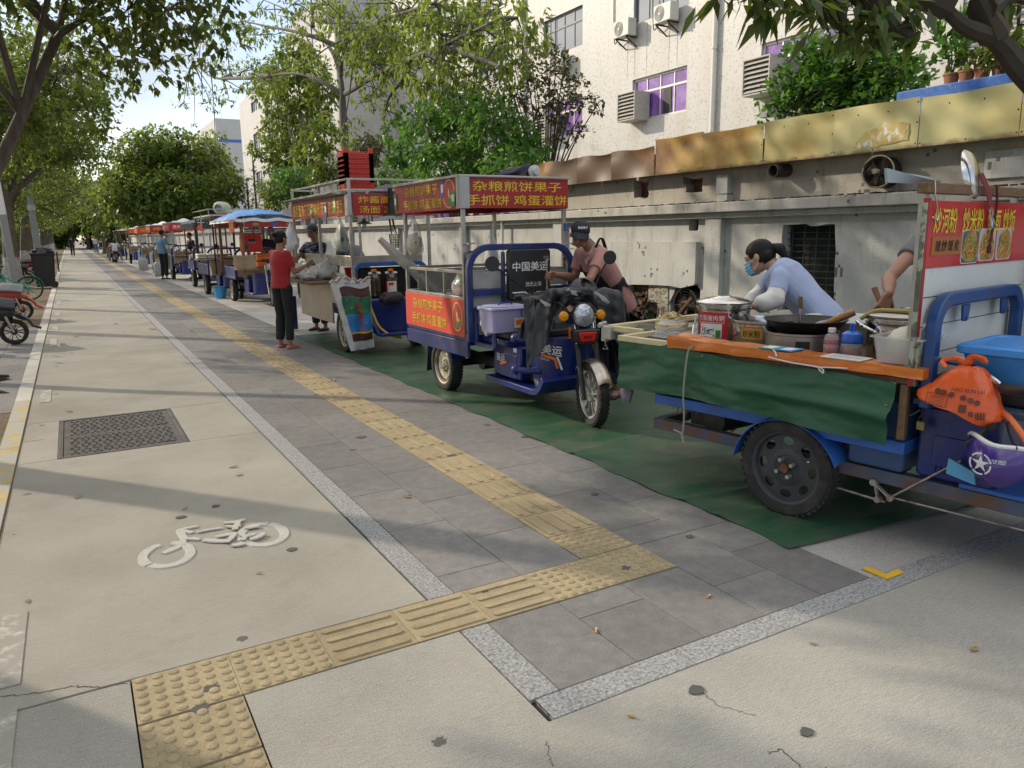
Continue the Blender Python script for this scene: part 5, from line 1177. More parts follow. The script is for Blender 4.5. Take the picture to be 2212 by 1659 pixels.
def oval(root,M,w,h):
 m=MB(); P=[(w/2*math.cos(2*math.pi*k/28),h/2*math.sin(2*math.pi*k/28)) for k in range(28)]
 m.prism(P,.002,M); m.build('oval_rim',M_cream,root,smooth=0)
 m=MB(); m.prism([(x*.92,y*.92) for x,y in P],.003,M); m.build('oval_ground',M_orange2,root,smooth=0)
 m=MB(); m.prism(rrect(w*.3,h*.26,.01,3,w*.12,-h*.24),.0045,M); m.prism([(w*.04*math.cos(k*.7)-.0,h*.02+h*.16*math.sin(k*.7)) for k in range(9)],.0045,M,1); m.prism([(w*.12+w*.17*math.cos(k*.7),-h*.1+h*.06*math.sin(k*.7)) for k in range(9)],.0055,M,2)
 m.build('jar_picture',[M_green,M_wht,M_yel],root,smooth=0)
M_cream=mat('cream_print',(.66,.58,.40),.5,var=.05); M_orange2=mat('rust_red_print',(.50,.07,.03),.5,var=.05)
oval(bn,face((X0-.0105,6.235,.755),NX),.21,.265)
for (x,y,z1) in ((X0+.015,Y0+.02,1.72),(X0+.015,Y1-.03,1.72),(X1-.03,Y0+.02,1.72),(X1-.05,Y1-.03,1.72)): m=MB(); m.box(x-.017,x+.017,y-.017,y+.017,.60,z1); m.build('post',M_steel,pc,bevel=.003)
m=MB(); xs0,xs1,ys0,ys1=X0+.033,X1-.048,Y0+.038,Y1-.048
for z in (1.16,.925):
 m.box(X0+.0,X0+.03,ys0,ys1,z-.014,z+.014); m.box(X1-.047,X1-.02,ys0,ys1,z-.014,z+.014)
 m.box(xs0,xs1,Y0+.004,Y0+.034,z-.014,z+.014); m.box(xs0,xs1,Y1-.045,Y1-.016,z-.014,z+.014)
for y in (6.55,6.95): m.box(X0+.004,X0+.026,y-.011,y+.011,.94,1.145); m.box(X1-.045,X1-.022,y-.011,y+.011,.94,1.145)
m.build('rail',M_steel,pc,bevel=.002)
m=MB(); m.box(xs0,xs1,ys0,ys1,.895,.91); m.build('worktop',M_steel,pc,bevel=.003)
m=MB(); m.lathe([(0,.912),(.2,.912),(.21,.93),(.2,.945),(0,.94)],(3.55,6.6,0),n=32); m.build('griddle',M_blackm,pc)
m=MB(); m.box(3.1,3.9,7.38,7.4,.93,1.14); m.box(3.7,3.98,6.9,7.2,.911,.98); m.build('pan_tray',M_steel,pc,bevel=.004)
sgf=sign(pc,'front_sign',face(((X0+X1)/2+.01,Y0-.012,1.845),NY),1.075,.262,[('杂粮煎饼果子',0,.058,.088,.92),('手抓饼 鸡蛋灌饼',.0,-.062,.090,1.04)],M_red,M_yel,.03)
sgs=sign(pc,'side_sign',face((X0-.012,6.905,1.84),NX),1.50,.268,[('杂粮煎饼果子',-.07,.066,.095,.80),('手抓饼 鸡蛋灌饼',-.05,-.062,.095,.92)],M_red,M_yel,.03)
oval(sgs,face((X0-.0145,6.33,1.845),NX),.26,.25)
for nm,M_,w_,h_,c_,c2_ in (('sticker',face((X0-.0175,6.24,1.80),NX),.075,.13,M_green,M_wht),('sticker',face((X0-.0175,6.46,1.89),NX),.07,.15,M_pblue,M_wht),('sticker',face((X0-.0175,7.62,1.82),NX),.06,.15,M_green,M_wht)): card(sgs,nm,M_,w_,h_,c_,m2=c2_)
m=MB(); m.box(X0-.03,X0+.06,Y0-.034,Y0+.0,1.71,1.98); m.box(X0-.034,X0-.005,Y0-.0,Y0+.05,1.71,1.98); m.build('sign_corner',mat('grey_aluminium',(.40,.40,.40),.4,metal=.4,var=.1),pc,bevel=.003)
m=MB(); m.box(X1-.015,X1+.005,Y0+.01,Y1+.16,1.71,1.975); m.box(X0,X1-.016,Y1+.14,Y1+.16,1.71,1.975); m.build('sign_back',M_red,pc,smooth=0)
m=MB(); m.box(X0-.01,X1-.016,Y0+.0,Y1+.139,1.955,1.972);
m.build('roof_board',mat('grey_roof_board',(.25,.24,.23),.7),pc,smooth=0)
m=MB(); m.box(X0-.03,X1+.01,Y0-.035,Y0-.01,1.977,1.995); m.box(X0-.036,X0-.01,Y0-.009,Y1+.16,1.975,1.997); m.build('roof_trim',M_steel,pc,bevel=.003)
for (x,y,z) in ((X0+.015,Y0-.0,1.40),(X0+.015,Y0-.0,1.33),(X1-.03,Y0-.0,1.33),(X1-.03,Y0,1.25),(X1-.03,Y0,1.38)):
 m=MB(); m.beam((x-.02,y,z),(x+.10,y-.01,z+.012),.008,.012); m.cyl((x+.02,y-.015,z+.01),(x+.02,y+.02,z+.01),.012,n=8); m.build('clip',M_shiny,pc)
m=MB(); m.prism(rrect(.03,.075,.014,4),.02,face((X1-.03,Y0-.005,1.545),NY)); m.build('switch',M_pblue,pc)
def hoop(root,name,cx_,y,w_,z0,z1,r_,tw,mtl,td=None):
 pts=arc_rect(w_,z1-z0,r_,7); m=MB(); td=td or tw
 ctr=[Vector((cx_+p[0],y,z0+p[1])) for p in pts]; rings=[]
 for i,p in enumerate(ctr):
  a=ctr[max(i-1,0)]; b=ctr[min(i+1,len(ctr)-1)]; t=(b-a).normalized(); n_=Vector((0,1,0)).cross(t)
  rings.append([p+n_*tw/2+Vector((0,td/2,0)),p+n_*tw/2-Vector((0,td/2,0)),p-n_*tw/2-Vector((0,td/2,0)),p-n_*tw/2+Vector((0,td/2,0))])
 m.ring(rings); return m.build(name,mtl,root,bevel=.006)
hoop(pc,'cab_hoop',3.555,6.03,1.08,.545,1.375,.20,.055,M_blue,.05)
for q in ((3.045,3.344,6.01,6.05,.955,1.01),(3.77,4.07,6.01,6.05,.955,1.01),(3.345,3.365,6.0,6.05,.66,1.33)): m=MB(); m.box(*q); m.build('cab_crossbar',M_blue,pc,bevel=.004)
m=MB(); m.box(3.05,4.06,6.055,6.07,.60,.95); m.box(3.05,3.36,6.055,6.07,1.015,1.16); m.box(3.8,4.06,6.055,6.07,1.015,1.16); m.build('cab_panel',mat('grey_sheet_metal',(.30,.30,.29),.5,var=.15,scale=4,c2=(.18,.15,.12),c2t=(.55,.8),c2s=3),pc,smooth=0)
bx=MB(); bx.prism(rrect(.43,.45,.03,4),.07,face((3.585,6.0,1.125),NY)); bxo=bx.build('backrest',M_black,pc,bevel=.008)
t=MB(); MF=face((3.585,5.93,1.125),NY); text(t,'中国美运',MF@Matrix.Translation((0,.075,0)),.082,.37,bold=.03,th=.002); text(t,'劲无止境',MF@Matrix.Translation((.03,-.085,0)),.042,.165,bold=.01,th=.002); t.build('lettering',M_wht,bxo,smooth=0,fix=False)
m=MB(); m.beam(MF@Vector((-.19,-.155,.002)),MF@Vector((-.06,-.155,.002)),.006,.012); m.beam(MF@Vector((.06,-.16,.002)),MF@Vector((.2,-.16,.002)),.006,.012); m.beam(MF@Vector((-.06,-.155,.002)),MF@Vector((-.02,-.185,.002)),.006,.012); m.build('trim_line',M_wht,bxo)
m=MB(); m.prism(rrect(.80,.42,.05,4),.065,Matrix.Translation((3.56,5.76,.60))); m.build('seat',mat('black_vinyl',(.02,.02,.021),.4,var=.2,bump=.2,bscale=20),pc,bevel=.015)
m=MB(); m.box(3.12,4.0,5.56,6.0,.55,.60); m.build('seat_base',M_blue,pc,bevel=.006)
for xx in (3.06,4.04):
 m=MB(); P=[(xx,6.0,.53),(xx,6.0,.80),(xx,5.97,.845),(xx,5.78,.835),(xx,5.71,.79),(xx,5.67,.70),(xx,5.66,.53),]; m.tube(bez(P,3),.022,8); m.box(xx-.018,xx+.018,5.66,6.0,.52,.55); m.build('seat_arm',M_blue,pc)
m=MB(); m.box(3.19,3.92,5.45,5.93,.26,.548); bo=m.build('battery_box',M_blueg,pc,bevel=.018)
m=MB(); m.prism(rrect(.30,.2,.02,3),.006,face((3.192,5.66,.37),NX)); m.build('box_panel',M_blueg,bo,bevel=.003)
t=MB(); text(t,'美运',face((3.184,5.78,.43),NX),.075,.15,bold=.035,th=.003); t.build('lettering',M_wht,bo,smooth=0,fix=False)
m=MB(); m.beam(face((3.184,5.73,.37),NX)@Vector((-.06,.0,.003)),face((3.184,5.73,.37),NX)@Vector((.06,.03,.003)),.004,.02); m.build('swoosh',M_orange,bo)
card(bo,'label_plate',face((3.185,5.53,.52),NX),.06,.035,M_wht)
m=MB(); m.sheet(lambda u,v:(3.14+.78*v,6.0-.95*u,.245-.0*u+(.13*max(0,u-.86)/.14)**2*7),20,2,0,.05); m.build('foot_board',M_blueg,pc,fix=False,bevel=.004)
def sh(u,v):
 a=math.pi*(u); wv=.30-.05*(1-v)**2; x=3.49-wv*math.cos(a); y=5.30-(.34-.10*(1-v))*math.sin(a)**.8; return (x,y,.24+.43*v)
m=MB(); m.sheet(sh,26,10,0,.012); lo=m.build('leg_shield',M_blueg,pc,fix=False,smooth=60)
def onshield(u,v):
 p=Vector(sh(u,v)); a=Vector(sh(u+.02,v))-Vector(sh(u-.02,v)); b=Vector(sh(u,v+.03))-Vector(sh(u,v-.03)); n_=a.cross(b).normalized()
 if n_.y>0: n_=-n_
 M=face(p+n_*.006,n_); return M
t=MB(); text(t,'美运',onshield(.225,.78)@Matrix.Rotation(R(-8),4,'Z'),.085,.17,bold=.04,th=.006); t.build('lettering',M_wht,lo,smooth=0,fix=False)
t=MB(); q=onshield(.225,.58); t.beam(q@Vector((-.08,.045,.008)),q@Vector((.03,.015,.008)),.004,.022); t.beam(q@Vector((.03,.015,.008)),q@Vector((.05,-.065,.008)),.004,.018); t.build('swoosh',M_orange,lo)
t=MB(); t.beam(q@Vector((.05,.03,.008)),q@Vector((.085,-.075,.008)),.004,.016); t.build('swoosh',M_wht,lo)
t=MB(); text(t,'MEIYUN',q@Matrix.Translation((-.055,.008,.004))@Matrix.Rotation(R(-14),4,'Z'),.016,.075,italic=.3,bold=.02); t.build('lettering',M_wht,lo,smooth=0,fix=False)
for z in (.645,.385):
 m=MB(); m.tube([(3.24,5.20,z),(3.14,5.30,z),(3.11,5.37,z)],.028,10); m.ell((3.105,5.385,z),(.042,.042,.042),14); m.build('bumper_bar',M_blueg,pc)
hub=fc; top=Vector((3.47,4.96,.92)); up=(top-hub)
for s in (-1,1):
 m=MB(); a=hub+lat*s*.075+Vector((0,0,.0)); b=a+up*.52; c_=a+up*.97
 m.cyl(a-up*.06,b,.021,n=12); m.cyl(b,b+up*.05,.026,n=12); m.build('fork_leg',M_black,pc)
 m=MB(); m.cyl(b+up*.05,c_,.014,n=12); m.build('fork_tube',M_shiny,pc)
m=MB(); m.cyl(hub-lat*.10,hub+lat*.10,.012,n=10); m.build('axle',M_shiny,pc)
def fend(u,v):
 a=R(28+112*u); r_=.283; w_=(v-.5)*.115; d=hd*(math.cos(a)*r_)+Vector((0,0,math.sin(a)*r_-.020*(2*v-1)**2)); p=hub+d+lat*w_; return (p.x,p.y,p.z)
m=MB(); m.sheet(fend,18,8,0,.003); m.build('front_mudguard',mat('scuffed_chrome',(.42,.38,.33),.25,metal=.9,var=.2,scale=12,c2=(.16,.12,.08),c2t=(.5,.7),c2s=8),pc,fix=False)
m=MB(); m.sheet(lambda u,v:tuple(hub-hd*(.29+.05*u)+lat*(v-.5)*.15+Vector((0,0,.22-.24*u+.0))),6,4,0,.006); m.build('mud_flap',M_black,pc,fix=False)
hl=Vector((3.425,4.87,.855));
m=MB();
m.lathe([(0,-.13),(.06,-.12),(.088,-.04),(.092,.0),(.085,.005)],hl,(hd.x,hd.y,.02),24,sx=1,sy=1.12); m.build('headlight_shell',M_black,pc)
m=MB(); m.lathe([(.084,.004),(.075,.028),(.045,.042),(0,.047)],hl,(hd.x,hd.y,.02),28,sx=1,sy=1.12)
Bh=basis((hd.x,hd.y,.02))
m.build('headlight',mat('headlight_glass',(.50,.53,.56),.08,metal=.6,var=.35,scale=38,bump=.6,bscale=45,spec=1.),pc)
m=MB(); m.prism([(-.11,.055),(.11,.055),(.095,-.03),(.06,-.06),(-.06,-.06),(-.095,-.03)],.1,face(hl+Vector((0,.01,-.155)),hd)); m.build('lamp_fairing',M_black,pc,bevel=.012)
m=MB(); m.prism([(-.075,.035),(.075,.035),(.055,-.035),(-.055,-.035)],.012,face(hl+hd*.095+Vector((0,.01,-.155)),hd)); rp_=m.build('red_plate',M_lred,pc,bevel=.004)
t=MB(); text(t,'美运',face(hl+hd*.108+Vector((0,.01,-.155)),hd),.026,.075,bold=.02); t.build('lettering',M_black,rp_,smooth=0,fix=False)
for s,nm in ((1,'turn_signal'),(-1,'turn_signal')):
 p=hl+lat*s*.155+Vector((0,.02,.0)); m=MB(); m.cyl(p-lat*s*.07+Vector((0,.03,0)),p,.012,n=8); m.lathe([(0,-.03),(.03,-.02),(.04,0),(.034,.018),(0,.026)],p,hd,16,1); m.build(nm,[M_black,mat('amber_lens',(.75,.28,.01),.2,var=.15,scale=40,bump=.4,bscale=60)],pc)
m=MB(); m.prism(rrect(.022,.09,.004,2),.01,face(hl+lat*.115+Vector((0,-.005,-.13)),lat)); m.build('side_reflector',mat('orange_reflector',(.55,.12,.01),.3),pc)
hb=Vector((3.45,5.12,.96)); m=MB(); m.tube(bez([hb-lat*-.36+Vector((0,.12,.03)),hb+lat*.16,hb-lat*.16,hb-lat*.36+Vector((0,.12,.03))],6),.013,8); m.cyl(top,hb,.03); m.build('handlebar',M_blackm,pc)
for s in (-1,1):
 a=hb+lat*s*.36+Vector((0,.12,.03)); m=MB(); m.cyl(a-lat*s*.10,a+lat*s*.03,.019,n=10); m.build('grip',M_black,pc)
handle_mirror(pc,hb+lat*.25+Vector((0,.05,.04)),gy(1063,570,5.05),hd); handle_mirror(pc,hb-lat*.25+Vector((0,.05,.04)),gy(1317,556,5.05),hd)
M_cape=mat('black_raincoat',(.022,.023,.026),.38,var=.25,scale=5,bump=.35,bscale=14)
cape=thing('rain_cover','black raincoat with pale reflective bands thrown over the handlebar of the pancake cart','raincoat',(3.48,5.0,.5))
def capef(u,v):
 s=(u-.5)*2; x=lat*(-s)*.40
 over=v;
 if over<.35: dy=.22-.22*(over/.35); z=1.02+.03*math.sin(over/.35*math.pi/2)-.05*s*s
 else: k=(over-.35)/.65; dy=-.03-.10*k**.7; drop=.16+.42*abs(s)**1.6;
 if over>=.35: z=1.05-.05*s*s-k*drop
 f=.035*math.sin(s*9+v*3)*v+.022*math.sin(s*17+2+v*5)*(.3+v)+.05*fbm(s*2.3,v*3,.7)
 p=Vector((3.47,5.08,0))+x*(1+.12*v)+hd*(-dy)+Vector((0,0,z+.5*f*(v<.4)))+hd*f
 if abs(s)<.36 and over>.5: p=p-hd*.10*(over-.5)*2+Vector((0,0,.05))
 return tuple(p)
m=MB(); m.sheet(capef,46,30,0,.004); m.build('cape',M_cape,cape,fix=False,smooth=70)
def fold(a,b,w0,w1,seed,dz=.0):
 a=Vector(a); b=Vector(b)
 def fn(u,v):
  c_=a.lerp(b,v); w_=w0+(w1-w0)*v; s=(u-.5)*2
  return tuple(c_+lat*(-s)*w_*.5+hd*(.03*math.sin(s*6+seed+v*3)+.025*math.cos(s*11+seed*2))+Vector((0,0,.02*s*s)))
 return fn
m=MB(); m.sheet(fold(Vector((3.75,5.05,.98)),Vector((3.80,5.02,.33)),.14,.24,1.),18,16,0,.004); m.build('side_flap',M_cape,cape,fix=False,smooth=70)
m=MB(); m.sheet(fold(Vector((3.16,5.12,.98)),Vector((3.13,5.16,.66)),.10,.26,2.),18,12,0,.004); m.build('side_flap',M_cape,cape,fix=False,smooth=70)
def mound(u,v):
 a=2*math.pi*u; ph=v*math.pi/2; return (3.60+.16*math.cos(a)*math.cos(ph)+.02*math.sin(a*5+v*3),5.14+.12*math.sin(a)*math.cos(ph)+.015*math.cos(a*4),.97+.14*math.sin(ph)+.02*math.sin(a*3+v*5))
m=MB(); m.sheet(mound,26,8,0,.0); m.build('hood',M_cape,cape,fix=True,smooth=70)
M_refl=mat('pale_reflective_tape',(.42,.42,.41),.35,var=.1)
for (u0,u1,v0) in ((.70,.80,.42),(.40,.52,.38),(.14,.22,.44)):
 m=MB(); P=[Vector(capef(u0+(u1-u0)*k/6,v0+.02*k))+hd*.006 for k in range(7)]; m.tube(P,[.018]*7,6,flat=.12); m.build('reflective_band',M_refl,cape)
bxr=thing('storage_box','clear purple storage box with blue clip handles standing on the black cart seat','storage box',(3.2,5.72,.668))
m=MB();
def tub(mb,c,w0,d0,w1,d1,z0,z1,r_=.03,th=.004,m_=0):
 a=rrect(w0,d0,r_,4); b=rrect(w1,d1,r_,4); ai=rrect(w0-2*th,d0-2*th,r_,4); bi=rrect(w1-2*th,d1-2*th,r_,4)
 P=lambda L,z:[Vector((c[0]+x,c[1]+y,z)) for x,y in L]
 mb.ring([P(a,z0),P(b,z1),P(bi,z1),P(ai,z0+th)],m_); return mb
tub(m,(3.19,5.72),.34,.24,.37,.27,.668,.86); m.build('tub',M_inner,bxr)
m=MB(); m.prism(rrect(.40,.30,.035,5),.018,Matrix.Translation((3.19,5.72,.861))); m.prism(rrect(.33,.22,.03,5),.012,Matrix.Translation((3.19,5.72,.880))); m.build('lid',mat('pale_violet_lid',(.50,.50,.74),.3,var=.06,alpha=.9),bxr,bevel=.004)
for x in (3.385,):
 m=MB(); m.tube([(3.27,5.565,.86),(3.27,5.56,.80),(3.31,5.56,.80),(3.35,5.56,.80),(3.35,5.565,.86)],.008,6); m.build('clip_handle',M_blueg,bxr)
m=MB(); m.tube([(3.12,5.70,.893),(3.14,5.70,.91),(3.24,5.70,.91),(3.26,5.70,.893)],.007,6); m.build('lid_handle',M_blueg,bxr)
card(bxr,'label_card',face((3.27,5.588,.745),NY),.115,.085,M_cream,m2=M_orange)
m=crumple((3.19,5.72,.76),(.14,.10,.07),4,.2); m.build('contents',mat('pale_contents',(.45,.38,.38),.7,var=.2),bxr,smooth=60)
bw=MB(); bw.lathe([(0,.675),(.06,.675),(.12,.72),(.145,.80),(.151,.80),(.125,.715),(.06,.668),(0,.668)],(3.56,5.72,0),n=28); bo_=bw.build('steel_bowl',M_shiny); tag(bo_,'steel bowl of batter on the black cart seat beside the storage box','bowl')
m=MB(); m.lathe([(0,.77),(.125,.77),(0,.765)],(3.56,5.72,0),n=20); m.build('batter',mat('batter',(.5,.47,.4),.5),bo_)
m=crumple((3.10,5.86,.70),(.05,.07,.085),9,.3); tag(m.build('plastic_bag',M_bagw,smooth=60),'crumpled white bag stuffed inside the blue seat arm of the pancake cart','plastic bag')
vb=thing('vegetable_bag','knotted clear bag of green and red vegetables at the front corner of the pancake cart','vegetable bag',(3.1,6.26,.93))
m=crumple((3.08,6.29,1.03),(.085,.12,.125),3,.22,22); m.build('bag',M_clear,vb,smooth=60)
m=crumple((3.08,6.29,1.06),(.06,.085,.06),7,.35); m.build('green_vegetables',mat('lettuce_green',(.10,.26,.05),.6,var=.5,scale=25),vb,smooth=60)
m=crumple((3.08,6.28,.985),(.065,.09,.055),8,.3); m.build('red_vegetables',mat('pink_red',(.55,.10,.08),.5,var=.4,scale=25),vb,smooth=60)
hangbag('hanging_bag','white carrier bag hanging behind the cab at the back of the pancake cart',(3.98,7.40,1.55),.20,.40,M_bagw,2)
hangbag('noodle_bag','clear bag of pale noodles hung from the back left post of the pancake cart',(3.08,7.40,1.70),.26,.42,M_clear,5,'noodles',cm=mat('pale_yellow_noodles',(.45,.36,.16),.6,var=.25,scale=30))
ur=thing('furled_umbrella','furled navy umbrella with a white end cap lying on the pancake cart roof','umbrella',(3.6,6.5,1.98))
def roll(u,v):
 a=2*math.pi*v; c_=Vector(gy(1065,385,6.95)).lerp(Vector((3.78,6.18,2.045)),u); d=(Vector((3.78,6.18,2.045))-Vector(gy(1065,385,6.95))).normalized(); B=basis(d); r_=.062+.012*math.sin(a*3+u*9)+.02*math.sin(u*11+1)*math.cos(a)
 r_*=(.35+.65*min(1,u*2.2)); return tuple(c_+B@Vector((math.cos(a)*r_,math.sin(a)*r_,0))+Vector((0,0,.0)))
m=MB(); m.sheet(roll,30,20); m.build('canopy',mat('navy_cloth',(.022,.024,.05),.75,var=.25,scale=7,bump=.4,bscale=20),ur,smooth=70)
m=MB(); e=Vector((3.78,6.18,2.045)); d=(e-Vector(gy(1065,385,6.95))).normalized(); m.lathe([(0,0),(.06,0),(.06,.02),(.035,.025),(.03,.05),(0,.05)],e,d,22); m.build('end_cap',mat('grey_white_plastic',(.5,.5,.49),.45,var=.1),ur)
m=MB(); m.sheet(lambda u,v:(3.1+.75*u,6.35+.55*v,1.985+.05*abs(math.sin(u*7+v*4))*(1-abs(2*v-1))+.02*fbm(u*4,v*4)),20,12,0,.004); m.build('loose_cloth',mat('navy_cloth',(.022,.024,.05),.75),ur,fix=False)
m=MB(); m.tube(bez([gy(820,516,7.55),gy(850,545,7.5),gy(890,580,7.45),gy(935,625,7.4),gy(960,650,7.4)],5),[.03,.034,.036,.04,.045,.05,.05,.055,.06,.06,.06,.06,.06,.06,.06,.06,.06,.06,.06,.06,.06],8)
tag(m.build('wrapped_pole',mat('cloudy_plastic_wrap',(.42,.40,.36),.3,var=.25,scale=9,alpha=.9)),'plastic wrapped pole slanting across the back of the pancake cart','pole')
m=MB(); m.lathe([(.04,.912),(.05,.985),(.046,.985),(.036,.916)],(3.42,7.0,0),n=16); tag(m.build('paper_cup',M_white),'small white cup on the steel worktop of the pancake cart','cup')
for k in range(3):
 m=MB(); m.tube(bez([hb+lat*(.2-.18*k)+Vector((0,.03,-.01)),hb+hd*.16+lat*(.12-.1*k)+Vector((0,0,-.02-.03*k)),Vector((3.46,4.97,.72)),hub+up*.4+lat*(.09-.09*k)],6),.0045,5); m.build('brake_cable',M_black,pc)
# ================================================================== NOODLE CART (near, at the right), cart frame: s along it, d across, z up
_a=Vector((.155,-.988,0)).normalized(); _b=Vector((-_a.y,_a.x,0)); _O=Vector((2.92,3.77,0))
CM=Matrix(((_a.x,_b.x,0,_O.x),(_a.y,_b.y,0,_O.y),(0,0,1,0),(0,0,0,1)))
def K(s,d,z): return CM@Vector((s,d,z))
nc=thing('noodle_cart','nearest cart, a worn blue tricycle with green tarpaulin side, orange counter and food sign','food cart',tuple(K(.9,.5,0)))
def cface(s,d,z,nd):
 return face(K(s,d,z),CM.to_3x3()@Vector(nd))
M_dkrim=mat('dark_grey_rim',(.055,.06,.066),.5,metal=.3,var=.2,scale=10,c2=(.16,.07,.03),c2t=(.68,.74),c2s=8)
axd=CM.to_3x3()@Vector((0,-1,0))
def big_wheel(d,nut=True):
 c=K(1.16,d,.262); wheel(nc,c,.265,.105,axd,'disc',M_dkrim)
 if nut:
  m=MB(); T=Matrix.Translation(c)@basis(axd).to_4x4()
  for k in range(4): a=R(30+90*k); p=Vector((.048*math.cos(a),.048*math.sin(a),.02)); m=MB(); m.cyl(T@p,T@(p+Vector((0,0,.035))),.011,n=6); m.build('wheel_nut',M_alloy,nc)
  m=MB(); m.cyl(T@Vector((.11,.055,.012)),T@Vector((.125,.06,.03)),.005,n=6); m.build('tyre_valve',M_alloy,nc); m=MB(); m.cyl(T@Vector((0,0,.02)),T@Vector((0,0,.05)),.024,n=12); m.build('hub_cap',mat('rusty_hub',(.14,.06,.025),.8,var=.4,scale=20),nc)
big_wheel(.085); big_wheel(1.03,False)
m=MB(); m.sheet(lambda u,v:tuple(K(1.16-.31*math.cos(R(8+150*u)),.02+.16*v,.235+.30*math.sin(R(8+150*u))-.01*(2*v-1)**2)),18,4,0,.004); m.build('wheel_guard',M_lblue,nc,fix=False)
m=MB(); m.box(.2,2.9,.11,.17,.285,.35,0,CM); m.box(.2,2.9,.93,.99,.285,.35,0,CM); m.box(1.13,1.19,.171,.929,.24,.29,0,CM); m.box(.18,.24,.171,.929,.29,.345,0,CM); m.build('chassis',mat('rusty_blue_beam',(.06,.085,.14),.6,var=.3,scale=8,c2=(.13,.065,.035),c2t=(.42,.6),c2s=7),nc,bevel=.004)
m=MB(); m.box(.25,1.75,.06,1.09,.46,.52,0,CM); m.build('bed',M_lblue,nc,bevel=.004)
m=MB(); m.prism(rrect(.27,.34,.02,3),.5,cface(1.60,.60,.53,(0,-1,0))); m.build('side_locker',mat('rusty_blue_panel',(.03,.07,.17),.5,var=.3,scale=4,c2=(.12,.055,.03),c2t=(.58,.72),c2s=5),nc,bevel=.01)
m=MB(); m.prism(rrect(.34,.34,.03,4),.5,cface(1.95,.62,.53,(0,-1,0))); q=m.build('battery_box',M_blueg,nc,bevel=.015)
m=MB(); m.prism(rrect(.16,.14,.015,3),.006,cface(1.93,.119,.50,(0,-1,0)));
for k in range(5): m.box(1.86+.022*k,1.872+.022*k,.112,.119,.40,.44,0,CM)
m.build('moulding',M_blueg,q,bevel=.003)
m=MB(); m.box(1.76,2.6,.08,.95,.705,.735,0,CM); m.build('seat_deck',mat('worn_blue_grey_deck',(.06,.10,.16),.55,var=.3,scale=7,c2=(.05,.04,.035),c2t=(.5,.65),c2s=6),nc,bevel=.006)
m=MB(); m.prism(rrect(.62,.72,.05,4),.07,CM@Matrix.Translation((2.2,.52,.736))); m.build('seat',M_black,nc,bevel=.015)
m=MB(); m.box(1.98,2.9,.10,.95,.355,.375,0,CM); m.build('foot_board',M_lblue,nc,bevel=.004)
m=MB(); m.prism([(1.955,.50),(1.95,.43),(2.07,.405),(2.06,.46)],.01,CM@Matrix(((1,0,0,0),(0,0,1,.03),(0,1,0,0),(0,0,0,1)))); m.build('step_panel',mat('sky_blue_panel',(.10,.36,.60),.45,var=.12),nc)
M_link=mat('rusty_light_metal',(.36,.32,.28),.5,metal=.5,var=.25,scale=20,c2=(.16,.08,.05),c2t=(.5,.65),c2s=16)
m=MB()
def lk(p,q,w=.022):
 m.beam(K(*p),K(*q),.008,w,0,_b)
 for e in (p,q): c=K(*e); m.cyl(c-_b*.012,c+_b*.012,w*.75,n=12)
lk((1.605,.10,.285),(1.69,.10,.228)); lk((1.605,.115,.285),(1.625,.115,.20)); m.build('brake_lever',M_link,nc)
m=MB(); m.cyl(K(1.40,.115,.205),K(1.66,.115,.195),.006,n=6); m.cyl(K(1.69,.1,.23),K(1.98,.1,.48),.005,n=6); m.cyl(K(1.70,.12,.225),K(2.6,.15,.22),.005,n=6); m.build('brake_rod',M_link,nc)
m=MB(); m.lathe([(0,-.3),(.075,-.29),(.085,0),(.075,.29),(0,.3)],K(.62,.45,.40),_b,18); m.box(.42,.62,.2,.55,.34,.455,0,CM); m.cyl(K(1.16,.2,.27),K(1.16,.92,.27),.045); m.build('rear_axle',M_blackm,nc,bevel=.004)
rb=MB(); rb.sheet(lambda u,v:tuple(K(.60+.11*u-.03*v,.33+.01*math.sin(u*6),.40-.10*v*math.sin(math.pi*u)**.6)),10,8,0,.003); tag(rb.build('red_bag',M_lred,fix=False),'small red plastic bag dangling under the bed of the noodle cart','plastic bag')
m=MB(); rk=random.Random(4)
for k in range(6): s0=.30+.035*k; m.add([tuple(K(s0,.16,.50)),tuple(K(s0+.034,.16,.50)),tuple(K(s0+.02,.15,.415-.02*(k%2)))],[(0,1,2)]); m.add([tuple(K(s0,.164,.50)),tuple(K(s0+.034,.164,.50)),tuple(K(s0+.02,.154,.415-.02*(k%2)))],[(2,1,0)])
m.build('torn_flap',mat('grey_torn_plastic',(.07,.08,.07),.6),nc)
tm=bpy.data.materials.new('green_canvas'); tm.use_nodes=True; _tarp(tm,(.012,.075,.035),(.016,.10,.045),(.05,.11,.07),.35)
def skirt(u,v):
 s=.01+1.71*u; z0=.845-.045*u+.012*math.sin(u*9); z1=.53+.035*math.sin(min(1,u*2)*math.pi*.6)-.055*u**1.5
 z=z0+(z1-z0)*v;
 d=-.005-.02*v-.035*math.exp(-((v-.45-.08*u)/.11)**2)*min(1,max(0,(u-.33)*4))+.012*math.sin(u*19+v*2)*v+.02*fbm(u*5,v*2.5)
 d-=.012*math.exp(-((u-.37-.05*v)/.02)**2)
 if u>.94: s-=.025*v*(u-.94)/.06
 return tuple(K(s,d,z))
m=MB(); m.sheet(skirt,80,26,0,.003); sk=m.build('tarpaulin_skirt',tm,nc,fix=False,smooth=70)
m=MB(); m.sheet(lambda u,v:tuple(K(.005-.03*math.sin(v*5)*.2,1.14*u,.84-.30*v)),10,8,0,.003); m.build('tarpaulin_end',tm,nc,fix=False,smooth=70)
m=MB();
for (u,v) in ((.985,.36),(.38,.06)): p=Vector(skirt(u,v)); m.ell(p-_b*.006,(.008,.008,.008),8)
m.build('eyelet',mat('brass',(.3,.22,.1),.4,metal=.6),sk)
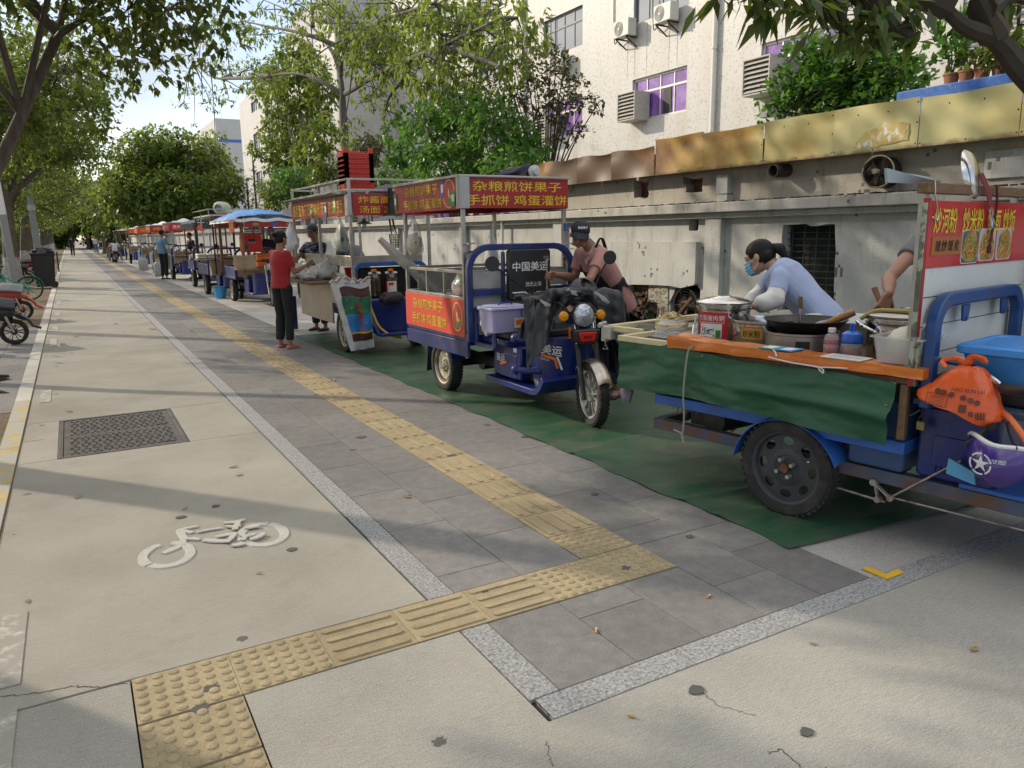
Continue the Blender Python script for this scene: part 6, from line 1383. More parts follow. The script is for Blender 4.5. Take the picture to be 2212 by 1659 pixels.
M_tray=mat('greasy_tray_steel',(.50,.50,.48),.3,metal=.7,var=.25,scale=6,c2=(.3,.27,.22),c2t=(.5,.7),c2s=7)
M_crm=mat('cream_painted_edge',(.60,.53,.31),.5,var=.15,scale=10,c2=(.2,.16,.1),c2t=(.62,.72),c2s=10)
m=MB(); m.box(.0,1.79,.03,1.13,.80,.826,0,CM); m.build('table_board',M_wood,nc,bevel=.003)
m=MB(); m.box(.0,.43,-.012,.028,.828,.862,0,CM); m.box(.0,.03,.03,1.1,.828,.862,0,CM); m.box(-.30,-.26,.20,1.15,.845,.885,0,CM); m.box(-.255,-.001,.20,.235,.845,.88,0,CM); m.box(-.255,-.001,1.10,1.14,.845,.88,0,CM); m.build('cream_edge',M_crm,nc,bevel=.004)
m=MB(); m.box(-.25,.40,.24,1.09,.83,.838,0,CM); m.build('steel_tray',M_tray,nc)
m=MB(); m.cyl(K(-.33,.22,.77),K(-.33,.22,.875),.030,n=14); m.box(-.30,-.24,.175,.235,.79,.875,0,CM); m.tube([K(-.37,.26,.885),K(-.36,.20,.88),K(-.34,.17,.875)],.016,8); m.build('pipe_clamp',mat('galvanised_pipe',(.42,.41,.37),.5,metal=.4,var=.2,scale=15,c2=(.2,.16,.11),c2t=(.55,.65),c2s=12),nc,bevel=.003)
m=MB(); P=[K(-.33,.22,.77),K(-.33,.22,.745)]; m.tube(P,.005,5); m.tube([K(-.33,.22,.745),K(-.345,.21,.715),K(-.315,.23,.715)],.005,5,closed=True); m.build('hook',M_shiny,nc)
m=MB(); m.tube(bez([K(-.05,.14,.82),K(-.055,.14,.74),K(-.04,.15,.66),K(-.05,.14,.57)],5),[.010]*16,6,flat=.5); tag(m.build('red_strap',M_orange),'orange red strap hanging from the left corner of the noodle cart','strap')
m=crumple((0,0,0),(.03,.045,.085),6,.3); m.v=[tuple(K(-.05,.14,.49)+Vector(v)) for v in m.v]; tag(m.build('grey_mitt',mat('mauve_grey_cloth',(.22,.19,.24),.9,var=.25,scale=12),smooth=60),'mauve grey cloth mitt hanging on the orange strap of the noodle cart','mitt')
M_owr=mat('orange_film_wrap',(.60,.165,.02),.22,var=.18,scale=5,bump=.5,bscale=11,c2=(.42,.10,.02),c2t=(.55,.7),c2s=6,spec=.7)
def beamf(u,v):
 a=2*math.pi*v; s=.42+1.415*u; w_=.075-.01*u; h=.028-.006*u
 x=w_*max(-1,min(1,1.42*math.cos(a))); y=h*max(-1,min(1,1.5*math.sin(a)))
 k=.0016*math.sin(u*37+a*2)+.0035*fbm(u*11,a,1.)
 if u<.12: k+=.012*(1-u/.12)*(1+.5*math.sin(a*3))
 return tuple(K(s,.045+x+k*math.cos(a),.865-.004*u+y+k*math.sin(a)))
m=MB(); m.sheet(beamf,70,24); m.ring([[Vector(beamf(0,j/24)) for j in range(24)],[K(.415,.045,.865)]*24],cap=False); m.ring([[Vector(beamf(1,j/24)) for j in range(24)],[K(1.836,.045,.862)]*24],cap=False); ob=m.build('orange_counter',M_owr,nc,smooth=50)
m=MB(); m.box(1.725,1.76,.02,.05,.54,.80,0,CM); m.build('wooden_post',M_wood,nc,bevel=.003)
m=MB(); m.tube(bez([K(1.08,-.035,.855),K(1.2,-.035,.842),K(1.36,-.03,.835),K(1.38,-.03,.81),K(1.36,-.03,.835),K(1.5,-.032,.85)],5),.004,5); m.tube(bez([K(1.02,.02,.898),K(1.1,-.02,.89),K(1.13,-.04,.865)],5),.004,5); m.build('twine',M_bagw,nc)
rp=MB(); rp.tube(bez([K(.60,-.03,.86),K(.585,-.06,.82),K(.575,-.075,.6),K(.57,-.055,.45),K(.555,-.05,.32)],6),.006,6); rp.tube(bez([K(.50,-.06,.36),K(.55,-.05,.345),K(.56,-.05,.32),K(.575,-.06,.295)],5),.006,5); rp.build('rope',mat('grey_cord',(.28,.28,.22),.9,var=.2),nc)
SG=1.765
m=MB(); m.box(SG,SG+.018,.03,1.2,.80,1.32,0,CM); wb_=m.build('white_backboard',mat('scratched_white_board',(.60,.62,.60),.45,var=.1,scale=3,c2=(.36,.36,.33),c2t=(.6,.8),c2s=3),nc,smooth=0)
m=MB()
for z in (.93,1.06,1.19): m.box(SG+.018,SG+.019,.03,1.2,z,z+.004,0,CM)
m.build('board_groove',M_black,wb_,smooth=0)
MS=cface(SG+.022,.615,1.465,(1,0,0))
m=MB(); m.box(-.595,.59,-.145,.145,-.025,0,0,MS); so=m.build('food_sign',mat('glossy_red_sign',(.52,.02,.025),.2,var=.06,coat=.4),nc,bevel=.002)
t=MB()
for (s_,x,w_) in (('炒河粉',-.435,.235),('炒米粉',-.135,.235),('炒面',.11,.155),('炒饭',.30,.155)): text(t,s_,MS@Matrix.Translation((x,.060,0)),.108,w_,bold=.03,th=.002)
t.build('lettering',mat('lemon_letters',(.72,.56,.04),.4,var=.08),so,smooth=0,fix=False)
M_tag=mat('orange_brown_paper',(.36,.13,.035),.75,var=.1)
m=MB(); m.box(-.555,-.245,-.09,-.01,.0005,.003,0,MS); m.build('paper_notice',M_tag,so,smooth=0)
t=MB(); text(t,'现炒现卖',MS@Matrix.Translation((-.40,-.05,0)),.05,.25,bold=.01,th=.0045,italic=.15,gap=1.25); t.build('lettering',M_black,so,smooth=0,fix=False)
M_noodle=mat('noodle_photo',(.42,.22,.05),.4,var=.5,scale=45,c2=(.08,.16,.03),c2t=(.55,.62),c2s=22)
for k,(x,cb) in enumerate(((-.145,(.07,.11,.11)),(.055,(.50,.50,.52)),(.265,(.40,.44,.50)))):
 m=MB(); m.prism(rrect(.19,.155,.02,3,x,-.055 if k else -.06),.0015,MS); m.prism(rrect(.182,.147,.018,3,x,-.055 if k else -.06),.0025,MS,1); m.build('food_picture',[M_wht,mat('picture_ground_%s'%('dark','pale','blue')[k],cb,.3,var=.1)],so,smooth=0)
 m=MB(); rk=random.Random(k+3); P=[(x+.08*math.cos(a)*(1+.12*rk.random()),-.085+(.055+.05*(math.sin(a)>0))*math.sin(a)*(.9+.25*rk.random())) for a in [2*math.pi*q/18 for q in range(18)]]
 P=[(px_,max(-.128,py_)) for px_,py_ in P]; m.prism([(x+.088*math.cos(a),-.10+.026*math.sin(a)) for a in [2*math.pi*q/20 for q in range(20)]],.0032,MS,0); m.prism(P,.0042,MS,1)
 for q in range(26):
  a=rk.uniform(0,6.28); r_=rk.uniform(.01,.06); cx_,cy_=x+r_*math.cos(a),max(-.12,-.075+r_*math.sin(a)*.8); b=rk.uniform(0,3.1); m.tube([MS@Vector((cx_-.025*math.cos(b),max(-.126,cy_-.02*math.sin(b)),.0045)),MS@Vector((cx_,cy_+.008,.0062)),MS@Vector((cx_+.025*math.cos(b),max(-.126,cy_+.02*math.sin(b)),.0045))],.0025,4,(2,3,4)[q%3])
 m.build('noodle_dish',[M_wht,M_noodle,mat('noodle_yellow',(.62,.36,.08),.4),mat('greens',(.12,.26,.04),.4),mat('carrot',(.60,.17,.03),.4)],so)
m=MB(); m.box(SG-.002,SG+.02,.003,.03,.80,1.62,0,CM); m.build('sign_edge',M_red,nc,smooth=0)
m=MB(); m.box(SG+.021,SG+.03,.003,.026,.80,1.02,0,CM); m.box(SG+.0,SG+.019,-.01,.002,.86,1.60,0,CM); m.build('sign_side',mat('mixed_sticker_edge',(.10,.12,.09),.5,var=.4,scale=14,c2=(.35,.38,.30),c2t=(.5,.55),c2s=11),nc,smooth=0)
m=MB(); m.box(SG-.03,SG+.02,-.01,1.25,1.64,1.685,0,CM); m.build('sign_top_bar',M_wood,nc,bevel=.004)
for d in (.055,1.1):
 m=MB(); m.box(SG-.045,SG-.015,d,d+.03,.80,1.64,0,CM); m.build('sign_post',M_steel,nc)
m=MB(); m.tube(bez([K(SG+.03,.02,1.69),K(SG+.035,.03,1.62),K(SG+.04,.06,1.55),K(SG+.04,.045,1.525),K(SG+.04,.01,1.54)],5),.0035,6); tag(m.build('wire_hook',M_shiny),'bent wire hook hanging at the top left corner of the noodle sign','hook')
gp=MB(); gp.sheet(lambda u,v:tuple(K(SG-.16+.05*v-.06*(1-u)*v,.0+.42*u,1.69+.062*v*(1-.85*u)+.004)),12,8,0,.012); tag(gp.build('grey_plate',mat('pale_blue_grey_sheet',(.33,.42,.44),.5,var=.08),fix=False),'pale blue grey sheet metal plate lying slanted on top of the noodle sign','plate')
ld=MB(); ld.lathe([(0,.035),(.03,.034),(.10,.02),(.115,.004),(.118,.0),(.108,.0),(0,.02)],K(SG-.02,.50,1.735),CM.to_3x3()@Vector((.96,.1,.25)),28); tag(ld.build('pot_lid',M_shiny),'round shiny steel lid propped upright on top of the noodle sign','pot lid')
tg=thing('tongs','red handled steel tongs hanging over the top edge of the noodle sign','tongs',tuple(K(SG+.04,.55,1.5)))
for k,(x,nm) in enumerate(((0,0),(.03,1))):
 m=MB(); m.tube(bez([K(SG+.02,.50+x,1.74),K(SG+.04,.55+x,1.66),K(SG+.045,.60+x*.6,1.58)],4),[.009]*9,6,flat=.35); m.build('grip',mat('dark_red_grip',(.22,.03,.035),.4),tg)
 m=MB(); m.tube(bez([K(SG+.043,.595+x*.6,1.585),K(SG+.046,.625+x*.4,1.53),K(SG+.048,.645+x*.5,1.49)],4),[.006,.006,.005,.005,.007,.010,.013,.014,.008],6,flat=.4); m.build('arm',M_shiny,tg)
m=MB(); m.tube(bez([K(SG+.035,.68,1.69),K(SG+.04,.69,1.60),K(SG+.04,.675,1.50),K(SG+.04,.66,1.42),K(SG+.04,.655,1.37)],6),[.007]*20+[.010]*5,6); tag(m.build('braided_cord',mat('dark_red_braid',(.12,.03,.03),.9,var=.6,scale=60)),'dark red braided cord hanging down over the noodle sign pictures','cord')
def choop():
 pts=arc_rect(.98,.48,.13,7); m=MB(); rings=[]; ctr=[K(1.825,.56+p[0],.70+p[1]) for p in pts]
 for i,p in enumerate(ctr):
  a=ctr[max(i-1,0)]; b=ctr[min(i+1,len(ctr)-1)]; t=(b-a).normalized(); n_=_a.cross(t)
  rings.append([p+n_*.03+_a*.025,p+n_*.03-_a*.025,p-n_*.03-_a*.025,p-n_*.03+_a*.025])
 m.ring(rings); m.build('cab_hoop',M_blue2,nc,bevel=.008)
M_blue2=mat('mid_blue_paint',(.012,.060,.21),.38,var=.25,scale=6,c2=(.08,.065,.055),c2t=(.55,.75),c2s=8,coat=.05)
choop()
for d in (.38,.84):
 m=MB(); m.prism([(-.04,.03),(.04,.03),(.035,-.01),(.028,-.045),(.008,-.05),(0,-.02),(-.008,-.05),(-.028,-.045),(-.035,-.01)],.012,cface(1.825,d,1.115,(1,0,0))); m.build('hoop_bracket',M_blue2,nc,bevel=.003)
m=MB(); m.tube(bez([K(1.84,.12,.915),K(1.98,.09,.905),K(2.10,.05,.86),K(2.13,.03,.83)],6),.013,8); m.build('handlebar',M_shiny,nc)
m=MB(); m.tube([K(2.13,.03,.845),K(2.17,.0,.845),K(2.24,-.03,.86)],[.02,.024,.016],10); m.tube([K(2.24,-.03,.86),K(2.29,-.05,.872)],.010,8); m.build('black_grip',M_black,nc)
hs=MB(); hs.tube(bez([K(2.10,.08,.74),K(2.17,.02,.725),K(2.24,-.01,.66),K(2.29,-.0,.56),K(2.36,.05,.45)],6),.014,10); tag(hs.build('gas_hose',mat('orange_hose',(.72,.17,.05),.4,var=.08)),'orange gas hose curving down behind the orange bag at the right edge','hose')
pl_=thing('padlock','old brass padlock hanging on a grey cable under the orange bag','padlock',tuple(K(1.81,.06,.6)))
m=MB(); m.box(1.795,1.83,.055,.07,.595,.635,0,CM); m.build('body',mat('old_brass',(.26,.21,.10),.5,metal=.6,var=.3,scale=30),pl_,bevel=.003)
m=MB(); m.tube(bez([K(1.803,.062,.635),K(1.803,.062,.655),K(1.82,.062,.655),K(1.82,.062,.635)],4),.003,6); m.tube(bez([K(1.82,.065,.73),K(1.815,.06,.69),K(1.812,.06,.655)],4),.004,6); m.tube(bez([K(1.74,.05,.74),K(1.73,.04,.68),K(1.77,.035,.66),K(1.81,.05,.69)],5),.005,6); m.build('shackle',M_black,pl_)
def lathe_thing(name,label,cat,c,prof,mtl,n=36,group=None,smooth=38):
 m=MB(); m.lathe(prof,c,n=n); o=m.build(name,mtl,loc=tuple(c),smooth=smooth); return tag(o,label,cat,group)
zt=.828
def pot(name,label,s,d,r,h,lid=True,z=zt,open_=False):
 o=thing(name,label,'pot',tuple(K(s,d,z))); c=K(s,d,z)
 m=MB(); m.lathe([(0,0),(r*.95,0),(r*.985,.01),(r*.985,h*.82),(r*1.04,h*.84),(r*1.05,h*.88),(r*.99,h*.9),(r*.99,h*.93),(r*1.05,h*.95),(r*1.05,h),(r*.96,h),(r*.93,h*.9),(r*.93,.02),(0,.02)],c,n=44); m.build('body',M_shiny,o)
 return o,c
def curved_label(root,c,r,z0,z1,a0,a1,m_,name='label_band'):
 m=MB(); n=16; vs=[]
 for i in range(n+1):
  a=a0+(a1-a0)*i/n
  for z in (z0,z1): vs.append((c.x+r*math.cos(a),c.y+r*math.sin(a),c.z+z))
 m.add(vs,[(2*i,2*i+2,2*i+3,2*i+1) for i in range(n)]); return m.build(name,m_,root,smooth=60)
def curved_text(root,c,r,z,a,s_,h,w_,m_,bold=.02):
 """lettering bent round an upright cylinder, centred at angle a."""
 t=MB(); text(t,s_,Matrix.Identity(4),h,w_,bold=bold,th=0.); V=[]
 for v in t.v:
  al=a+v[0]/r; V.append((c.x+(r+.0012+v[2])*math.cos(al),c.y+(r+.0012+v[2])*math.sin(al),c.z+z+v[1]))
 t.v=V; return t.build('lettering',m_,root,smooth=0,fix=False)
ang=lambda c: math.atan2(-c.y,-c.x)
po,c=pot('congee_pot','tall lidded steel pot with a red congee label, leftmost of the pots',.34,.60,.163,.215)
m=MB(); m.lathe([(.172,.217),(.176,.225),(.165,.232),(.10,.25),(.05,.254),(.04,.262),(0,.262)],c,n=44); m.build('lid',M_shiny,po)
aF=ang(c)-.45
curved_label(po,c,.1625,.01,.168,aF-.75,aF+.62,mat('red_label',(.55,.015,.025),.3,var=.04))
curved_label(po,c,.1632,.012,.098,aF-.55,aF+.40,M_wht,'label_picture')
m=MB();
for k in range(40):
 rk=random.Random(k); a=aF-.12+rk.uniform(-.30,.24); z=.045+rk.uniform(-.022,.026); p=Vector((c.x+.1642*math.cos(a),c.y+.1642*math.sin(a),c.z+z)); m.ell(p,(.004,.004,.003),6,k%3)
m.build('congee_bits',[M_black,mat('pork_bits',(.40,.12,.06),.5),M_green],po)
curved_label(po,c,.1640,.014,.06,aF+.17,aF+.36,mat('leaf_green_print',(.06,.22,.03),.4),'leaf_picture')
curved_text(po,c,.1628,.133,aF-.08,'皮蛋瘦肉粥',.034,.185,M_wht)
m=MB(); P=[]; curved_label(po,c,.1634,.104,.107,aF-.66,aF+.5,M_wht,'label_line')
po,c=pot('rice_noodle_pot','open steel pot with a yellow handwritten paper label between congee pot and wok',.63,.58,.178,.14)
aF=ang(c)-.25
curved_label(po,c,.1775,.035,.10,aF-.42,aF+.27,mat('orange_yellow_paper',(.55,.30,.03),.7,var=.12))
curved_text(po,c,.178,.066,aF-.08,'炒米粉',.045,.105,M_black,.02)
m=MB(); m.lathe([(0,.095),(.165,.095),(0,.09)],c,n=30); m.build('contents',mat('dark_broth',(.03,.028,.025),.25),po)
m=MB()
a=aF+.62
for s in (-1,1):
 q=a+s*.10; m.tube([(c.x+.175*math.cos(q),c.y+.175*math.sin(q),c.z+.075),(c.x+.215*math.cos(q),c.y+.215*math.sin(q),c.z+.08)],.006,6)
m.tube(bez([(c.x+.215*math.cos(a-.10),c.y+.215*math.sin(a-.10),c.z+.08),(c.x+.225*math.cos(a),c.y+.225*math.sin(a),c.z+.06),(c.x+.215*math.cos(a+.10),c.y+.215*math.sin(a+.10),c.z+.08)],5),.006,6); m.build('handle',M_black,po)
lathe_thing('white_basin','wide pale enamel basin behind the wok','basin',K(.95,.98,zt),[(0,0),(.20,0),(.26,.13),(.275,.135),(.27,.14),(.25,.13),(.19,.012),(0,.012)],mat('pale_enamel',(.55,.55,.54),.3,var=.06))
st=thing('wok_stove','round steel stove drum with a small black vent under the wok','stove',tuple(K(.93,.52,zt))); c=K(.93,.52,zt)
m=MB(); m.lathe([(0,0),(.185,0),(.195,.012),(.195,.085),(.205,.09),(.205,.10),(.19,.10),(.18,.02),(0,.02)],c,n=40); m.build('drum',M_steel,st)
aF=ang(c)-.12; curved_label(st,c,.1965,.02,.062,aF-.02,aF+.36,M_black,'vent_plate')
wk=thing('wok','black iron wok with a wooden handle on the round stove','wok',tuple(K(.96,.52,.91))); c=K(.95,.52,.905)
m=MB(); m.lathe([(0,0),(.10,.012),(.17,.045),(.222,.092),(.228,.092),(.172,.036),(.10,.0),(0,-.012)],c,n=44); m.build('pan',mat('seasoned_iron',(.02,.019,.018),.45,metal=.4,var=.35,scale=6,c2=(.10,.09,.08),c2t=(.55,.75),c2s=5),wk)
e=c+Vector((0,0,.06)); hd_=(K(1.22,.62,1.06)-K(1.08,.56,.985));
m=MB(); m.tube([K(1.02,.53,.945),K(1.08,.555,.985)],[.016,.014],8); m.tube([K(1.00,.46,.93),K(1.05,.53,.955),K(1.10,.57,.99)],[.03,.04,.018],8,flat=.25); m.build('spatula_blade',mat('foil_smudged_steel',(.35,.33,.31),.3,metal=.8,var=.4,scale=18),wk)
m=MB(); m.tube(bez([K(1.075,.553,.98),K(1.12,.575,1.01),K(1.19,.605,1.045)],5),[.017,.019,.020,.021,.022,.022,.022,.021,.022,.020,.018],10); m.build('handle',mat('varnished_wood',(.36,.17,.05),.4,var=.25,scale=12,stretch=(1,1,5)),wk)
ldl=thing('ladle','wooden gripped steel ladle standing upright behind the wok','ladle',tuple(K(.86,.60,.93)))
m=MB(); m.cyl(K(.86,.62,.92),K(.855,.62,1.045),.010,n=10); m.build('shaft',M_shiny,ldl); m=MB(); m.tube([K(.855,.62,1.04),K(.853,.62,1.07),K(.85,.62,1.11)],[.012,.014,.012],10); m.build('grip',M_wood,ldl)
def bottle(name,label,s,d,prof,z,liq,zl,capm,capprof):
 o=thing(name,label,'bottle',tuple(K(s,d,z))); c=K(s,d,z); m=MB(); m.lathe(prof,c,n=24); m.build('body',mat('clear_bottle',(.70,.72,.72),.08,var=.03,alpha=.32,spec=1.),o)
 m=MB(); r=max(p[0] for p in prof)*.93; m.lathe([(0,.004),(r*.96,.004),(r,.012)]+[(p[0]*.93,p[1]) for p in prof if .02<p[1]<zl]+[(r*.8,zl),(0,zl)],c,n=24); m.build('drink',liq,o)
 m=MB(); m.lathe(capprof,c,n=22); m.build('cap',capm,o); return o
L_pink=mat('pink_red_drink',(.50,.03,.05),.2,var=.05)
bottle('drink_bottle','small bottle of pink red drink with a white cap on the orange counter',1.20,.36,[(0,0),(.036,0),(.04,.008),(.04,.045),(.037,.05),(.04,.056),(.04,.078),(.034,.096),(.018,.108),(.016,.115),(.012,.115)],.845,L_pink,.082,M_white,[(0,.135),(.019,.135),(.02,.13),(.02,.112),(0,.112)])
bottle('drink_jug','clear jug with a domed blue screw top beside the red drink bottle',1.29,.40,[(0,0),(.05,0),(.056,.008),(.056,.055),(.053,.062),(.045,.07),(.04,.072)],.84,mat('pale_pink_drink',(.34,.06,.07),.2),.045,mat('bright_blue_cap',(.015,.12,.55),.3,var=.06),[(0,.13),(.03,.128),(.05,.115),(.055,.10),(.055,.072),(.05,.066),(0,.066)])
m=MB(); m.tube(bez([K(1.28,.40,.965),K(1.283,.40,1.0),K(1.298,.40,1.0),K(1.30,.40,.965)],4),.008,6); tag(m.build('jug_loop',mat('bright_blue_cap',(.015,.12,.55),.3)),'blue loop handle on the jug top','handle')
_jl=bpy.data.objects['jug_loop']; _jl.parent=bpy.data.objects['drink_jug']; _jl.location=_jl.location-bpy.data.objects['drink_jug'].location
for k in ('label','category'): del _jl[k]
po,c=pot('stock_pot','big dented stock pot with a red label beside the food sign',1.46,.62,.185,.21)
m=MB(); m.lathe([(.19,.213),(.193,.222),(.17,.235),(.08,.245),(0,.246)],c,n=40); m.build('lid',M_steel,po)
aF=ang(c); curved_label(po,c,.1835,.09,.15,aF+.30,aF+1.0,M_lred); curved_text(po,c,.184,.12,aF+.66,'皮蛋瘦肉粥',.04,.12,M_yel)
m=MB(); a=aF-.75;
m.tube(bez([(c.x+.18*math.cos(a+.1),c.y+.18*math.sin(a+.1),c.z+.11),(c.x+.2*math.cos(a),c.y+.2*math.sin(a),c.z+.14),(c.x+.23*math.cos(a-.3),c.y+.23*math.sin(a-.3),c.z+.17),(c.x+.24*math.cos(a-.55),c.y+.24*math.sin(a-.55),c.z+.185)],5),.008,8); m.build('handle',M_shiny,po)
m=MB(); m.tube([(c.x+.181*math.cos(a+.1),c.y+.181*math.sin(a+.1),c.z+.085),(c.x+.19*math.cos(a+.1),c.y+.19*math.sin(a+.1),c.z+.12)],.014,8); m.build('handle_foot',M_black,po)
m=MB(); m.tube(bez([K(1.28,.5,1.025),K(1.36,.50,1.072),K(1.5,.50,1.078),K(1.62,.52,1.075)],6),.011,6); tag(m.build('yellow_hose',mat('mustard_hose',(.38,.30,.07),.5,var=.15)),'mustard yellow gas hose lying across the stock pot lid','hose')
m=MB(); m.lathe([(0,0),(.03,.002),(.05,.014),(.052,.016),(.03,.006),(0,.004)],K(1.52,.56,1.076),n=20); tag(m.build('steel_saucer',M_shiny),'small steel saucer upside on the stock pot lid','saucer')
jo=thing('pickle_jar','clear jar wrapped in film and heaped with pale shredded pickles on the steel tray','jar',tuple(K(.07,.42,zt))); c=K(.07,.42,.84)
m=MB(); m.lathe([(0,0),(.085,0),(.105,.02),(.105,.05),(.09,.07),(.088,.10),(.083,.10),(.085,.07),(.099,.05),(.099,.02),(0,.006)],c,n=28); m.build('glass',M_clear,jo)
M_pick=mat('pickled_shreds',(.55,.42,.22),.5,var=.35,scale=40,c2=(.60,.30,.10),c2t=(.58,.66),c2s=30)
m=crumple(tuple(c+Vector((0,0,.055))),(.097,.097,.058),3,.12,22); rk=random.Random(6)
for k in range(90):
 a=rk.uniform(0,6.28); r_=rk.uniform(0,.075); p=c+Vector((r_*math.cos(a),r_*math.sin(a),.098+.028*(1-r_/.08)+rk.uniform(-.008,.008))); b=rk.uniform(0,3.1); q=Vector((math.cos(b),math.sin(b),rk.uniform(-.4,.4)))*.028; m.tube([p-q,p+Vector((0,0,.008)),p+q],.0035,4)
for k in range(60):
 a=rk.uniform(0,6.28); z=rk.uniform(.015,.07); p=c+Vector((.1*math.cos(a),.1*math.sin(a),z)); q=Vector((-math.sin(a),math.cos(a),rk.uniform(-.3,.3)))*.025; m.tube([p-q,p+Vector((math.cos(a),math.sin(a),0))*.004,p+q],.003,4)
m.build('pickles',M_pick,jo)
m=MB(); m.sheet(lambda u,v:tuple(c+Vector((.125*math.cos(2*math.pi*u)*(1+.10*v+.06*math.sin(u*40)),.125*math.sin(2*math.pi*u)*(1+.10*v+.06*math.sin(u*31)),.035*(1-v)+.004*math.sin(u*50)-.01))),60,6); m.build('film_skirt',M_clear,jo)
def stick(mb,p,q,r=.004): mb.cyl(p,q,r,r*1.15,6)
M_chop=mat('brown_chopstick',(.30,.14,.05),.5,var=.2);
m=MB(); stick(m,K(.09,.40,.93),K(.155,.50,1.075)); stick(m,K(.095,.415,.93),K(.163,.50,1.072)); tag(m.build('chopsticks',M_chop),'pair of brown chopsticks stuck in the pickle jar','chopsticks')
m=MB(); stick(m,K(-.12,.55,.84),K(-.135,.56,.985)); stick(m,K(-.108,.55,.84),K(-.118,.56,.98)); tag(m.build('chopsticks',M_chop),'pair of brown chopsticks standing in the small steel tray left of the pickle jar','chopsticks')
m=MB(); m.box(-.22,-.02,.42,.70,.84,.846,0,CM)
for q in ((-.22,-.212,.42,.70),(-.028,-.02,.42,.70),(-.211,-.029,.42,.428),(-.211,-.029,.692,.70)): m.box(*q,.847,.885,0,CM)
tag(m.build('steel_pan',M_steel),'shallow oblong steel pan left of the pickle jar','pan')
so_=thing('skewer_bundle','bundle of pale bamboo skewers tied with pink film, standing in a low bowl','skewers',tuple(K(.13,.72,zt))); c=K(.15,.70,zt)
m=MB(); rk=random.Random(9)
for k in range(150):
 r_=.058*math.sqrt(rk.random()); a=rk.uniform(0,6.28); p=c+Vector((r_*math.cos(a),r_*math.sin(a),.03)); m.cyl(p,p+Vector((rk.uniform(-.004,.004),rk.uniform(-.004,.004),.115)),.0036,n=5)
m.build('sticks',mat('bamboo',(.56,.42,.20),.6,var=.2,isl=.25),so_)
m=crumple(tuple(c+Vector((0,0,.15))),(.06,.06,.02),8,.3,20); m.build('pink_film',mat('pink_white_film',(.62,.35,.38),.35,var=.4,scale=45),so_)
curved_label(so_,c,.0625,.045,.068,0,6.28,mat('red_white_band',(.60,.30,.30),.4,var=.5,scale=60),'band')
m=MB(); m.lathe([(0,0),(.07,0),(.082,.035),(.086,.035),(.08,.04),(.068,.01),(0,.008)],c,n=28); m.build('bowl',M_white,so_)
m=MB()
for p,q in ((K(.19,.50,.84),K(.185,.52,.955)),(K(.30,.36,.85),K(.295,.38,.92)),(K(.41,.30,.85),K(.40,.33,.925)),(K(.33,.60,.86),K(.335,.60,.965))): m.tube([p,(p+q)/2,q],[.007,.009,.011],8,flat=.4)
spn=[]
m2=[]
for i,(p,q,l) in enumerate(((K(.19,.50,.84),K(.185,.52,.96),'plastic spoon handle standing in front of the skewer bundle'),(K(.30,.34,.85),K(.295,.36,.92),'short steel spoon handle standing left of the congee label'),(K(.41,.28,.85),K(.40,.31,.925),'short steel spoon handle right under the congee pot label'))):
 m=MB(); m.tube([p,(p+q)/2,q],[.007,.009,.011],8,flat=.4); tag(m.build('spoon',M_shiny if i else M_white),l,'spoon')
for i,(s,d,l) in enumerate(((.25,.36,'low open tub of brown sauce behind the end of the orange counter'),(.38,.34,'low open tub of red chilli sauce beside the brown sauce tub'))):
 o=thing('sauce_tub',l,'tub',tuple(K(s,d,zt))); m=MB(); m.lathe([(0,0),(.05,0),(.058,.035),(.053,.035),(.047,.006),(0,.006)],K(s,d,zt),n=22); m.build('tub',M_clear,o); m=MB(); m.lathe([(0,.005),(.048,.005),(.052,.026),(0,.03)],K(s,d,zt),n=22); m.build('sauce',mat(('brown_sauce','chilli_sauce')[i],((.22,.14,.05),(.35,.07,.02))[i],.3,var=.3,scale=30),o)
def flat_card(name,label,s0,s1,d0,d1,cols,zz):
 o=thing(name,label,'card',tuple(K((s0+s1)/2,(d0+d1)/2,zz))); n=len(cols)
 for i,(c_,ins) in enumerate(cols):
  a=s0+(s1-s0)*i/n; b=s0+(s1-s0)*(i+1)/n; m=MB(); m.box(a+.001,b-.001,d0,d1,zz,zz+.004,0,CM); q=m.build('half' if n>1 else 'sheet',c_,o,smooth=0)
  m=MB(); m.box(a+.02,b-.02,d0+.022,d1-.022,zz+.004,zz+.0046,0,CM); m.build('panel',ins,q,smooth=0)
 return o
flat_card('payment_card','half green and half blue payment card lying flat on the orange counter',1.00,1.20,-.02,.10,[(mat('teal_card',(.02,.33,.25),.4,var=.05),M_wht),(mat('sky_card',(.03,.25,.55),.4,var=.05),M_wht)],.892)
flat_card('payment_card','white payment card with a foam edge lying on the counter by the rice tub',1.36,1.56,-.03,.09,[(mat('off_white_card',(.66,.65,.60),.5,var=.06),mat('grey_print',(.45,.45,.45),.5))],.888)
rtb=thing('rice_tub','clear plastic tub holding a knotted bag of white rice on the orange counter','food tub',tuple(K(1.69,.13,.888)))
RM=CM@Matrix.Translation((1.69,.14,.888))
def tubM(mb,M,w0,d0,w1,d1,h,r_=.03,th=.004):
 a=rrect(w0,d0,r_,4); b=rrect(w1,d1,r_,4); ai=rrect(w0-2*th,d0-2*th,r_,4); bi=rrect(w1-2*th,d1-2*th,r_,4); lp=rrect(w1+.025,d1+.025,r_,4)
 P=lambda L,z:[M@Vector((x,y,z)) for x,y in L]
 mb.ring([P(a,0),P(b,h),P(lp,h),P(lp,h+.006),P(bi,h+.006),P(ai,th)]); return mb
m=MB(); tubM(m,RM,.19,.22,.22,.26,.115); m.build('tub',mat('frosted_tub',(.70,.71,.72),.3,var=.05,alpha=.38,spec=.7),rtb)
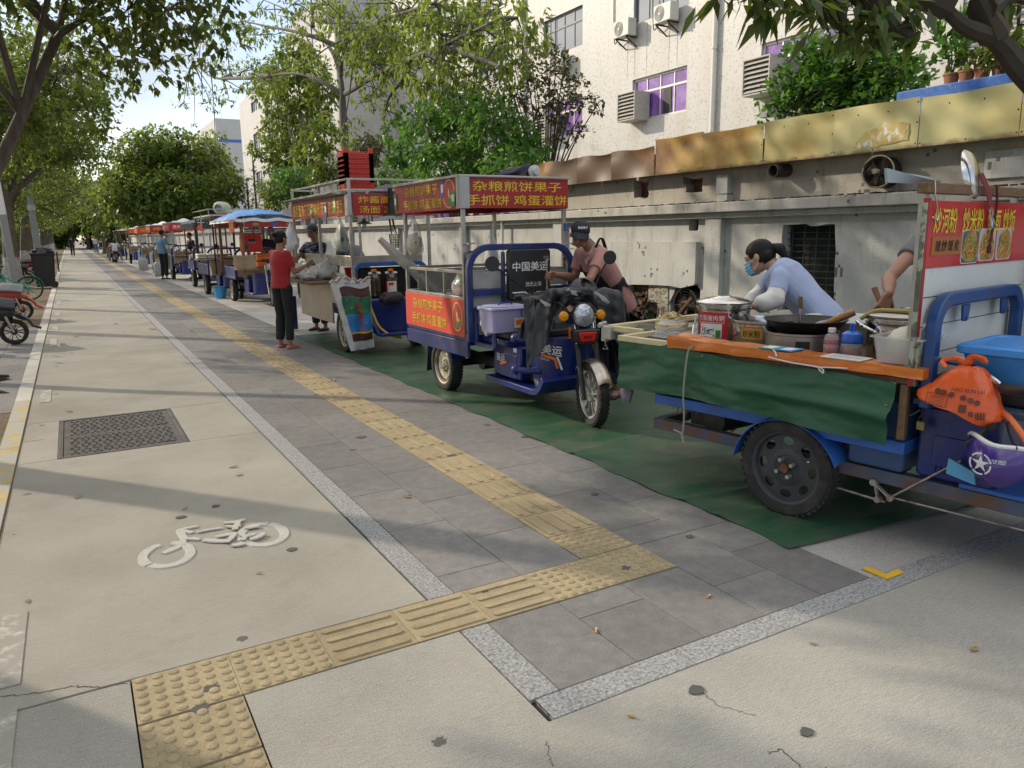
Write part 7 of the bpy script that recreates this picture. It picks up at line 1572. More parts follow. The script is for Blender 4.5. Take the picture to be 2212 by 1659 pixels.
m=crumple((0,0,0),(.088,.105,.078),12,.08,26); m.v=[tuple(RM@(Vector(v)+Vector((0,0,.083)))) for v in m.v]; m.build('rice_bag',mat('rice_in_film',(.62,.58,.45),.35,var=.08,scale=30,bump=.5,bscale=30,spec=.6),rtb,smooth=70)
m=MB(); m.tube(bez([RM@Vector((.06,-.06,.13)),RM@Vector((.085,-.075,.15)),RM@Vector((.095,-.075,.175)),RM@Vector((.11,-.06,.185))],5),[.016,.012,.01,.008,.007,.006,.006,.006,.007,.009,.011,.012,.012,.011,.009,.006],7); m.build('knot',M_bagw,rtb)
obg=thing('orange_bag','knotted orange carrier bag with black print resting on the blue step at the right','plastic bag',tuple(K(1.98,.02,.71)))
M_obag=mat('orange_film',(.70,.10,.012),.3,var=.12,scale=5,bump=.7,bscale=16,spec=.6)
def obf(u,v):
 a=2*math.pi*u; ca,sa=math.cos(a),math.sin(a)
 k=math.sin(math.pi*min(1,v*.5+.0)) if False else 0
 zz=v; w_=(.175*(1-zz)**.75+.03*zz+.004) if zz<.98 else .02; w_*=(1 if zz>.08 else .75+3.1*zz)
 dd=(.085*(1-zz)**.6+.02)
 fo=.06*fbm(ca*2+3,sa*2,zz*2)+.035*math.sin(a*9+zz*5)*zz
 s_=1.975+.03*zz+w_*math.copysign(abs(ca)**.75,ca)*(1+fo); d_=.03+dd*math.copysign(abs(sa)**.8,sa)*(1+fo)
 z_=.735+.185*zz+.012*math.sin(a*2)*(1-zz)-.05*max(0,ca)*(1-zz)**2
 if ca<-.75 and .12<zz<.5: s_-=.05*(1-abs(zz-.28)/.25)*(-ca-.75)*4*.7 if abs(zz-.28)<.25 else 0
 return tuple(K(s_,d_,z_))
m=MB(); m.sheet(obf,60,30); n_=60
m.ring([[Vector(obf(j/40,0)) for j in range(40)],[K(1.97,.03,.725)]*40],cap=False); m.build('bag',M_obag,obg,smooth=70)
m=MB();
m.tube(bez([K(2.0,.03,.92),K(1.95,.02,.945),K(1.90,.01,.93),K(1.92,.0,.905)],5),[.012,.013,.014,.013,.012,.010,.009,.008,.008,.009,.010,.012,.012,.012,.010,.008],7,flat=.6); m.tube(bez([K(1.99,.03,.915),K(2.01,.02,.955),K(2.05,.0,.96),K(2.08,-.01,.945)],5),[.014,.015,.016,.017,.017,.016,.015,.015,.014,.014,.015,.016,.016,.014,.012,.008],7,flat=.7); m.build('knot',M_obag,obg)
def onbag(u,v):
 p=Vector(obf(u,v)); a=Vector(obf(u+.01,v))-Vector(obf(u-.01,v)); b=Vector(obf(u,v+.01))-Vector(obf(u,v-.01)); n_=a.cross(b).normalized()
 if n_.dot(p-K(1.975,.03,.8))<0: n_=-n_
 return face(p+n_*.008,n_)
M_ink=mat('black_ink',(.02,.015,.012),.5,var=0)
t=MB(); text(t,'HAO RUN LAI',onbag(.79,.50),.016,.12,bold=.015,th=.004); t.build('lettering',M_ink,obg,smooth=0,fix=False)
for k in range(6):
 m=MB(); T=onbag(.685+.030*k,.36-.005*k); m.prism([(.011*math.cos(a),.012*math.sin(a)) for a in [2*math.pi*q/14 for q in range(14)]],.002,T@Matrix.Translation((0,0,-.001))); m.build('printed_dot',mat('brown_ink',(.12,.03,.012),.5,var=.2),obg,smooth=0)
m=MB(); T=onbag(.71,.17);
for q in ((-.045,.045,.025,.027),(-.045,.045,-.027,-.025),(-.045,-.043,-.025,.025),(.043,.045,-.025,.025)): m.box(q[0],q[1],q[2],q[3],.001,.0025,0,T)
for k in range(5): m.box(-.036,.03,.014-.009*k,.0155-.009*k,.001,.0022,0,T)
m.build('printed_box',M_ink,obg,smooth=0)
for (u,v,w_) in ((.78,.14,.022),(.81,.10,.014)): m=MB(); m.prism(rrect(w_*1.3,w_*1.5,.003,2),.002,onbag(u,v)); m.build('printed_mark',mat('brown_ink',(.12,.03,.012),.5),obg,smooth=0)
m=MB(); T=onbag(.85,.13)
for k in range(7): m.box(-.018+.0055*k,-.0155+.0055*k+.0012*(k%2),-.016,.016,.001,.0022,0,T)
m.build('printed_bars',M_ink,obg,smooth=0)
bb_=thing('lidded_box','bright blue plastic storage box with a lipped lid on the seat of the noodle cart','storage box',tuple(K(2.14,.32,.806)))
M_bbox=mat('bright_blue_plastic',(.05,.26,.66),.35,var=.07,scale=4); BM=CM@Matrix.Translation((2.14,.33,.807))
def solidtub(mb,M,w0,d0,w1,d1,h,r_=.04):
 P=lambda L,z:[M@Vector((x,y,z)) for x,y in L]
 mb.ring([P(rrect(w0-.02,d0-.02,r_,4),0),P(rrect(w0,d0,r_,4),.012),P(rrect(w1,d1,r_,4),h)])
m=MB(); solidtub(m,BM,.36,.36,.43,.43,.155); m.build('body',M_bbox,bb_)
m=MB(); P=lambda L,z:[BM@Vector((x,y,z)) for x,y in L]
m.ring([P(rrect(.46,.46,.045,5),.15),P(rrect(.475,.475,.05,5),.155),P(rrect(.475,.475,.05,5),.182),P(rrect(.45,.45,.045,5),.19),P(rrect(.40,.40,.04,5),.19),P(rrect(.39,.39,.04,5),.184),P(rrect(.30,.30,.03,5),.184),P(rrect(.29,.29,.03,5),.19),P(rrect(.2,.2,.02,5),.19)]); m.build('lid',M_bbox,bb_,smooth=30)
m=MB(); m.tube(bez([K(1.93,.30,.955),K(1.905,.30,.955),K(1.895,.36,.945),K(1.905,.42,.955),K(1.93,.42,.955)],4),.008,6); m.build('clip',mat('grey_clip',(.40,.40,.39),.4),bb_)
m=MB(); m.prism(rrect(.02,.06,.006,2),.008,cface(2.31,.108,.93,(0,-1,0))); m.build('latch',M_white,bb_); m=MB(); m.prism(rrect(.07,.08,.004,2),.002,cface(2.26,.138,.88,(0.0,-1,0))); m.build('sticker',M_card,bb_,smooth=0)
hm=thing('helmet','purple scooter helmet with a white star ring, hung upside down by its strap','helmet',tuple(K(2.16,-.06,.43)))
M_purp=mat('glossy_purple',(.055,.022,.20),.2,var=.15,scale=5,coat=.5,c2=(.02,.01,.05),c2t=(.6,.8),c2s=5); HCc=K(2.16,-.03,.585)
def hsh(u,v,r=1.):
 a=2*math.pi*u; ph=math.pi*.5*v
 rim=.012*math.cos(2*a)-.02*math.cos(a)
 x=.135*r*math.cos(a)*math.cos(ph); y=.105*r*math.sin(a)*math.cos(ph); z=-.165*r*math.sin(ph)+rim*math.cos(ph)+.03*math.exp(-((u-.75)/.10)**2)*(1-v)*-1
 z+=.07; ct,st_=math.cos(R(42)),math.sin(R(42)); y,z=y*ct+z*st_,-y*st_+z*ct
 return tuple(HCc+_a*x+_b*y+Vector((0,0,z-.05)))
m=MB(); m.sheet(lambda u,v:hsh(u,v),44,16); m.build('shell',M_purp,hm,smooth=70)
m=MB(); m.sheet(lambda u,v:hsh(u,v,.90),44,12); m.build('lining',mat('grey_lining',(.25,.24,.23),.9,var=.2),hm,smooth=70)
m=MB(); m.tube([Vector(hsh(k/40,0,.96))+Vector((0,0,.002)) for k in range(40)],.010,7,closed=True); m.build('rim_trim',M_white,hm)
def onh(u,v):
 p=Vector(hsh(u,v)); n_=(p-HCc+Vector((0,0,.03))).normalized(); return face(p+n_*.004,n_)
m=MB(); T=onh(.715,.42)
m.add([(0.0,0,.004)]+[((.038 if k%2==0 else .014)*math.sin(math.pi*k/5),(.038 if k%2==0 else .014)*math.cos(math.pi*k/5),.001) for k in range(10)],[(0,(k+1)%10+1,k+1) for k in range(10)],0,T)
for k in range(30):
 if k%6==0: continue
 a0,a1=2*math.pi*k/30,2*math.pi*(k+1)/30; m.add([(.040*math.cos(a0),.040*math.sin(a0),.0),(.040*math.cos(a1),.040*math.sin(a1),.0),(.047*math.cos(a1),.047*math.sin(a1),.0),(.047*math.cos(a0),.047*math.sin(a0),.0)],[(0,1,2,3)],0,T@Matrix.Translation((0,0,.002)))
m.build('star_emblem',M_wht,hm,smooth=0)
m=MB()
for (u,v) in ((.60,.12),): p=Vector(hsh(u,v)); n_=(p-HCc).normalized(); m.lathe([(0,.008),(.014,.006),(.015,0),(0,0)],p,n_,16)
m.build('stud',M_blackm,hm)
t=MB(); text(t,'TOP SPEED',onh(.80,.30),.016,.05,italic=.3,bold=.02,th=.002); t.build('lettering',M_wht,hm,smooth=0,fix=False)
for p,q in ((K(2.05,-.06,.60),K(2.13,-.0,.705)),(K(2.24,-.07,.62),K(2.17,.0,.71))):
 m=MB(); m.tube(bez([p,(p+q)/2+Vector((0,0,-.01)),q],5),[.011]*11,6,flat=.25); m.build('strap',M_black,hm)
m=MB(); m.lathe([(0,.01),(.018,.008),(.02,0),(0,-.004)],K(2.125,-.02,.685),axd,14); m.build('buckle',M_blackm,hm)
# ================================================================== PEOPLE
M_skin=mat('tanned_skin',(.33,.17,.105),.5,var=.10,scale=9,sss=.08)
M_skin2=mat('light_skin',(.46,.27,.19),.5,var=.08,scale=9,sss=.08)
M_hair=mat('black_hair',(.011,.009,.008),.55,spec=.25,var=.35,scale=40,stretch=(1,1,.3))
M_eye=mat('dark_eye',(.02,.014,.01),.2,var=0); M_lip=mat('lip',(.30,.10,.085),.5,var=0)
def prim_cap(mb,p,q,r0,r1=None,n=14,flat=False):
 r1=r0 if r1 is None else r1
 mb.cyl(p,q,r0,r1,n)
 if not flat: mb.ell(p,(r0,)*3,n); mb.ell(q,(r1,)*3,n)
def loft(mb,secs,lat,n=22):
 """secs: (centre, half width, half depth); lat: sideways direction."""
 rings=[]; lat=Vector(lat).normalized(); k=len(secs)
 for i,(c,w_,d) in enumerate(secs):
  c=Vector(c); a=Vector(secs[max(i-1,0)][0]); b=Vector(secs[min(i+1,k-1)][0]); t=(b-a).normalized(); l=(lat-t*lat.dot(t)).normalized(); f=t.cross(l)
  rings.append([c+l*w_*math.cos(2*math.pi*j/n)+f*d*math.sin(2*math.pi*j/n) for j in range(n)])
 mb.ring(rings)
def organic(name,mb,voxel,m,parent,smooth=4,fold=0.,ff=9.,seed=0.,keep=None,solid=0.,fold2=None):
 me=bpy.data.meshes.new('tmp'); me.from_pydata(mb.v,[],mb.f); bm=bmesh.new(); bm.from_mesh(me); bmesh.ops.recalc_face_normals(bm,faces=bm.faces); bm.to_mesh(me); bm.free()
 o=bpy.data.objects.new('tmp',me); COL.objects.link(o)
 r=o.modifiers.new('r','REMESH'); r.mode='VOXEL'; r.voxel_size=voxel
 s=o.modifiers.new('s','SMOOTH'); s.factor=.5; s.iterations=smooth
 dg=bpy.context.evaluated_depsgraph_get(); out=bpy.data.meshes.new_from_object(o.evaluated_get(dg)); bpy.data.objects.remove(o); bpy.data.meshes.remove(me)
 out.name=name
 if fold:
  n_=len(out.vertices); C=np.empty(n_*3,dtype=np.float32); N=np.empty(n_*3,dtype=np.float32)
  out.vertices.foreach_get('co',C); out.vertex_normals.foreach_get('vector',N); C=C.reshape(-1,3); N=N.reshape(-1,3)
  rg=np.random.default_rng(int(abs(seed)*7)+3); k=np.zeros(n_)
  for q in range(7):
   d=rg.normal(size=3)*np.array([1,1,.7]); d/=np.linalg.norm(d); fr=ff*(.8+.55*q)*1.6; k+=np.sin(C@d*fr+rg.uniform(0,6)+1.5*np.sin(C@rg.normal(size=3)*ff*.6))/(1+.45*q)
  k*=.45
  if fold2: k+=.7*np.sin(C@np.array(fold2)+1.6*np.sin(C@rg.normal(size=3)*7)+1.)
  C=C+N*(fold*k)[:,None]; out.vertices.foreach_set('co',C.ravel().astype(np.float32))
 if keep:
  bm=bmesh.new(); bm.from_mesh(out); bmesh.ops.delete(bm,geom=[f for f in bm.faces if not keep(f.calc_center_median())],context='FACES'); bm.to_mesh(out); bm.free()
 if parent is not None: out.transform(wmat(parent).inverted())
 out.materials.clear(); out.materials.append(m); out.polygons.foreach_set('use_smooth',np.ones(len(out.polygons),dtype=bool)); out.update()
 ob=put(bpy.data.objects.new(name,out),parent)
 if solid: q=ob.modifiers.new('solid','SOLIDIFY'); q.thickness=solid; q.offset=1
 return ob
def hand(mb,w_,fd,pn,side,curl=1.1,sp=.03,S=1.,thumb=.7):
 """wrist w_, direction of the fingers fd, palm normal pn, side +1: thumb along fd x pn."""
 fd=Vector(fd).normalized(); pn=Vector(pn); pn=(pn-fd*pn.dot(fd)).normalized(); th=fd.cross(pn)*side
 w_=Vector(w_); kn=w_+fd*.085*S
 for t in (-.028,-.010,.010,.028): prim_cap(mb,w_+fd*.02*S+th*t*.7*S,kn+th*t*S,.0135*S,.0125*S,8)
 L=(.036,.043,.047,.042)
 for i,t in enumerate((-.031,-.0105,.0105,.031)):
  p=kn+th*t*S; a=0.; d=fd
  for j in range(3):
   a=curl*(.75 if j==0 else 1.)*(1+.05*i); ax=th*side
   d=(Matrix.Rotation(-a if side>0 else a,3,th)@d);
   if d.dot(pn)<-.2 and j==0: d=(Matrix.Rotation(2*a if side>0 else -2*a,3,th)@d)
   q=p+d*L[i]*(1,.72,.58)[j]*S; r=(.0098,.0088,.008)[j]*S; prim_cap(mb,p,q,r,r*.93,8); p=q
 p=w_+fd*.03*S+th*.028*S; d=(fd*.55+th*.8+pn*.35).normalized(); q=p+d*.042*S; prim_cap(mb,p,q,.0125*S,.0105*S,8); d2=(fd*(.8-.3*thumb)+th*(.25-.5*thumb)+pn*thumb*.8).normalized(); prim_cap(mb,q,q+d2*.034*S,.0105*S,.0088*S,8)
def head(mb,c,f,u,S=1.):
 f=Vector(f).normalized(); u=(Vector(u)-f*f.dot(Vector(u))).normalized(); r=f.cross(u); B=Matrix((r,f,u)).transposed(); c=Vector(c)
 P=lambda x,y,z: c+B@Vector((x,y,z))*S
 E=lambda x,y,z,a,b,d,n=16: mb.ell(P(x,y,z),(a*S,b*S,d*S),n,0,B)
 E(0,-.008,.032,.073,.092,.080,20); E(0,.022,-.030,.060,.064,.074,18); E(0,.052,-.082,.026,.024,.020); E(0,.070,.022,.056,.022,.028)
 E(0,.092,-.022,.012,.016,.022,10); E(0,.098,-.034,.016,.013,.010,10); E(0,.078,-.060,.026,.012,.014,10)
 for s in (-1,1): E(s*.077,-.004,-.008,.010,.020,.030,10); E(s*.036,.066,-.030,.022,.018,.022,10); E(s*.042,.05,-.068,.02,.024,.022,10)
 return P,B
def face_parts(root,P,B,S=1.,hairm=None,mouth=True,brow=True,squint=1.):
 for s in (-1,1):
  m=MB(); m.ell(P(s*.031,.083,.008),(.0125*S,.006*S,.0055*S*squint),10,0,B); m.build('eye',M_eye,root)
  if brow: m=MB(); m.tube([P(s*.016,.088,.027),P(s*.032,.086,.031),P(s*.048,.076,.026)],[.0035*S,.004*S,.002*S],5); m.build('eyebrow',hairm or M_hair,root)
 if mouth: m=MB(); m.ell(P(0,.0885,-.058),(.022*S,.005*S,.005*S),12,0,B); m.build('mouth',M_lip,root)
def figure(name,label,J,skin,S=1.,voxel=.0065,shirt=None,trou=None,shoe=None,sleeve=.55,longs=None,hands=None,hairf=None,base=None,group=None,hemz=None,face=True,sw=1.,fold=.004,belly=1.,torso_fold=None,cat='person',facekw={}):
 V={k:Vector(v) for k,v in J.items()}; b0=base or ((V['anL']+V['anR'])/2); o=thing('person',label,cat,(b0[0],b0[1],0),0,group)
 lat=(V['shR']-V['shL']); f=V['f']; u=V.get('u',Vector((0,0,1)))
 m=MB(); P,B=head(m,V['head'],f,u,S)
 prim_cap(m,V['neck']-(V['head']-V['neck'])*.15,V['head']-(V['head']-V['neck']).normalized()*.045+f*-.012,.054*S,.048*S)
 pel,wa,ch,nk=V['pelvis'],V['waist'],V['chest'],V['neck']
 tors=lambda e: [(pel-(wa-pel)*.35,.145*S*sw+e,.10*S*belly+e),(pel,.154*S*sw+e,.110*S*belly+e),(wa,.140*S*sw+e,.103*S*belly+e),(wa.lerp(ch,.5),.148*S*sw+e,.112*S*belly+e),(ch,.160*S*sw+e,.115*S+e),(ch.lerp(nk,.6),.150*S*sw+e,.085*S+e),(ch.lerp(nk,.9),.085*S+e,.062*S+e)]
 loft(m,tors(-.004),lat)
 for s in 'LR':
  sh,el,wr=V['sh'+s],V['el'+s],V['wr'+s]
  prim_cap(m,ch.lerp(nk,.55)*.5+sh*.5,sh,.055*S,.050*S); prim_cap(m,sh,el,.049*S,.037*S); prim_cap(m,el,el.lerp(wr,.35),.038*S,.040*S); prim_cap(m,el.lerp(wr,.35),wr,.040*S,.025*S)
  h=(hands or {}).get(s)
  if h: hand(m,wr,*h,S=S)
  elif hands is None or s not in hands: hand(m,wr,wr-el,B@Vector((-1 if s=='R' else 1,0,0)),1 if s=='L' else -1,.35,S=S)
  hp,kn,an=V['hip'+s],V['kn'+s],V['an'+s]
  prim_cap(m,hp,kn,.075*S,.050*S); prim_cap(m,kn,kn.lerp(an,.3),.050*S,.052*S); prim_cap(m,kn.lerp(an,.3),an,.052*S,.033*S)
  ft=V.get('foot'+s,V['ff']); prim_cap(m,an+Vector((0,0,-.045*S)),an+ft*.13*S+Vector((0,0,-.055*S)),.034*S,.026*S)
 organic('body',m,voxel,skin,o)
 if face: face_parts(o,P,B,S,**facekw)
 if shirt:
  m=MB(); T=tors(.018)
  if hemz is not None: T[0]=(pel+(pel-wa)*hemz,.158*S*sw+.014,.113*S*belly+.014)
  loft(m,T,lat)
  for s in 'LR':
   sh,el,wr=V['sh'+s],V['el'+s],V['wr'+s]; prim_cap(m,ch.lerp(nk,.55)*.5+sh*.5,sh,.066*S,.059*S)
   if sleeve<=1: prim_cap(m,sh,sh.lerp(el,sleeve),.059*S,.058*S,16,True); m.ell(sh,(.059*S,)*3,14)
   else: prim_cap(m,sh,el,.064*S,.052*S); prim_cap(m,el,el.lerp(wr,sleeve-1),.052*S,.042*S,14,True)
  organic('shirt',m,max(.008,voxel),shirt,o,3,fold,9,len(label)%50,fold2=torso_fold)
 if longs:
  for s in longs[1]:
   el,wr=V['el'+s],V['wr'+s]; m=MB(); prim_cap(m,el.lerp(V['sh'+s],.25),el,.060*S,.064*S,14); prim_cap(m,el,el.lerp(wr,.6),.064*S,.058*S,14); prim_cap(m,el.lerp(wr,.6),el.lerp(wr,.9),.058*S,.036*S,14,True)
   organic('sleeve_cover',m,.008,longs[0],o,3,.007,14,3)
 if trou:
  m=MB(); loft(m,[(pel+(wa-pel)*.45,.140*S*sw+.006,.100*S*belly+.006),(pel,.158*S*sw+.006,.112*S*belly+.006),(pel-(wa-pel)*.3,.155*S*sw,.112*S*belly)],lat)
  for s in 'LR':
   hp,kn,an=V['hip'+s],V['kn'+s],V['an'+s]; prim_cap(m,hp,kn,.092*S,.070*S); prim_cap(m,kn,kn.lerp(an,.88),.070*S,.062*S,16,True)
  organic('trousers',m,.009,trou,o,3,.006,8,7)
 if shoe:
  for s in 'LR':
   an=V['an'+s]; ft=V.get('foot'+s,V['ff']).normalized(); m=MB(); prim_cap(m,an-ft*.03*S+Vector((0,0,-.062*S)),an+ft*.15*S+Vector((0,0,-.068*S)),.038*S,.034*S);
   m.v=[(x,y,max(z,.004)) for x,y,z in m.v]; organic('shoe',m,.008,shoe,o,2)
 if hairf: hairf(o,P,B,S)
 o['_P']=0; del o['_P']
 return o,P,B,V
def hair_bun(o,P,B,S,bun=True,pony=False):
 m=MB(); m.ell(P(0,-.016,.040),(.080*S,.096*S,.083*S),20,0,B); m.ell(P(0,-.04,-.01),(.078*S,.07*S,.06*S),16,0,B)
 if bun: m.ell(P(0,-.125,.055),(.036*S,.034*S,.036*S),14,0,B); m.ell(P(0,-.10,.05),(.02*S,.03*S,.02*S),10,0,B)
 if pony: prim_cap(m,P(0,-.105,.03),P(0,-.150,.0),.026*S,.036*S); prim_cap(m,P(0,-.150,.0),P(0.01,-.165,-.07),.036*S,.020*S)
 c=P(0,0,0); Bi=B.transposed()
 def keep(p):
  q=Bi@(p-c)/S; return not (q.y>.052 and q.z<.055-(q.x/.08)**2*.03) and not(q.y>.012 and q.z<-.005) and not (q.z<-.045 and q.y>-.03)
 organic('hair',m,.006,M_hair,o,2,.0018,60,1,keep=keep,solid=.002)
def hair_short(o,P,B,S):
 m=MB(); m.ell(P(0,-.014,.040),(.079*S,.097*S,.083*S),20,0,B); m.ell(P(0,-.045,-.005),(.077*S,.06*S,.05*S),16,0,B); c=P(0,0,0); Bi=B.transposed()
 def keep(p):
  q=Bi@(p-c)/S; return not (q.y>.05 and q.z<.065) and not(q.y>.0 and q.z<.0) and not (q.z<-.05)
 organic('hair',m,.007,M_hair,o,2,.002,60,1,keep=keep,solid=.002)
def cap_hat(o,P,B,S,m_,brim=.075,tilt=0.,logo=None):
 m=MB(); m.ell(P(0,-.012,.045),(.084*S,.102*S,.084*S),22,0,B); c=P(0,0,0); Bi=B.transposed()
 organic('cap_crown',m,.007,m_,o,2,.001,20,1,keep=lambda p:(Bi@(p-c)/S).z>.034-.10*(Bi@(p-c)/S).y*.25,solid=.003)
 m=MB(); m.sheet(lambda u,v:tuple(P((u-.5)*.15*(1-.25*v*v),.075+.0*u+(.018+brim*v)*math.cos((u-.5)*1.9),.043-.020*v-.030*(2*u-1)**2*(.4+v*.6)-tilt*v)),16,6,0,.004*S); m.build('cap_brim',m_,o,fix=False)
 if logo:
  q=face(P(-.006,.0895,.082),B@Vector((0,.8,.55))); t=MB(); text(t,logo,q@Matrix.Translation((0,0,.012)),.024*S,.085*S,bold=.03,th=.002); t.build('cap_lettering',M_wht,o,smooth=0,fix=False)
def c2(cx,cy,y): return gy((1560+cx/1.58)*.54,(680+cy/1.58)*.54,y)
M_pink=mat('dusty_pink_shirt',(.44,.205,.185),.85,var=.10,scale=8,sheen=.2,bump=.15,bscale=60,stretch=(1,1,.25))
M_blkcloth=mat('black_cloth',(.014,.014,.016),.85,var=.2,scale=10)
J=dict(head=c2(1198,412,5.62),f=Vector((-.50,-.84,-.22)).normalized(),u=Vector((.16,-.06,1)),neck=c2(1262,488,5.66),chest=c2(1305,585,5.68),waist=c2(1392,720,5.70),pelvis=c2(1446,830,5.70),
 shL=c2(1345,530,5.53),shR=c2(1205,525,5.84),elL=c2(1262,690,5.42),wrL=c2(1190,790,5.46),elR=c2(1168,682,5.90),wrR=c2(1046,660,5.80),
 hipL=c2(1435,870,5.58),hipR=c2(1460,870,5.80),knL=c2(1425,1140,5.50),knR=c2(1450,1130,5.78),ff=Vector((-.8,-.6,0)).normalized(),
 anL=Vector((4.23,5.47,.08)),anR=Vector((4.36,5.76,.08)))
pv,P,B,V=figure('person','woman in a pink shirt, black cap and apron holding a steel rod',J,M_skin,1.0,.0052,shirt=M_pink,trou=M_blkcloth,shoe=mat('black_slipper',(.02,.018,.018),.6),sleeve=.62,
 hands={'R':((-.55,-.12,.0),(-.45,-.75,-.30),-1,1.35),'L':((-.5,-.1,-.6),(0,.4,-1),1,.6)},hairf=hair_short,hemz=.45,fold=.005,sw=1.02,face=True)
cap_hat(pv,P,B,1.,mat('navy_black_cap',(.016,.016,.024),.8,var=.15,scale=20),.085,.014,'煎饼果子')
m=MB(); lat=(V['shR']-V['shL']); loft(m,[(V['pelvis']-(V['waist']-V['pelvis'])*2.6,.20,.145),(V['pelvis'],.188,.142),(V['waist'],.168,.132),(V['waist'].lerp(V['chest'],.5),.172,.138),(V['chest'],.178,.138)],lat)
fw=(V['chest']-V['waist']).cross(lat).normalized()
if fw.x>0: fw=-fw
ln=lat.normalized(); ctr=V['waist']
def akeep(p):
 d=p-ctr; t=d.dot((V['chest']-V['waist']).normalized()); L=(V['chest']-V['waist']).length
 return d.dot(fw)>.035+(.04 if t>.05 else -.09) and abs(d.dot(ln))<(.17 if t<.05 else .12) and t<L*1.02
organic('apron',m,.009,M_blkcloth,pv,3,.004,9,2,keep=akeep,solid=.004)
for s,e in ((1,'R'),(-1,'L')):
 st=V['chest']+ln*s*.085+fw*.132; tp=V['sh'+e].lerp(V['neck'],.42)+Vector((0,0,.064)); bk=V['chest']+ln*s*.03-fw*.135+Vector((0,0,-.02))
 m=MB(); m.tube(bez([st,st.lerp(tp,.6)+fw*.035,tp,tp-fw*.07,bk],6),[.019]*25,6,flat=.22); m.build('apron_strap',M_blkcloth,pv)
m=MB(); m.tube(bez([V['waist']+ln*-.165+fw*.02,V['waist']-ln*.155-fw*.06,V['waist']-fw*.128,V['waist']-fw*.135+Vector((0,0,-.1))],5),.008,6,flat=.5); m.build('apron_tie',M_blkcloth,pv)
m=MB(); q=V['neck']; m.tube(bez([q+ln*.06+Vector((0,0,.03)),q+fw*.05+ln*.02-Vector((0,0,.035)),q+fw*.07-ln*.015-Vector((0,0,.10))],5),[.016]*11,6,flat=.4); m.tube(bez([q-ln*.06+Vector((0,0,.03)),q+fw*.055-ln*.04-Vector((0,0,.035)),q+fw*.075-ln*.02-Vector((0,0,.10))],5),[.016]*11,6,flat=.4); m.build('collar',mat('cream_collar',(.50,.42,.38),.85,var=.08),pv)
hR=V['wrR']+Vector((-.085,-.025,-.01)); rd=MB(); a=c2(990,578,5.77); b_=c2(993,760,5.78); rd.cyl(a,b_,.009,n=10)
for k in range(5): rd.tube([a,a+Vector((.02-.01*k,.0,.02)),a+Vector((.03-.018*k,0,.05))],.0018,4)
tag(rd.build('stirring_rod',M_shiny),'steel stirring rod with frayed wire end held in the pancake seller\'s fist','rod')
def d1(cx,cy,d):
 dr=_ray(1659+cx/4,414.75+cy/4); o3=Vector((0,0,HC)); t=((_O+_b*d-o3).dot(_b))/dr.dot(_b); return o3+dr*t
M_sky=mat('pale_blue_tee',(.33,.40,.60),.85,var=.08,scale=6,sheen=.2)
fA=(_a*-.93-_b*.30+Vector((0,0,-.42))).normalized()
J=dict(head=d1(-75,565,1.13),f=fA,u=Vector((-_a.x*.35,-_a.y*.35,1)),neck=d1(45,640,1.16),chest=d1(140,730,1.18),waist=d1(330,930,1.22),pelvis=d1(455,1075,1.24),
 shL=d1(105,735,1.01),shR=d1(80,680,1.33),elL=d1(55,930,.92),wrL=d1(-115,985,.80),elR=d1(-90,900,1.30),wrR=d1(-190,980,.98),
 hipL=d1(440,1140,1.14),hipR=d1(450,1120,1.32),ff=-_b)
J['knL']=Vector(J['hipL'])*1; J['knL'].z=.46; J['knR']=Vector(J['hipR'])*1; J['knR'].z=.46
J['anL']=J['knL']+Vector((0,0,-.38)); J['anR']=J['knR']+Vector((0,0,-.38))
mw,P,B,V=figure('person','woman in a pale blue tee and face mask bending over the pots',J,M_skin2,.98,.0055,shirt=M_sky,trou=M_blkcloth,shoe=M_black,sleeve=.66,
 longs=(mat('white_sleeve_cover',(.62,.61,.60),.8,var=.06,scale=12),'LR'),hands={'L':((-_a.x,-_a.y,-.5),(_b.x*.2,_b.y*.2,-1),1,.5),'R':((-_a.x,-_a.y,-.5),(0,0,-1),-1,.5)},hairf=lambda o,P,B,S:hair_bun(o,P,B,S,False,True),hemz=.5,fold=.006,sw=1.02,facekw=dict(mouth=False,squint=.6),torso_fold=tuple(_a*22+Vector((0,0,26))))
M_mask=mat('surgical_mask',(.16,.50,.72),.75,var=.08,scale=20,bump=.3,bscale=30)
m=MB()
def mk(u,v):
 x=(u-.5)*.135; z=-.010-.090*v; y=.088+.016*math.sin(math.pi*v)**.7+.010*math.cos(x*20)-(abs(x)/.07)**2.2*.050+(.006 if .25<v<.32 or .5<v<.57 else 0)
 if v<.1: y+=.010*math.exp(-(x/.02)**2)
 return tuple(P(x,y,z))
m.sheet(mk,22,16,0,.002); m.build('face_mask',M_mask,mw,fix=False,smooth=60)
m=MB(); m.tube([Vector(mk(k/14,.02))+B@Vector((0,.002,0)) for k in range(15)],.0035,5); m.build('mask_edge',M_wht,mw)
for s in (-1,1):
 m=MB(); m.tube([P(s*.066,.045,-.022),P(s*.078,.012,.0),P(s*.082,-.012,.015)],.0022,5); m.tube([P(s*.064,.045,-.085),P(s*.078,.0,-.045),P(s*.082,-.014,-.015)],.0022,5); m.build('mask_loop',M_wht,mw)
c_=lambda s,d,z: K(s,d,z)
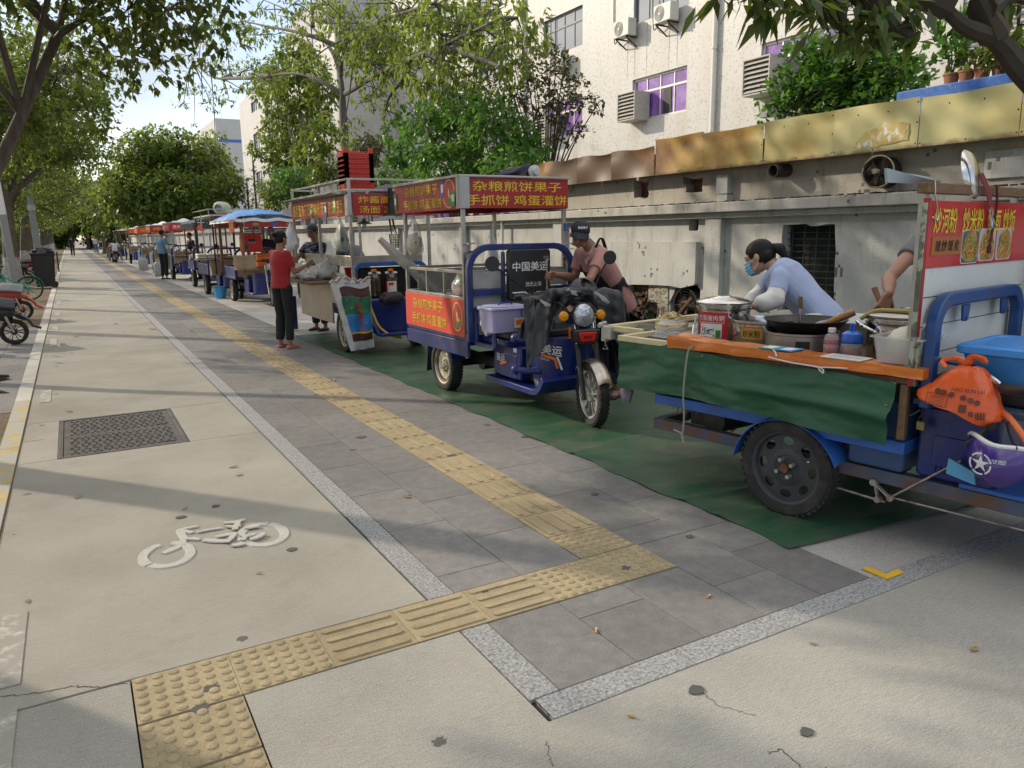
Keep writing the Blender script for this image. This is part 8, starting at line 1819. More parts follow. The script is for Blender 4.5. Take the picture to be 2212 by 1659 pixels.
J=dict(head=c_(2.05,1.45,1.53),f=(-_b-_a*.5).normalized(),neck=c_(2.0,1.45,1.36),chest=c_(2.0,1.45,1.22),waist=c_(2.0,1.47,1.02),pelvis=c_(2.0,1.48,.88),shL=c_(2.16,1.40,1.30),shR=d1(1360,395,1.36),
 elR=d1(1045,745,.98),wrR=d1(1045,880,.80),elL=c_(2.25,1.35,1.05),wrL=c_(2.2,1.15,.95),hipL=c_(2.08,1.48,.84),hipR=c_(1.92,1.48,.84),knL=c_(2.08,1.46,.46),knR=c_(1.92,1.46,.46),anL=c_(2.08,1.5,.08),anR=c_(1.92,1.5,.08),ff=-_b)
fd=(d1(985,1010,.76)-J['wrR']).normalized()
mn,P,B,V=figure('person','cook behind the food sign, his bare arm gripping a wooden handle',J,M_skin,1.0,.0052,shirt=mat('grey_tee',(.13,.13,.14),.85),trou=M_blkcloth,shoe=M_black,sleeve=.5,hands={'R':(tuple(fd),tuple(_b*.6-_a*.8),1,1.15)},hairf=hair_short,hemz=.4)
wh=MB(); a=d1(920,830,.78); b_=d1(1010,1075,.74); wh.tube([a,a.lerp(b_,.3),b_],[.017,.014,.012],10); tag(wh.build('wooden_handle',mat('red_brown_wood',(.24,.09,.045),.45,var=.2,scale=9)),'red brown wooden ladle handle in the cook\'s fist over the stock pot','ladle')
# ================================================================== NOODLE SOUP CART (second behind), with its table, rack and crates
sc3=thing('soup_noodle_cart','steel topped cart with a long red noodle sign and a roof rack of red crates','food cart',(3.5,10.3,0))
wheel(sc3,(3.02,9.62,.275),.275,.12,NX,'disc'); wheel(sc3,(3.98,9.62,.275),.275,.12,(1,0,0),'disc',tread=False)
m=MB(); m.box(2.98,4.05,9.3,11.85,.56,.62); m.build('bed',M_blue,sc3,bevel=.006)
m=MB(); m.box(3.12,3.95,9.06,9.298,.28,.72); b3=m.build('front_body',M_blueg,sc3,bevel=.03)
m=MB(); m.box(3.2,3.9,8.85,9.055,.26,.30); m.tube([(3.2,8.9,.28),(3.12,9.0,.5),(3.12,9.2,.55)],.025,8); m.build('foot_board',M_blueg,sc3,bevel=.01)
hoop(sc3,'cab_hoop',3.56,9.36,.98,.6,1.13,.12,.05,mat('cab_blue',(.02,.10,.36),.35,var=.2))
m=MB(); m.box(3.08,4.02,9.40,9.42,1.10,1.235); m.box(3.08,3.12,9.425,11.7,1.10,1.235); m.build('steel_back',M_steel,sc3,bevel=.003)
m=MB(); m.box(3.12,4.0,9.385,9.398,.62,1.09); m.build('cab_panel',M_dark,sc3,smooth=0)
for (x,y,z0,z1) in ((2.98,9.12,.62,2.16),(2.98,11.8,.62,2.18),(4.0,9.12,.62,2.16),(4.0,11.8,.62,2.18),(3.02,10.6,1.2,1.72)): m=MB(); m.box(x-.018,x+.018,y-.018,y+.018,z0,z1); m.build('post',M_steel,sc3,bevel=.003)
m=MB()
for z in (2.03,2.155):
 m.box(2.965,2.995,9.139,11.78,z-.012,z+.012); m.box(3.985,4.015,9.139,11.78,z-.012,z+.012); m.box(2.999,3.98,9.105,9.135,z-.012,z+.012); m.box(2.999,3.98,11.785,11.815,z-.012,z+.012)
m.box(2.97,2.99,10.4,10.43,2.043,2.142); m.beam((2.985,9.10,1.72),(3.22,9.11,2.02),.02); m.build('rack_rail',M_steel,sc3,bevel=.002)
m=MB(); m.box(2.9,4.05,9.15,11.8,1.985,2.005); m.box(2.86,2.90,9.5,12.0,2.0,2.012); m.build('roof_board',mat('grey_roof_board',(.25,.24,.23),.7),sc3,smooth=0)
s3=sign(sc3,'side_sign',face((2.955,10.5,1.845),NX),2.62,.235,[('酱香面 热干面 酸辣粉 汤面 凉皮 凉面',.0,.0,.165,2.38)],M_red,M_yel,.02)
sign(sc3,'front_sign',face((3.53,9.085,1.855),NY),1.04,.255,[('炸酱面 热干面',-.02,.06,.085,.86),('汤面 凉皮 凉面',-.0,-.06,.085,.88)],M_red,M_yel,.02)
for y,c_,dz,h in ((9.62,M_green,.03,.16),(10.02,M_pblue,-.02,.17),(10.72,M_green,-.03,.12)): card(s3,'sticker',face((2.95,y,1.84+dz),NX),.10,h,c_,m2=M_wht)
m=MB(); m.box(2.94,2.99,9.075,9.19,1.725,1.975); m.build('sign_corner',mat('grey_aluminium',(.40,.40,.40),.4,metal=.4),sc3,bevel=.003)
m=MB(); m.box(2.66,3.42,9.95,12.2,.86,.90); m.build('side_table',M_wood,sc3,bevel=.006)
m=MB(); m.box(2.955,2.976,10.0,11.6,.34,.855); m.box(2.955,2.976,9.75,9.999,.62,.855); m.build('steel_panel',mat('warm_steel_panel',(.40,.35,.27),.35,metal=.5,var=.25,scale=3,c2=(.24,.20,.15),c2t=(.5,.7),c2s=3),sc3,smooth=0)
m=MB(); m.box(3.06,4.0,9.45,11.7,.9,.915); m.build('worktop',M_steel,sc3)
m=MB(); m.cyl((3.02,12.35,.02),(3.02,12.35,.55),.05,n=12); m.build('table_leg',M_blue,sc3)
m=MB(); m.cyl((3.05,9.62,.28),(3.95,9.62,.28),.035); m.beam((3.3,9.4,.42),(3.3,11.8,.42),.06,.08); m.beam((3.75,9.4,.42),(3.75,11.8,.42),.06,.08); m.build('chassis',M_blackm,sc3)
M_crate=mat('red_crate',(.50,.028,.015),.4,var=.12,scale=6)
def crate(i,z,lab):
 o=thing('red_crate',lab,'crate',(3.18,9.42,z),0,'red crates stacked on the soup cart rack')
 w_,d_,h_=.36,.28,.13; X,Y=3.0,9.28
 m=MB(); m.box(X,X+w_,Y,Y+d_,z,z+.006); m.box(X,X+w_,Y,Y+.008,z+.0061,z+h_*.62); m.box(X,X+w_,Y+d_-.008,Y+d_,z+.0061,z+h_); m.box(X,X+.008,Y+.0081,Y+d_-.0081,z+.0061,z+h_*.8); m.box(X+w_-.008,X+w_,Y+.0081,Y+d_-.0081,z+.0061,z+h_*.8)
 for xx in (X-.006,X+w_-.05): m.box(xx,xx+.056,Y-.006,Y+.03,z+.02,z+h_+.01)
 for k in range(3): m.box(X+.06,X+w_-.06,Y-.004,Y-.0005,z+.02+.022*k,z+.03+.022*k)
 m.build('shell',M_crate,o,bevel=.003)
for i in range(7): crate(i,2.045+.058*i,('bottom','second','third','fourth','fifth','sixth','topmost')[i]+' of the nested red crates on the soup cart rack')
m=MB(); m.sheet(lambda u,v:(3.4+.55*u,9.3+.8*v,2.01+.085*math.sin(math.pi*u)**.5*math.sin(math.pi*v)**.5*(1+.4*math.sin(u*9+v*5))+.01),22,18,0,.004); tag(m.build('folded_umbrella',mat('plum_cloth',(.045,.03,.045),.8,var=.25,scale=7),fix=False,smooth=70),'folded plum coloured umbrella cloth lying on the soup cart rack beside the red crates','umbrella')
gp=MB(); gp.box(2.99,3.0,9.6,10.45,2.045,2.14); tag(gp.build('grey_board',mat('corrugated_grey',(.30,.31,.31),.6),smooth=0),'grey corrugated board standing in the soup cart roof rack','board')
M_oilb=mat('dark_oil',(.035,.022,.012),.12,var=.1,spec=.8)
def oil(x,lab,label):
 c=Vector((x,9.22,.73)); o=thing('oil_bottle',lab,'bottle',tuple(c))
 m=MB(); pr=[(0,0),(.075,0),(.085,.012)]+[(.085-.004*(k%2),.03+.02*k) for k in range(9)]+[(.085,.215),(.075,.255),(.04,.29),(.03,.30),(.03,.315),(0,.315)]
 m.lathe(pr,c,n=24); m.build('bottle',M_oilb,o)
 m=MB(); m.lathe([(0,.345),(.033,.343),(.035,.315),(0,.315)],c,n=18,); m.build('cap',M_orange,o)
 m=MB(); m.tube([(x-.03,9.22,1.035),(x-.075,9.21,1.028),(x-.08,9.2,1.018),(x+.08,9.2,1.018),(x+.075,9.21,1.028),(x+.03,9.22,1.035)],.008,6); m.build('handle',M_wht,o)
 if label:
  curved_label(o,c,.0865,.05,.19,ang(c)-.9,ang(c)+.9,M_wht,'label_band'); curved_label(o,c,.0872,.05,.19,ang(c)-.9,ang(c)-.55,M_lred,'label_edge'); curved_label(o,c,.0874,.135,.172,ang(c)-.35,ang(c)+.4,M_lred,'label_patch')
oil(3.28,'dark five litre oil bottle with an orange cap and no label on the soup cart',False); oil(3.50,'dark five litre oil bottle with a white and red label on the soup cart',True)
m=MB(); m.tube(bez([(3.08,9.12,.80),(3.12,9.06,.72),(3.16,9.0,.55),(3.22,8.95,.38),(3.34,8.9,.27),(3.5,8.95,.22)],6),.016,8); tag(m.build('yellow_hose',mat('yellow_hose_rubber',(.55,.34,.05),.4,var=.1)),'yellow gas hose hanging in front of the blue soup cart body','hose')
m=crumple((3.42,9.0,.72),(.15,.10,.07),5,.3); tag(m.build('dark_cloth',mat('mauve_black_cloth',(.06,.045,.055),.8,var=.7,scale=7),smooth=60),'crumpled dark cloth lying under the oil bottles','cloth')
sk=thing('printed_sack','white woven sack with an upside down green and blue print at the table corner','sack',(2.72,8.95,.2))
def e3(x,y,Y): return gy(553+x/4,414.75+y/4,Y)
P0,P1,P2,P3=e3(640,790,8.95),e3(985,720,8.95),e3(1020,1340,8.95),e3(820,1375,8.95)
def sackf(u,v,off=0.):
 top=P0.lerp(P1,u)+Vector((0,0,.04*math.sin(u*3.1*2))); bot=P3.lerp(P2,u); p=top.lerp(bot,v); b=math.sin(math.pi*u)**.6*math.sin(math.pi*min(1,v*.9+.08))**.5
 return p+Vector((-.0,-(.10*b+off),0))+Vector((0,-1,0))*(.018*fbm(u*4,v*5)+.010*math.sin(u*14+v*6))
m=MB(); m.sheet(lambda u,v:tuple(sackf(u,v)),30,40); m.sheet(lambda u,v:tuple(sackf(1-u,v)+Vector((0,.26*math.sin(math.pi*u)**.6*math.sin(math.pi*min(1,v*.9+.08))**.5+.01,0))),20,20); m.build('sack',mat('white_woven_sack',(.55,.55,.54),.6,var=.12,scale=9,bump=.5,bscale=40),sk,smooth=70)
def patch(u0,u1,v0,v1,m_,nm,off=.004,n=14):
 q=MB(); q.sheet(lambda u,v:tuple(sackf(u0+(u1-u0)*u,v0+(v1-v0)*v,off)),n,n); return q.build(nm,m_,sk,fix=False,smooth=70)
M_brn=mat('maroon_print',(.07,.02,.02),.55,var=.1); M_sg=mat('green_field_print',(.02,.13,.06),.55,var=.5,scale=9,c2=(.30,.33,.30),c2t=(.6,.66),c2s=14); M_sb=mat('blue_water_print',(.02,.19,.50),.55,var=.3,scale=6,c2=(.35,.5,.62),c2t=(.62,.72),c2s=9)
patch(.14,.93,.11,.24,M_brn,'print_band'); patch(.12,.95,.243,.49,M_sg,'print_green'); patch(.14,.96,.493,.735,M_sb,'print_blue'); patch(.15,.95,.738,.76,M_yel,'print_edge'); patch(.15,.95,.763,.87,M_brn,'print_band')
def onsack(u,v):
 p=sackf(u,v); a=sackf(u+.02,v)-sackf(u-.02,v); b=sackf(u,v+.02)-sackf(u,v-.02); n_=a.cross(b).normalized(); n_=-n_ if n_.y>0 else n_; return face(p+n_*.012,n_)
for k,ch in enumerate('手工酸辣粉'):
 t=MB(); text(t,ch,onsack(.56-.01*k,.69-.086*k)@Matrix.Rotation(math.pi,4,'Z'),.062,.06,bold=.04); t.build('lettering',mat('red_print',(.55,.03,.02),.5),sk,smooth=0,fix=False)
t=MB(); text(t,'天然食材 品质保证',onsack(.46,.065),.030,.30,bold=.01); t.build('lettering',M_pblue,sk,smooth=0,fix=False)
m=MB(); m.tube([sackf(k/16,0)+Vector((0,.02*math.sin(k*1.7),.02*math.sin(k*2.3))) for k in range(17)],.016,6); m.build('rolled_rim',mat('beige_liner',(.36,.30,.22),.7),sk)
for i,(x,y,r_,l) in enumerate(((2.80,11.0,(.15,.17,.11),'knotted clear bag of white noodles nearest the customer on the side table'),(3.02,10.75,(.16,.16,.10),'clear bag of white noodles in the middle of the side table'),(3.0,10.42,(.14,.15,.13),'tall knotted clear bag of white noodles above the printed sack'),(3.22,11.05,(.15,.17,.12),'clear bag of white noodles at the back of the side table'),(2.78,10.4,(.12,.13,.08),'low bag of white noodles at the near corner of the side table'))):
 o=thing('noodle_bag',l,'food bag',(x,y,.90)); m=crumple((x,y,.90+r_[2]*.85),r_,i+3,.22,22); m.build('bag',M_clear,o,smooth=60); m=crumple((x,y,.90+r_[2]*.6),(r_[0]*.85,r_[1]*.85,r_[2]*.58),i+9,.15); m.build('noodles',mat('white_noodles',(.55,.54,.48),.5,var=.12,scale=40),o,smooth=60)
 if i in (0,2): m=MB(); m.tube(bez([(x,y,.9+r_[2]*1.7),(x+.03,y,.9+r_[2]*2.0),(x+.06,y-.03,.9+r_[2]*2.2)],5),[.03,.02,.015,.012,.012,.014,.018,.02,.022,.02,.01],7); m.build('knot',M_bagw,o)
m=MB(); m.lathe([(0,0),(.09,0),(.11,.12),(.12,.125),(.10,.12),(.08,.01),(0,.01)],(3.45,10.6,.92),n=22); tag(m.build('red_pail',M_lred),'small red and white pail behind the noodle bags','pail')
hangbag('hanging_bag','white carrier bag hanging from the left end of the soup cart sign above the customer',(2.86,11.55,1.70),.34,.42,M_bagw,8)
hangbag('greens_bag','clear bag of dark greens and noodles hanging under the soup cart sign',(3.10,9.9,1.72),.30,.44,M_clear,11,'greens',cm=mat('dark_greens',(.03,.08,.02),.6,var=.5,scale=30))
bk=thing('noodle_strainer','dark wire noodle strainer with two black grips hanging beside the soup cart','strainer',(3.33,7.9,1.2))
c=gy(852,520,8.2); m=MB()
for k in range(9): m.tube([(c.x+(.058-.002*k)*math.cos(a*.45),c.y+(.058-.002*k)*math.sin(a*.45),c.z+.07-.018*k) for a in range(14)],.003,4,closed=True)
for k in range(14): a=k*.449; m.cyl((c.x+.058*math.cos(a),c.y+.058*math.sin(a),c.z+.07),(c.x+.042*math.cos(a),c.y+.042*math.sin(a),c.z-.075),.0025,n=4)
m.build('basket',M_blackm,bk)
for s in (-1,1): m=MB(); m.tube([(c.x+.03*s,c.y,c.z+.07),(c.x+.02*s-.02,c.y,c.z+.17),(c.x+.02*s-.03,c.y,c.z+.24)],[.006,.011,.012],8); m.build('grip',M_black,bk)
bk.location=(c.x,c.y,c.z-.08)
for ch in bk.children: ch.location=Vector(ch.location)-(Vector((c.x,c.y,c.z-.08))-Vector((3.33,7.9,1.2)))
lmp=thing('hanging_lamp','old tin lamp shade hanging under the soup cart roof','lamp',(3.4,9.8,1.55)); m=MB(); c=gy(787,481,9.9); m.lathe([(.02,.05),(.035,.02),(.10,-.01),(.105,-.018),(.03,.01),(.015,.045)],c,n=22); m.build('shade',M_rim,lmp); m=MB(); m.cyl(c+Vector((0,0,.04)),c+Vector((0,0,.22)),.006,n=6); m.build('cord',M_black,lmp); m=MB(); m.ell(c+Vector((0,0,-.02)),(.03,.03,.04),12); m.build('bulb',M_wht,lmp)
fn=thing('desk_fan','dark round fan fixed upside down under the soup cart roof','fan',(3.55,9.3,1.6)); c=gy(846,461,9.0); m=MB()
for k in range(1,6): m.tube([(c.x+.03*k*math.cos(a*.3),c.y+.03*k*math.sin(a*.3),c.z-.01*k*.4) for a in range(21)],.004,4,closed=True)
for k in range(12): a=k*.524; m.cyl((c.x,c.y,c.z+.01),(c.x+.15*math.cos(a),c.y+.15*math.sin(a),c.z-.02),.003,n=4)
m.build('guard',M_blackm,fn); m=MB(); m.cyl(c,c+Vector((-.01,0,.14)),.045,.035,14); m.build('motor',M_black,fn); m=MB(); m.cyl(c+Vector((0,0,.08)),c+Vector((0,.02,.3)),.03,n=10); m.build('bracket',M_blackm,fn)
# ================================================================== THE CARTS FURTHER ALONG
def trike(name,label,x0,y0,w_=1.05,L_=1.6,wheelr=.25,body=None,frame=None,front=True,bedz=.56,hoopz=1.2,detail=1,hoop_=True,pack=None):
 body=body or M_blueg; frame=frame or M_blue; x1=x0+w_; xc=(x0+x1)/2
 o=thing(name,label,'food cart',(xc,y0,0))
 for x,n_ in ((x0+.07,NX),(x1-.07,(1,0,0))): wheel(o,(x,y0+L_*.45,wheelr),wheelr,.12,n_,'dish',tread=False)
 m=MB(); m.box(x0,x1,y0,y0+L_,bedz-.03,bedz+.03); m.box(x0,x0+.03,y0,y0+L_,bedz+.0305,bedz+.25); m.box(x1-.03,x1,y0,y0+L_,bedz+.0305,bedz+.25); m.box(x0+.031,x1-.031,y0+L_-.03,y0+L_,bedz+.0305,bedz+.25); m.build('bed',frame,o,bevel=.006)
 m=MB(); m.beam((xc-.2,y0+L_,.40),(xc-.15,y0-1.0,.30),.06,.08); m.beam((xc+.2,y0+L_,.40),(xc+.15,y0-1.0,.30),.06,.08); m.cyl((x0+.08,y0+L_*.45,wheelr),(x1-.08,y0+L_*.45,wheelr),.035); m.build('chassis',M_blackm,o)
 if hoop_: hoop(o,'cab_hoop',xc,y0-.04,w_*.96,bedz,hoopz,.16,.05,frame); m=MB(); m.box(x0+.05,x1-.05,y0-.05,y0-.03,bedz+.38,bedz+.43); m.box(x0+.06,x1-.06,y0-.02,y0-.01,bedz+.03,bedz+.37); m.build('cab_panel',M_card,o,smooth=0)
 if front:
  m=MB(); m.box(xc-.36,xc+.36,y0-.62,y0-.12,.28,bedz-.005); m.build('battery_box',body,o,bevel=.02)
  m=MB(); m.prism(rrect(w_*.72,.42,.05,3),.07,Matrix.Translation((xc,y0-.34,bedz))); m.build('seat',M_black,o,bevel=.015)
  m=MB(); m.box(xc-.36,xc+.36,y0-1.02,y0-.10,.235,.275); m.build('foot_board',body,o,bevel=.01)
  m=MB(); m.sheet(lambda u,v:(xc-.31*math.cos(math.pi*u),y0-.86-.26*math.sin(math.pi*u),.25+.46*v),16,4,0,.012); m.build('leg_shield',body,o,fix=False)
  h_=Vector((xc,y0-1.36,.25)); wheel(o,h_,.25,.085,(-1,.1,0),'spoke6',M_alloy,tread=False)
  for s in (-1,1): m=MB(); m.cyl(h_+Vector((s*.075,0,0)),h_+Vector((s*.075,.25,.62)),.019,n=8); m.build('fork_leg',M_shiny,o)
  m=MB(); m.sheet(lambda u,v:(xc+(v-.5)*.12,h_.y-.285*math.cos(R(30+110*u)),.25+.285*math.sin(R(30+110*u))),12,3,0,.003); m.build('front_mudguard',body,o,fix=False)
  m=MB(); m.tube(bez([(xc-.36,y0-.92,.98),(xc-.14,y0-1.06,.96),(xc+.14,y0-1.06,.96),(xc+.36,y0-.92,.98)],4),.013,6); m.cyl((xc,y0-1.06,.70),(xc,y0-1.06,.96),.03); m.build('handlebar',M_blackm,o)
  m=MB(); m.lathe([(0,-.1),(.06,-.08),(.085,0),(.06,.03),(0,.04)],(xc,y0-1.17,.84),(0,-1,0),16); m.build('headlight',M_alloy,o)
  if detail:
   for s in (-1,1): handle_mirror(o,(xc+s*.24,y0-1.0,.99),(xc+s*.42,y0-.98,1.27))
 return o
def posts(o,pts,z0,z1,m_,r_=.016):
 for (x,y) in pts:
  m=MB(); m.box(x-r_,x+r_,y-r_,y+r_,z0,z1); m.build('post',m_,o)
k4=trike('blue_roof_cart','cart under a sagging blue tarpaulin roof with a tall red box and orange crates aboard',3.2,18.3,1.05,1.5)
posts(k4,((3.18,17.0),(4.25,17.0),(3.2,19.8),(4.22,19.8)),.62,1.90,M_wood,.03)
M_btarp=mat('bright_blue_tarpaulin',(.03,.19,.55),.4,var=.2,scale=4,c2=(.12,.32,.62),c2t=(.5,.62),c2s=3)
m=MB(); m.sheet(lambda u,v:(3.02+1.36*u,16.8+3.2*v,1.84+.25*math.sin(math.pi*min(1,max(0,u)))**.7*(.45+.55*math.sin(math.pi*v)**.5)+.03*fbm(u*5,v*4)+.006*math.sin(v*31+u*7)),30,22,0,.004); m.build('roof_tarpaulin',M_btarp,k4,fix=False,smooth=70)
m=MB(); m.sheet(lambda u,v:(3.02+1.36*u,16.78-.02*math.sin(u*14),1.865-.065*v-.015*math.sin(u*17)),24,3,0,.004); m.build('white_film_edge',M_bagw,k4,fix=False)
m=MB(); m.sheet(lambda u,v:(3.0-.02*math.sin(v*9),16.8+3.1*u,1.86-.07*v),24,3,0,.004); m.build('white_film_edge',M_bagw,k4,fix=False)
vs=sign(k4,'red_valance',face((3.75,16.84,1.745),NY),1.06,.13,[],M_red)
for x in (3.45,4.15): m=MB(); m.prism([(x+.075*math.cos(a),1.745+.035*math.sin(a)) for a in [2*math.pi*q/16 for q in range(16)]],.003,Matrix(((1,0,0,0),(0,0,1,16.834),(0,1,0,0),(0,0,0,1)))); m.box(x-.07,x+.07,16.832,16.8335,1.738,1.752,1); m.build('burger_picture',[mat('bun_brown',(.42,.20,.05),.5),M_green],vs,smooth=0)
m=MB(); m.prism([(x-.0,z) for x,z in ((3.80,1.70),(3.88,1.70),(3.90,1.79),(3.78,1.79))],.003,Matrix(((1,0,0,0),(0,0,1,16.834),(0,1,0,0),(0,0,0,1)))); m.build('cup_picture',M_pblue,vs,smooth=0)
sign(k4,'side_valance',face((2.995,17.1,1.70),NX),.5,.24,[('汉堡 薯条',0,.0,.10,.42)],M_redb,M_yel,.02)
m=MB(); m.box(3.22,4.2,16.9,16.96,1.625,1.665); m.box(3.22,4.2,16.88,16.9,1.60,1.62,1); m.build('roof_beam',[M_wood,M_blue],k4)
for nm,(x,y,z,w_,d_,h_),m_,l in (('insulated_box',(3.55,18.0,1.15,.42,.42,.42),M_lred,'tall bright red insulated box with a wire handle on the blue roofed cart'),('orange_crate',(3.74,17.6,.83,.38,.34,.27),M_orange,'orange plastic crate in front of the red insulated box'),('yellow_crate',(3.78,18.05,1.02,.36,.3,.10),mat('golden_crate',(.62,.30,.02),.4),'flat golden yellow crate under the red insulated box')):
 o=thing(nm,l,'box' if 'ins' in nm else 'crate',(x,y,z)); m=MB(); m.box(x-w_/2,x+w_/2,y-d_/2,y+d_/2,z,z+h_*.88); m.build('body',m_,o,bevel=.02); m=MB(); m.box(x-w_/2-.012,x+w_/2+.012,y-d_/2-.012,y+d_/2+.012,z+h_*.885,z+h_); m.build('lid',m_,o,bevel=.012)
 if 'ins' in nm: m=MB(); m.tube([(x-.09,y-d_/2-.012,z+.24),(x-.09,y-d_/2-.03,z+.20),(x+.05,y-d_/2-.03,z+.20),(x+.05,y-d_/2-.012,z+.24)],.007,6); m.build('handle',M_shiny,o); m=MB(); m.prism(rrect(.16,.045,.01,2),.006,face((x-.02,y-d_/2-.0005,z+.262),NY)); m.build('handle_recess',M_black,o)
 else:
  m=MB(); m.box(x-w_*.3,x+w_*.3,y-d_/2-.004,y-d_/2-.0005,z+h_*.5,z+h_*.62); m.build('grip_slot',M_black,o,smooth=0)
m=MB(); m.box(3.02,3.42,16.92,17.3,.82,1.10); m.box(3.0,3.45,16.9,17.32,.80,.815); tag(m.build('tin_stove_box',mat('brown_tin',(.30,.21,.14),.5,metal=.3,var=.3,scale=5),bevel=.006),'brown tin stove box on the front corner of the blue roofed cart','stove')
lm=MB(); lm.lathe([(.0,.09),(.02,.09),(.05,.05),(.075,0),(.07,0),(.0,.03)],gy(432,496,16.6),n=18); tag(lm.build('red_lamp_shade',M_lred),'small red lamp shade at the right corner of the blue roof','lamp shade')
m=MB(); p=gy(433,500,16.6); m.cyl(p+Vector((.03,0,-.1)),p+Vector((.03,0,.32)),.012,n=8); tag(m.build('lamp_pole',M_steel),'thin metal rod holding the red lamp shade','rod')
k5=trike('sign_pole_cart','cart with an orange two character sign on red poles and a roof gas tank',3.02,21.0,1.05,1.7)
for x in (3.13,3.36): m=MB(); m.beam((x+.04,20.2,1.1),(x,20.0,1.9),.035); m.build('sign_pole',mat('faded_red_pole',(.36,.07,.045),.6,var=.2),k5)
sign(k5,'front_sign',face((3.47,19.98,1.88),NY),.66,.32,[('湖南',-.05,.0,.20,.42)],mat('orange_sign',(.52,.10,.03),.5,var=.1),M_yel,.03)
sign(k5,'side_sign',face((3.13,20.25,1.88),NX),.5,.30,[('米粉',0,0,.18,.4)],mat('orange_sign',(.52,.10,.03),.5),M_yel,.03)
posts(k5,((3.06,19.9),(4.0,19.9),(3.06,22.6),(4.0,22.6)),.6,1.98,M_blackm)
m=MB(); m.box(3.0,4.06,19.88,22.65,1.99,2.02); m.build('roof_board',mat('pale_roof_sheet',(.5,.52,.47),.5),k5,smooth=0)
m=MB(); m.box(2.98,4.08,19.86,19.9,2.14,2.16); m.box(2.98,3.0,19.9,22.6,2.14,2.16); m.box(2.985,3.0,19.88,19.9,2.02,2.14); m.box(3.9,3.915,19.88,19.9,2.02,2.14); m.build('rack_rail',M_steel,k5)
gt=thing('gas_tank','pale green gas cylinder lying on the roof frame of the two character sign cart','gas cylinder',(3.2,20.6,2.03)); c0=gy(479,440,20.4); m=MB(); m.lathe([(0,-.30),(.10,-.29),(.15,-.24),(.155,-.2),(.155,.2),(.15,.24),(.10,.29),(0,.30)],(c0.x,c0.y,2.19),(.45,.9,0),22); m.build('shell',mat('pale_green_enamel',(.42,.50,.40),.4,var=.1,scale=4,c2=(.2,.12,.07),c2t=(.66,.72),c2s=7),gt); m=MB(); m.lathe([(.08,-.36),(.085,-.28),(.075,-.28),(.07,-.36)],(c0.x,c0.y,2.19),(.45,.9,0),16); m.build('collar',M_rim,gt)
for i in range(4):
 m=MB(); m.cbox((2.80+.24*(i%2),20.3,1.00+.062*(i//2)),(.23,.42,.058)); tag(m.build('noodle_pack',mat('white_packet',(.55,.52,.45),.5,var=.08),bevel=.02),('left lower','right lower','left upper','right upper')[i]+' white packet of noodles stacked on the front tray by the orange sign','packet')
m=MB(); m.box(2.66,3.18,20.05,20.55,.94,.965); m.build('front_tray',M_steel,k5); m=MB(); m.box(2.98,3.2,20.1,20.4,.55,.93); m.build('tin_box',mat('brown_tin',(.30,.21,.14),.5,metal=.3,var=.3,scale=5),k5,bevel=.006)
b_=thing('blue_bucket','light blue bucket under the two character sign cart','bucket',(3.05,20.2,0)); m=MB(); m.lathe([(0,0),(.12,0),(.155,.28),(.165,.285),(.148,.28),(.11,.01),(0,.01)],(3.12,20.0,0),n=22); m.build('bucket',mat('light_blue_plastic',(.05,.36,.68),.4),b_); m=MB(); m.tube(bez([(2.965,20.0,.27),(3.0,19.93,.15),(3.12,19.87,.10),(3.24,19.93,.15),(3.275,20.0,.27)],4),.006,5); m.build('handle',M_shiny,b_)
k6=trike('dark_canopy_cart','cart with a grey black soft canopy and clear side curtains',3.16,24.6,1.1,1.5)
posts(k6,((3.16,23.6),(4.2,23.6),(3.16,26.0),(4.2,26.0)),.6,1.9,M_blackm)
m=MB(); m.sheet(lambda u,v:(3.08+1.2*u,23.4+2.7*v,1.88+.14*math.sin(math.pi*u)**.6+.02*math.sin(v*20)),14,14,0,.006); m.sheet(lambda u,v:(3.08+1.2*u,23.39-.01*math.sin(u*20),1.88-.16*v),14,3,0,.004); m.sheet(lambda u,v:(3.075-.01*math.sin(u*20),23.4+2.7*u,1.88-.16*v),14,3,0,.004); m.build('canopy',mat('grey_black_canopy',(.05,.06,.06),.5,var=.3,scale=5,c2=(.2,.24,.24),c2t=(.6,.7),c2s=4),k6,fix=False,smooth=60)
m=MB(); m.sheet(lambda u,v:(3.22+.95*u,23.75+.02*math.sin(u*20),1.70-.55*v),14,4); m.build('curtain',M_clear,k6,fix=False)
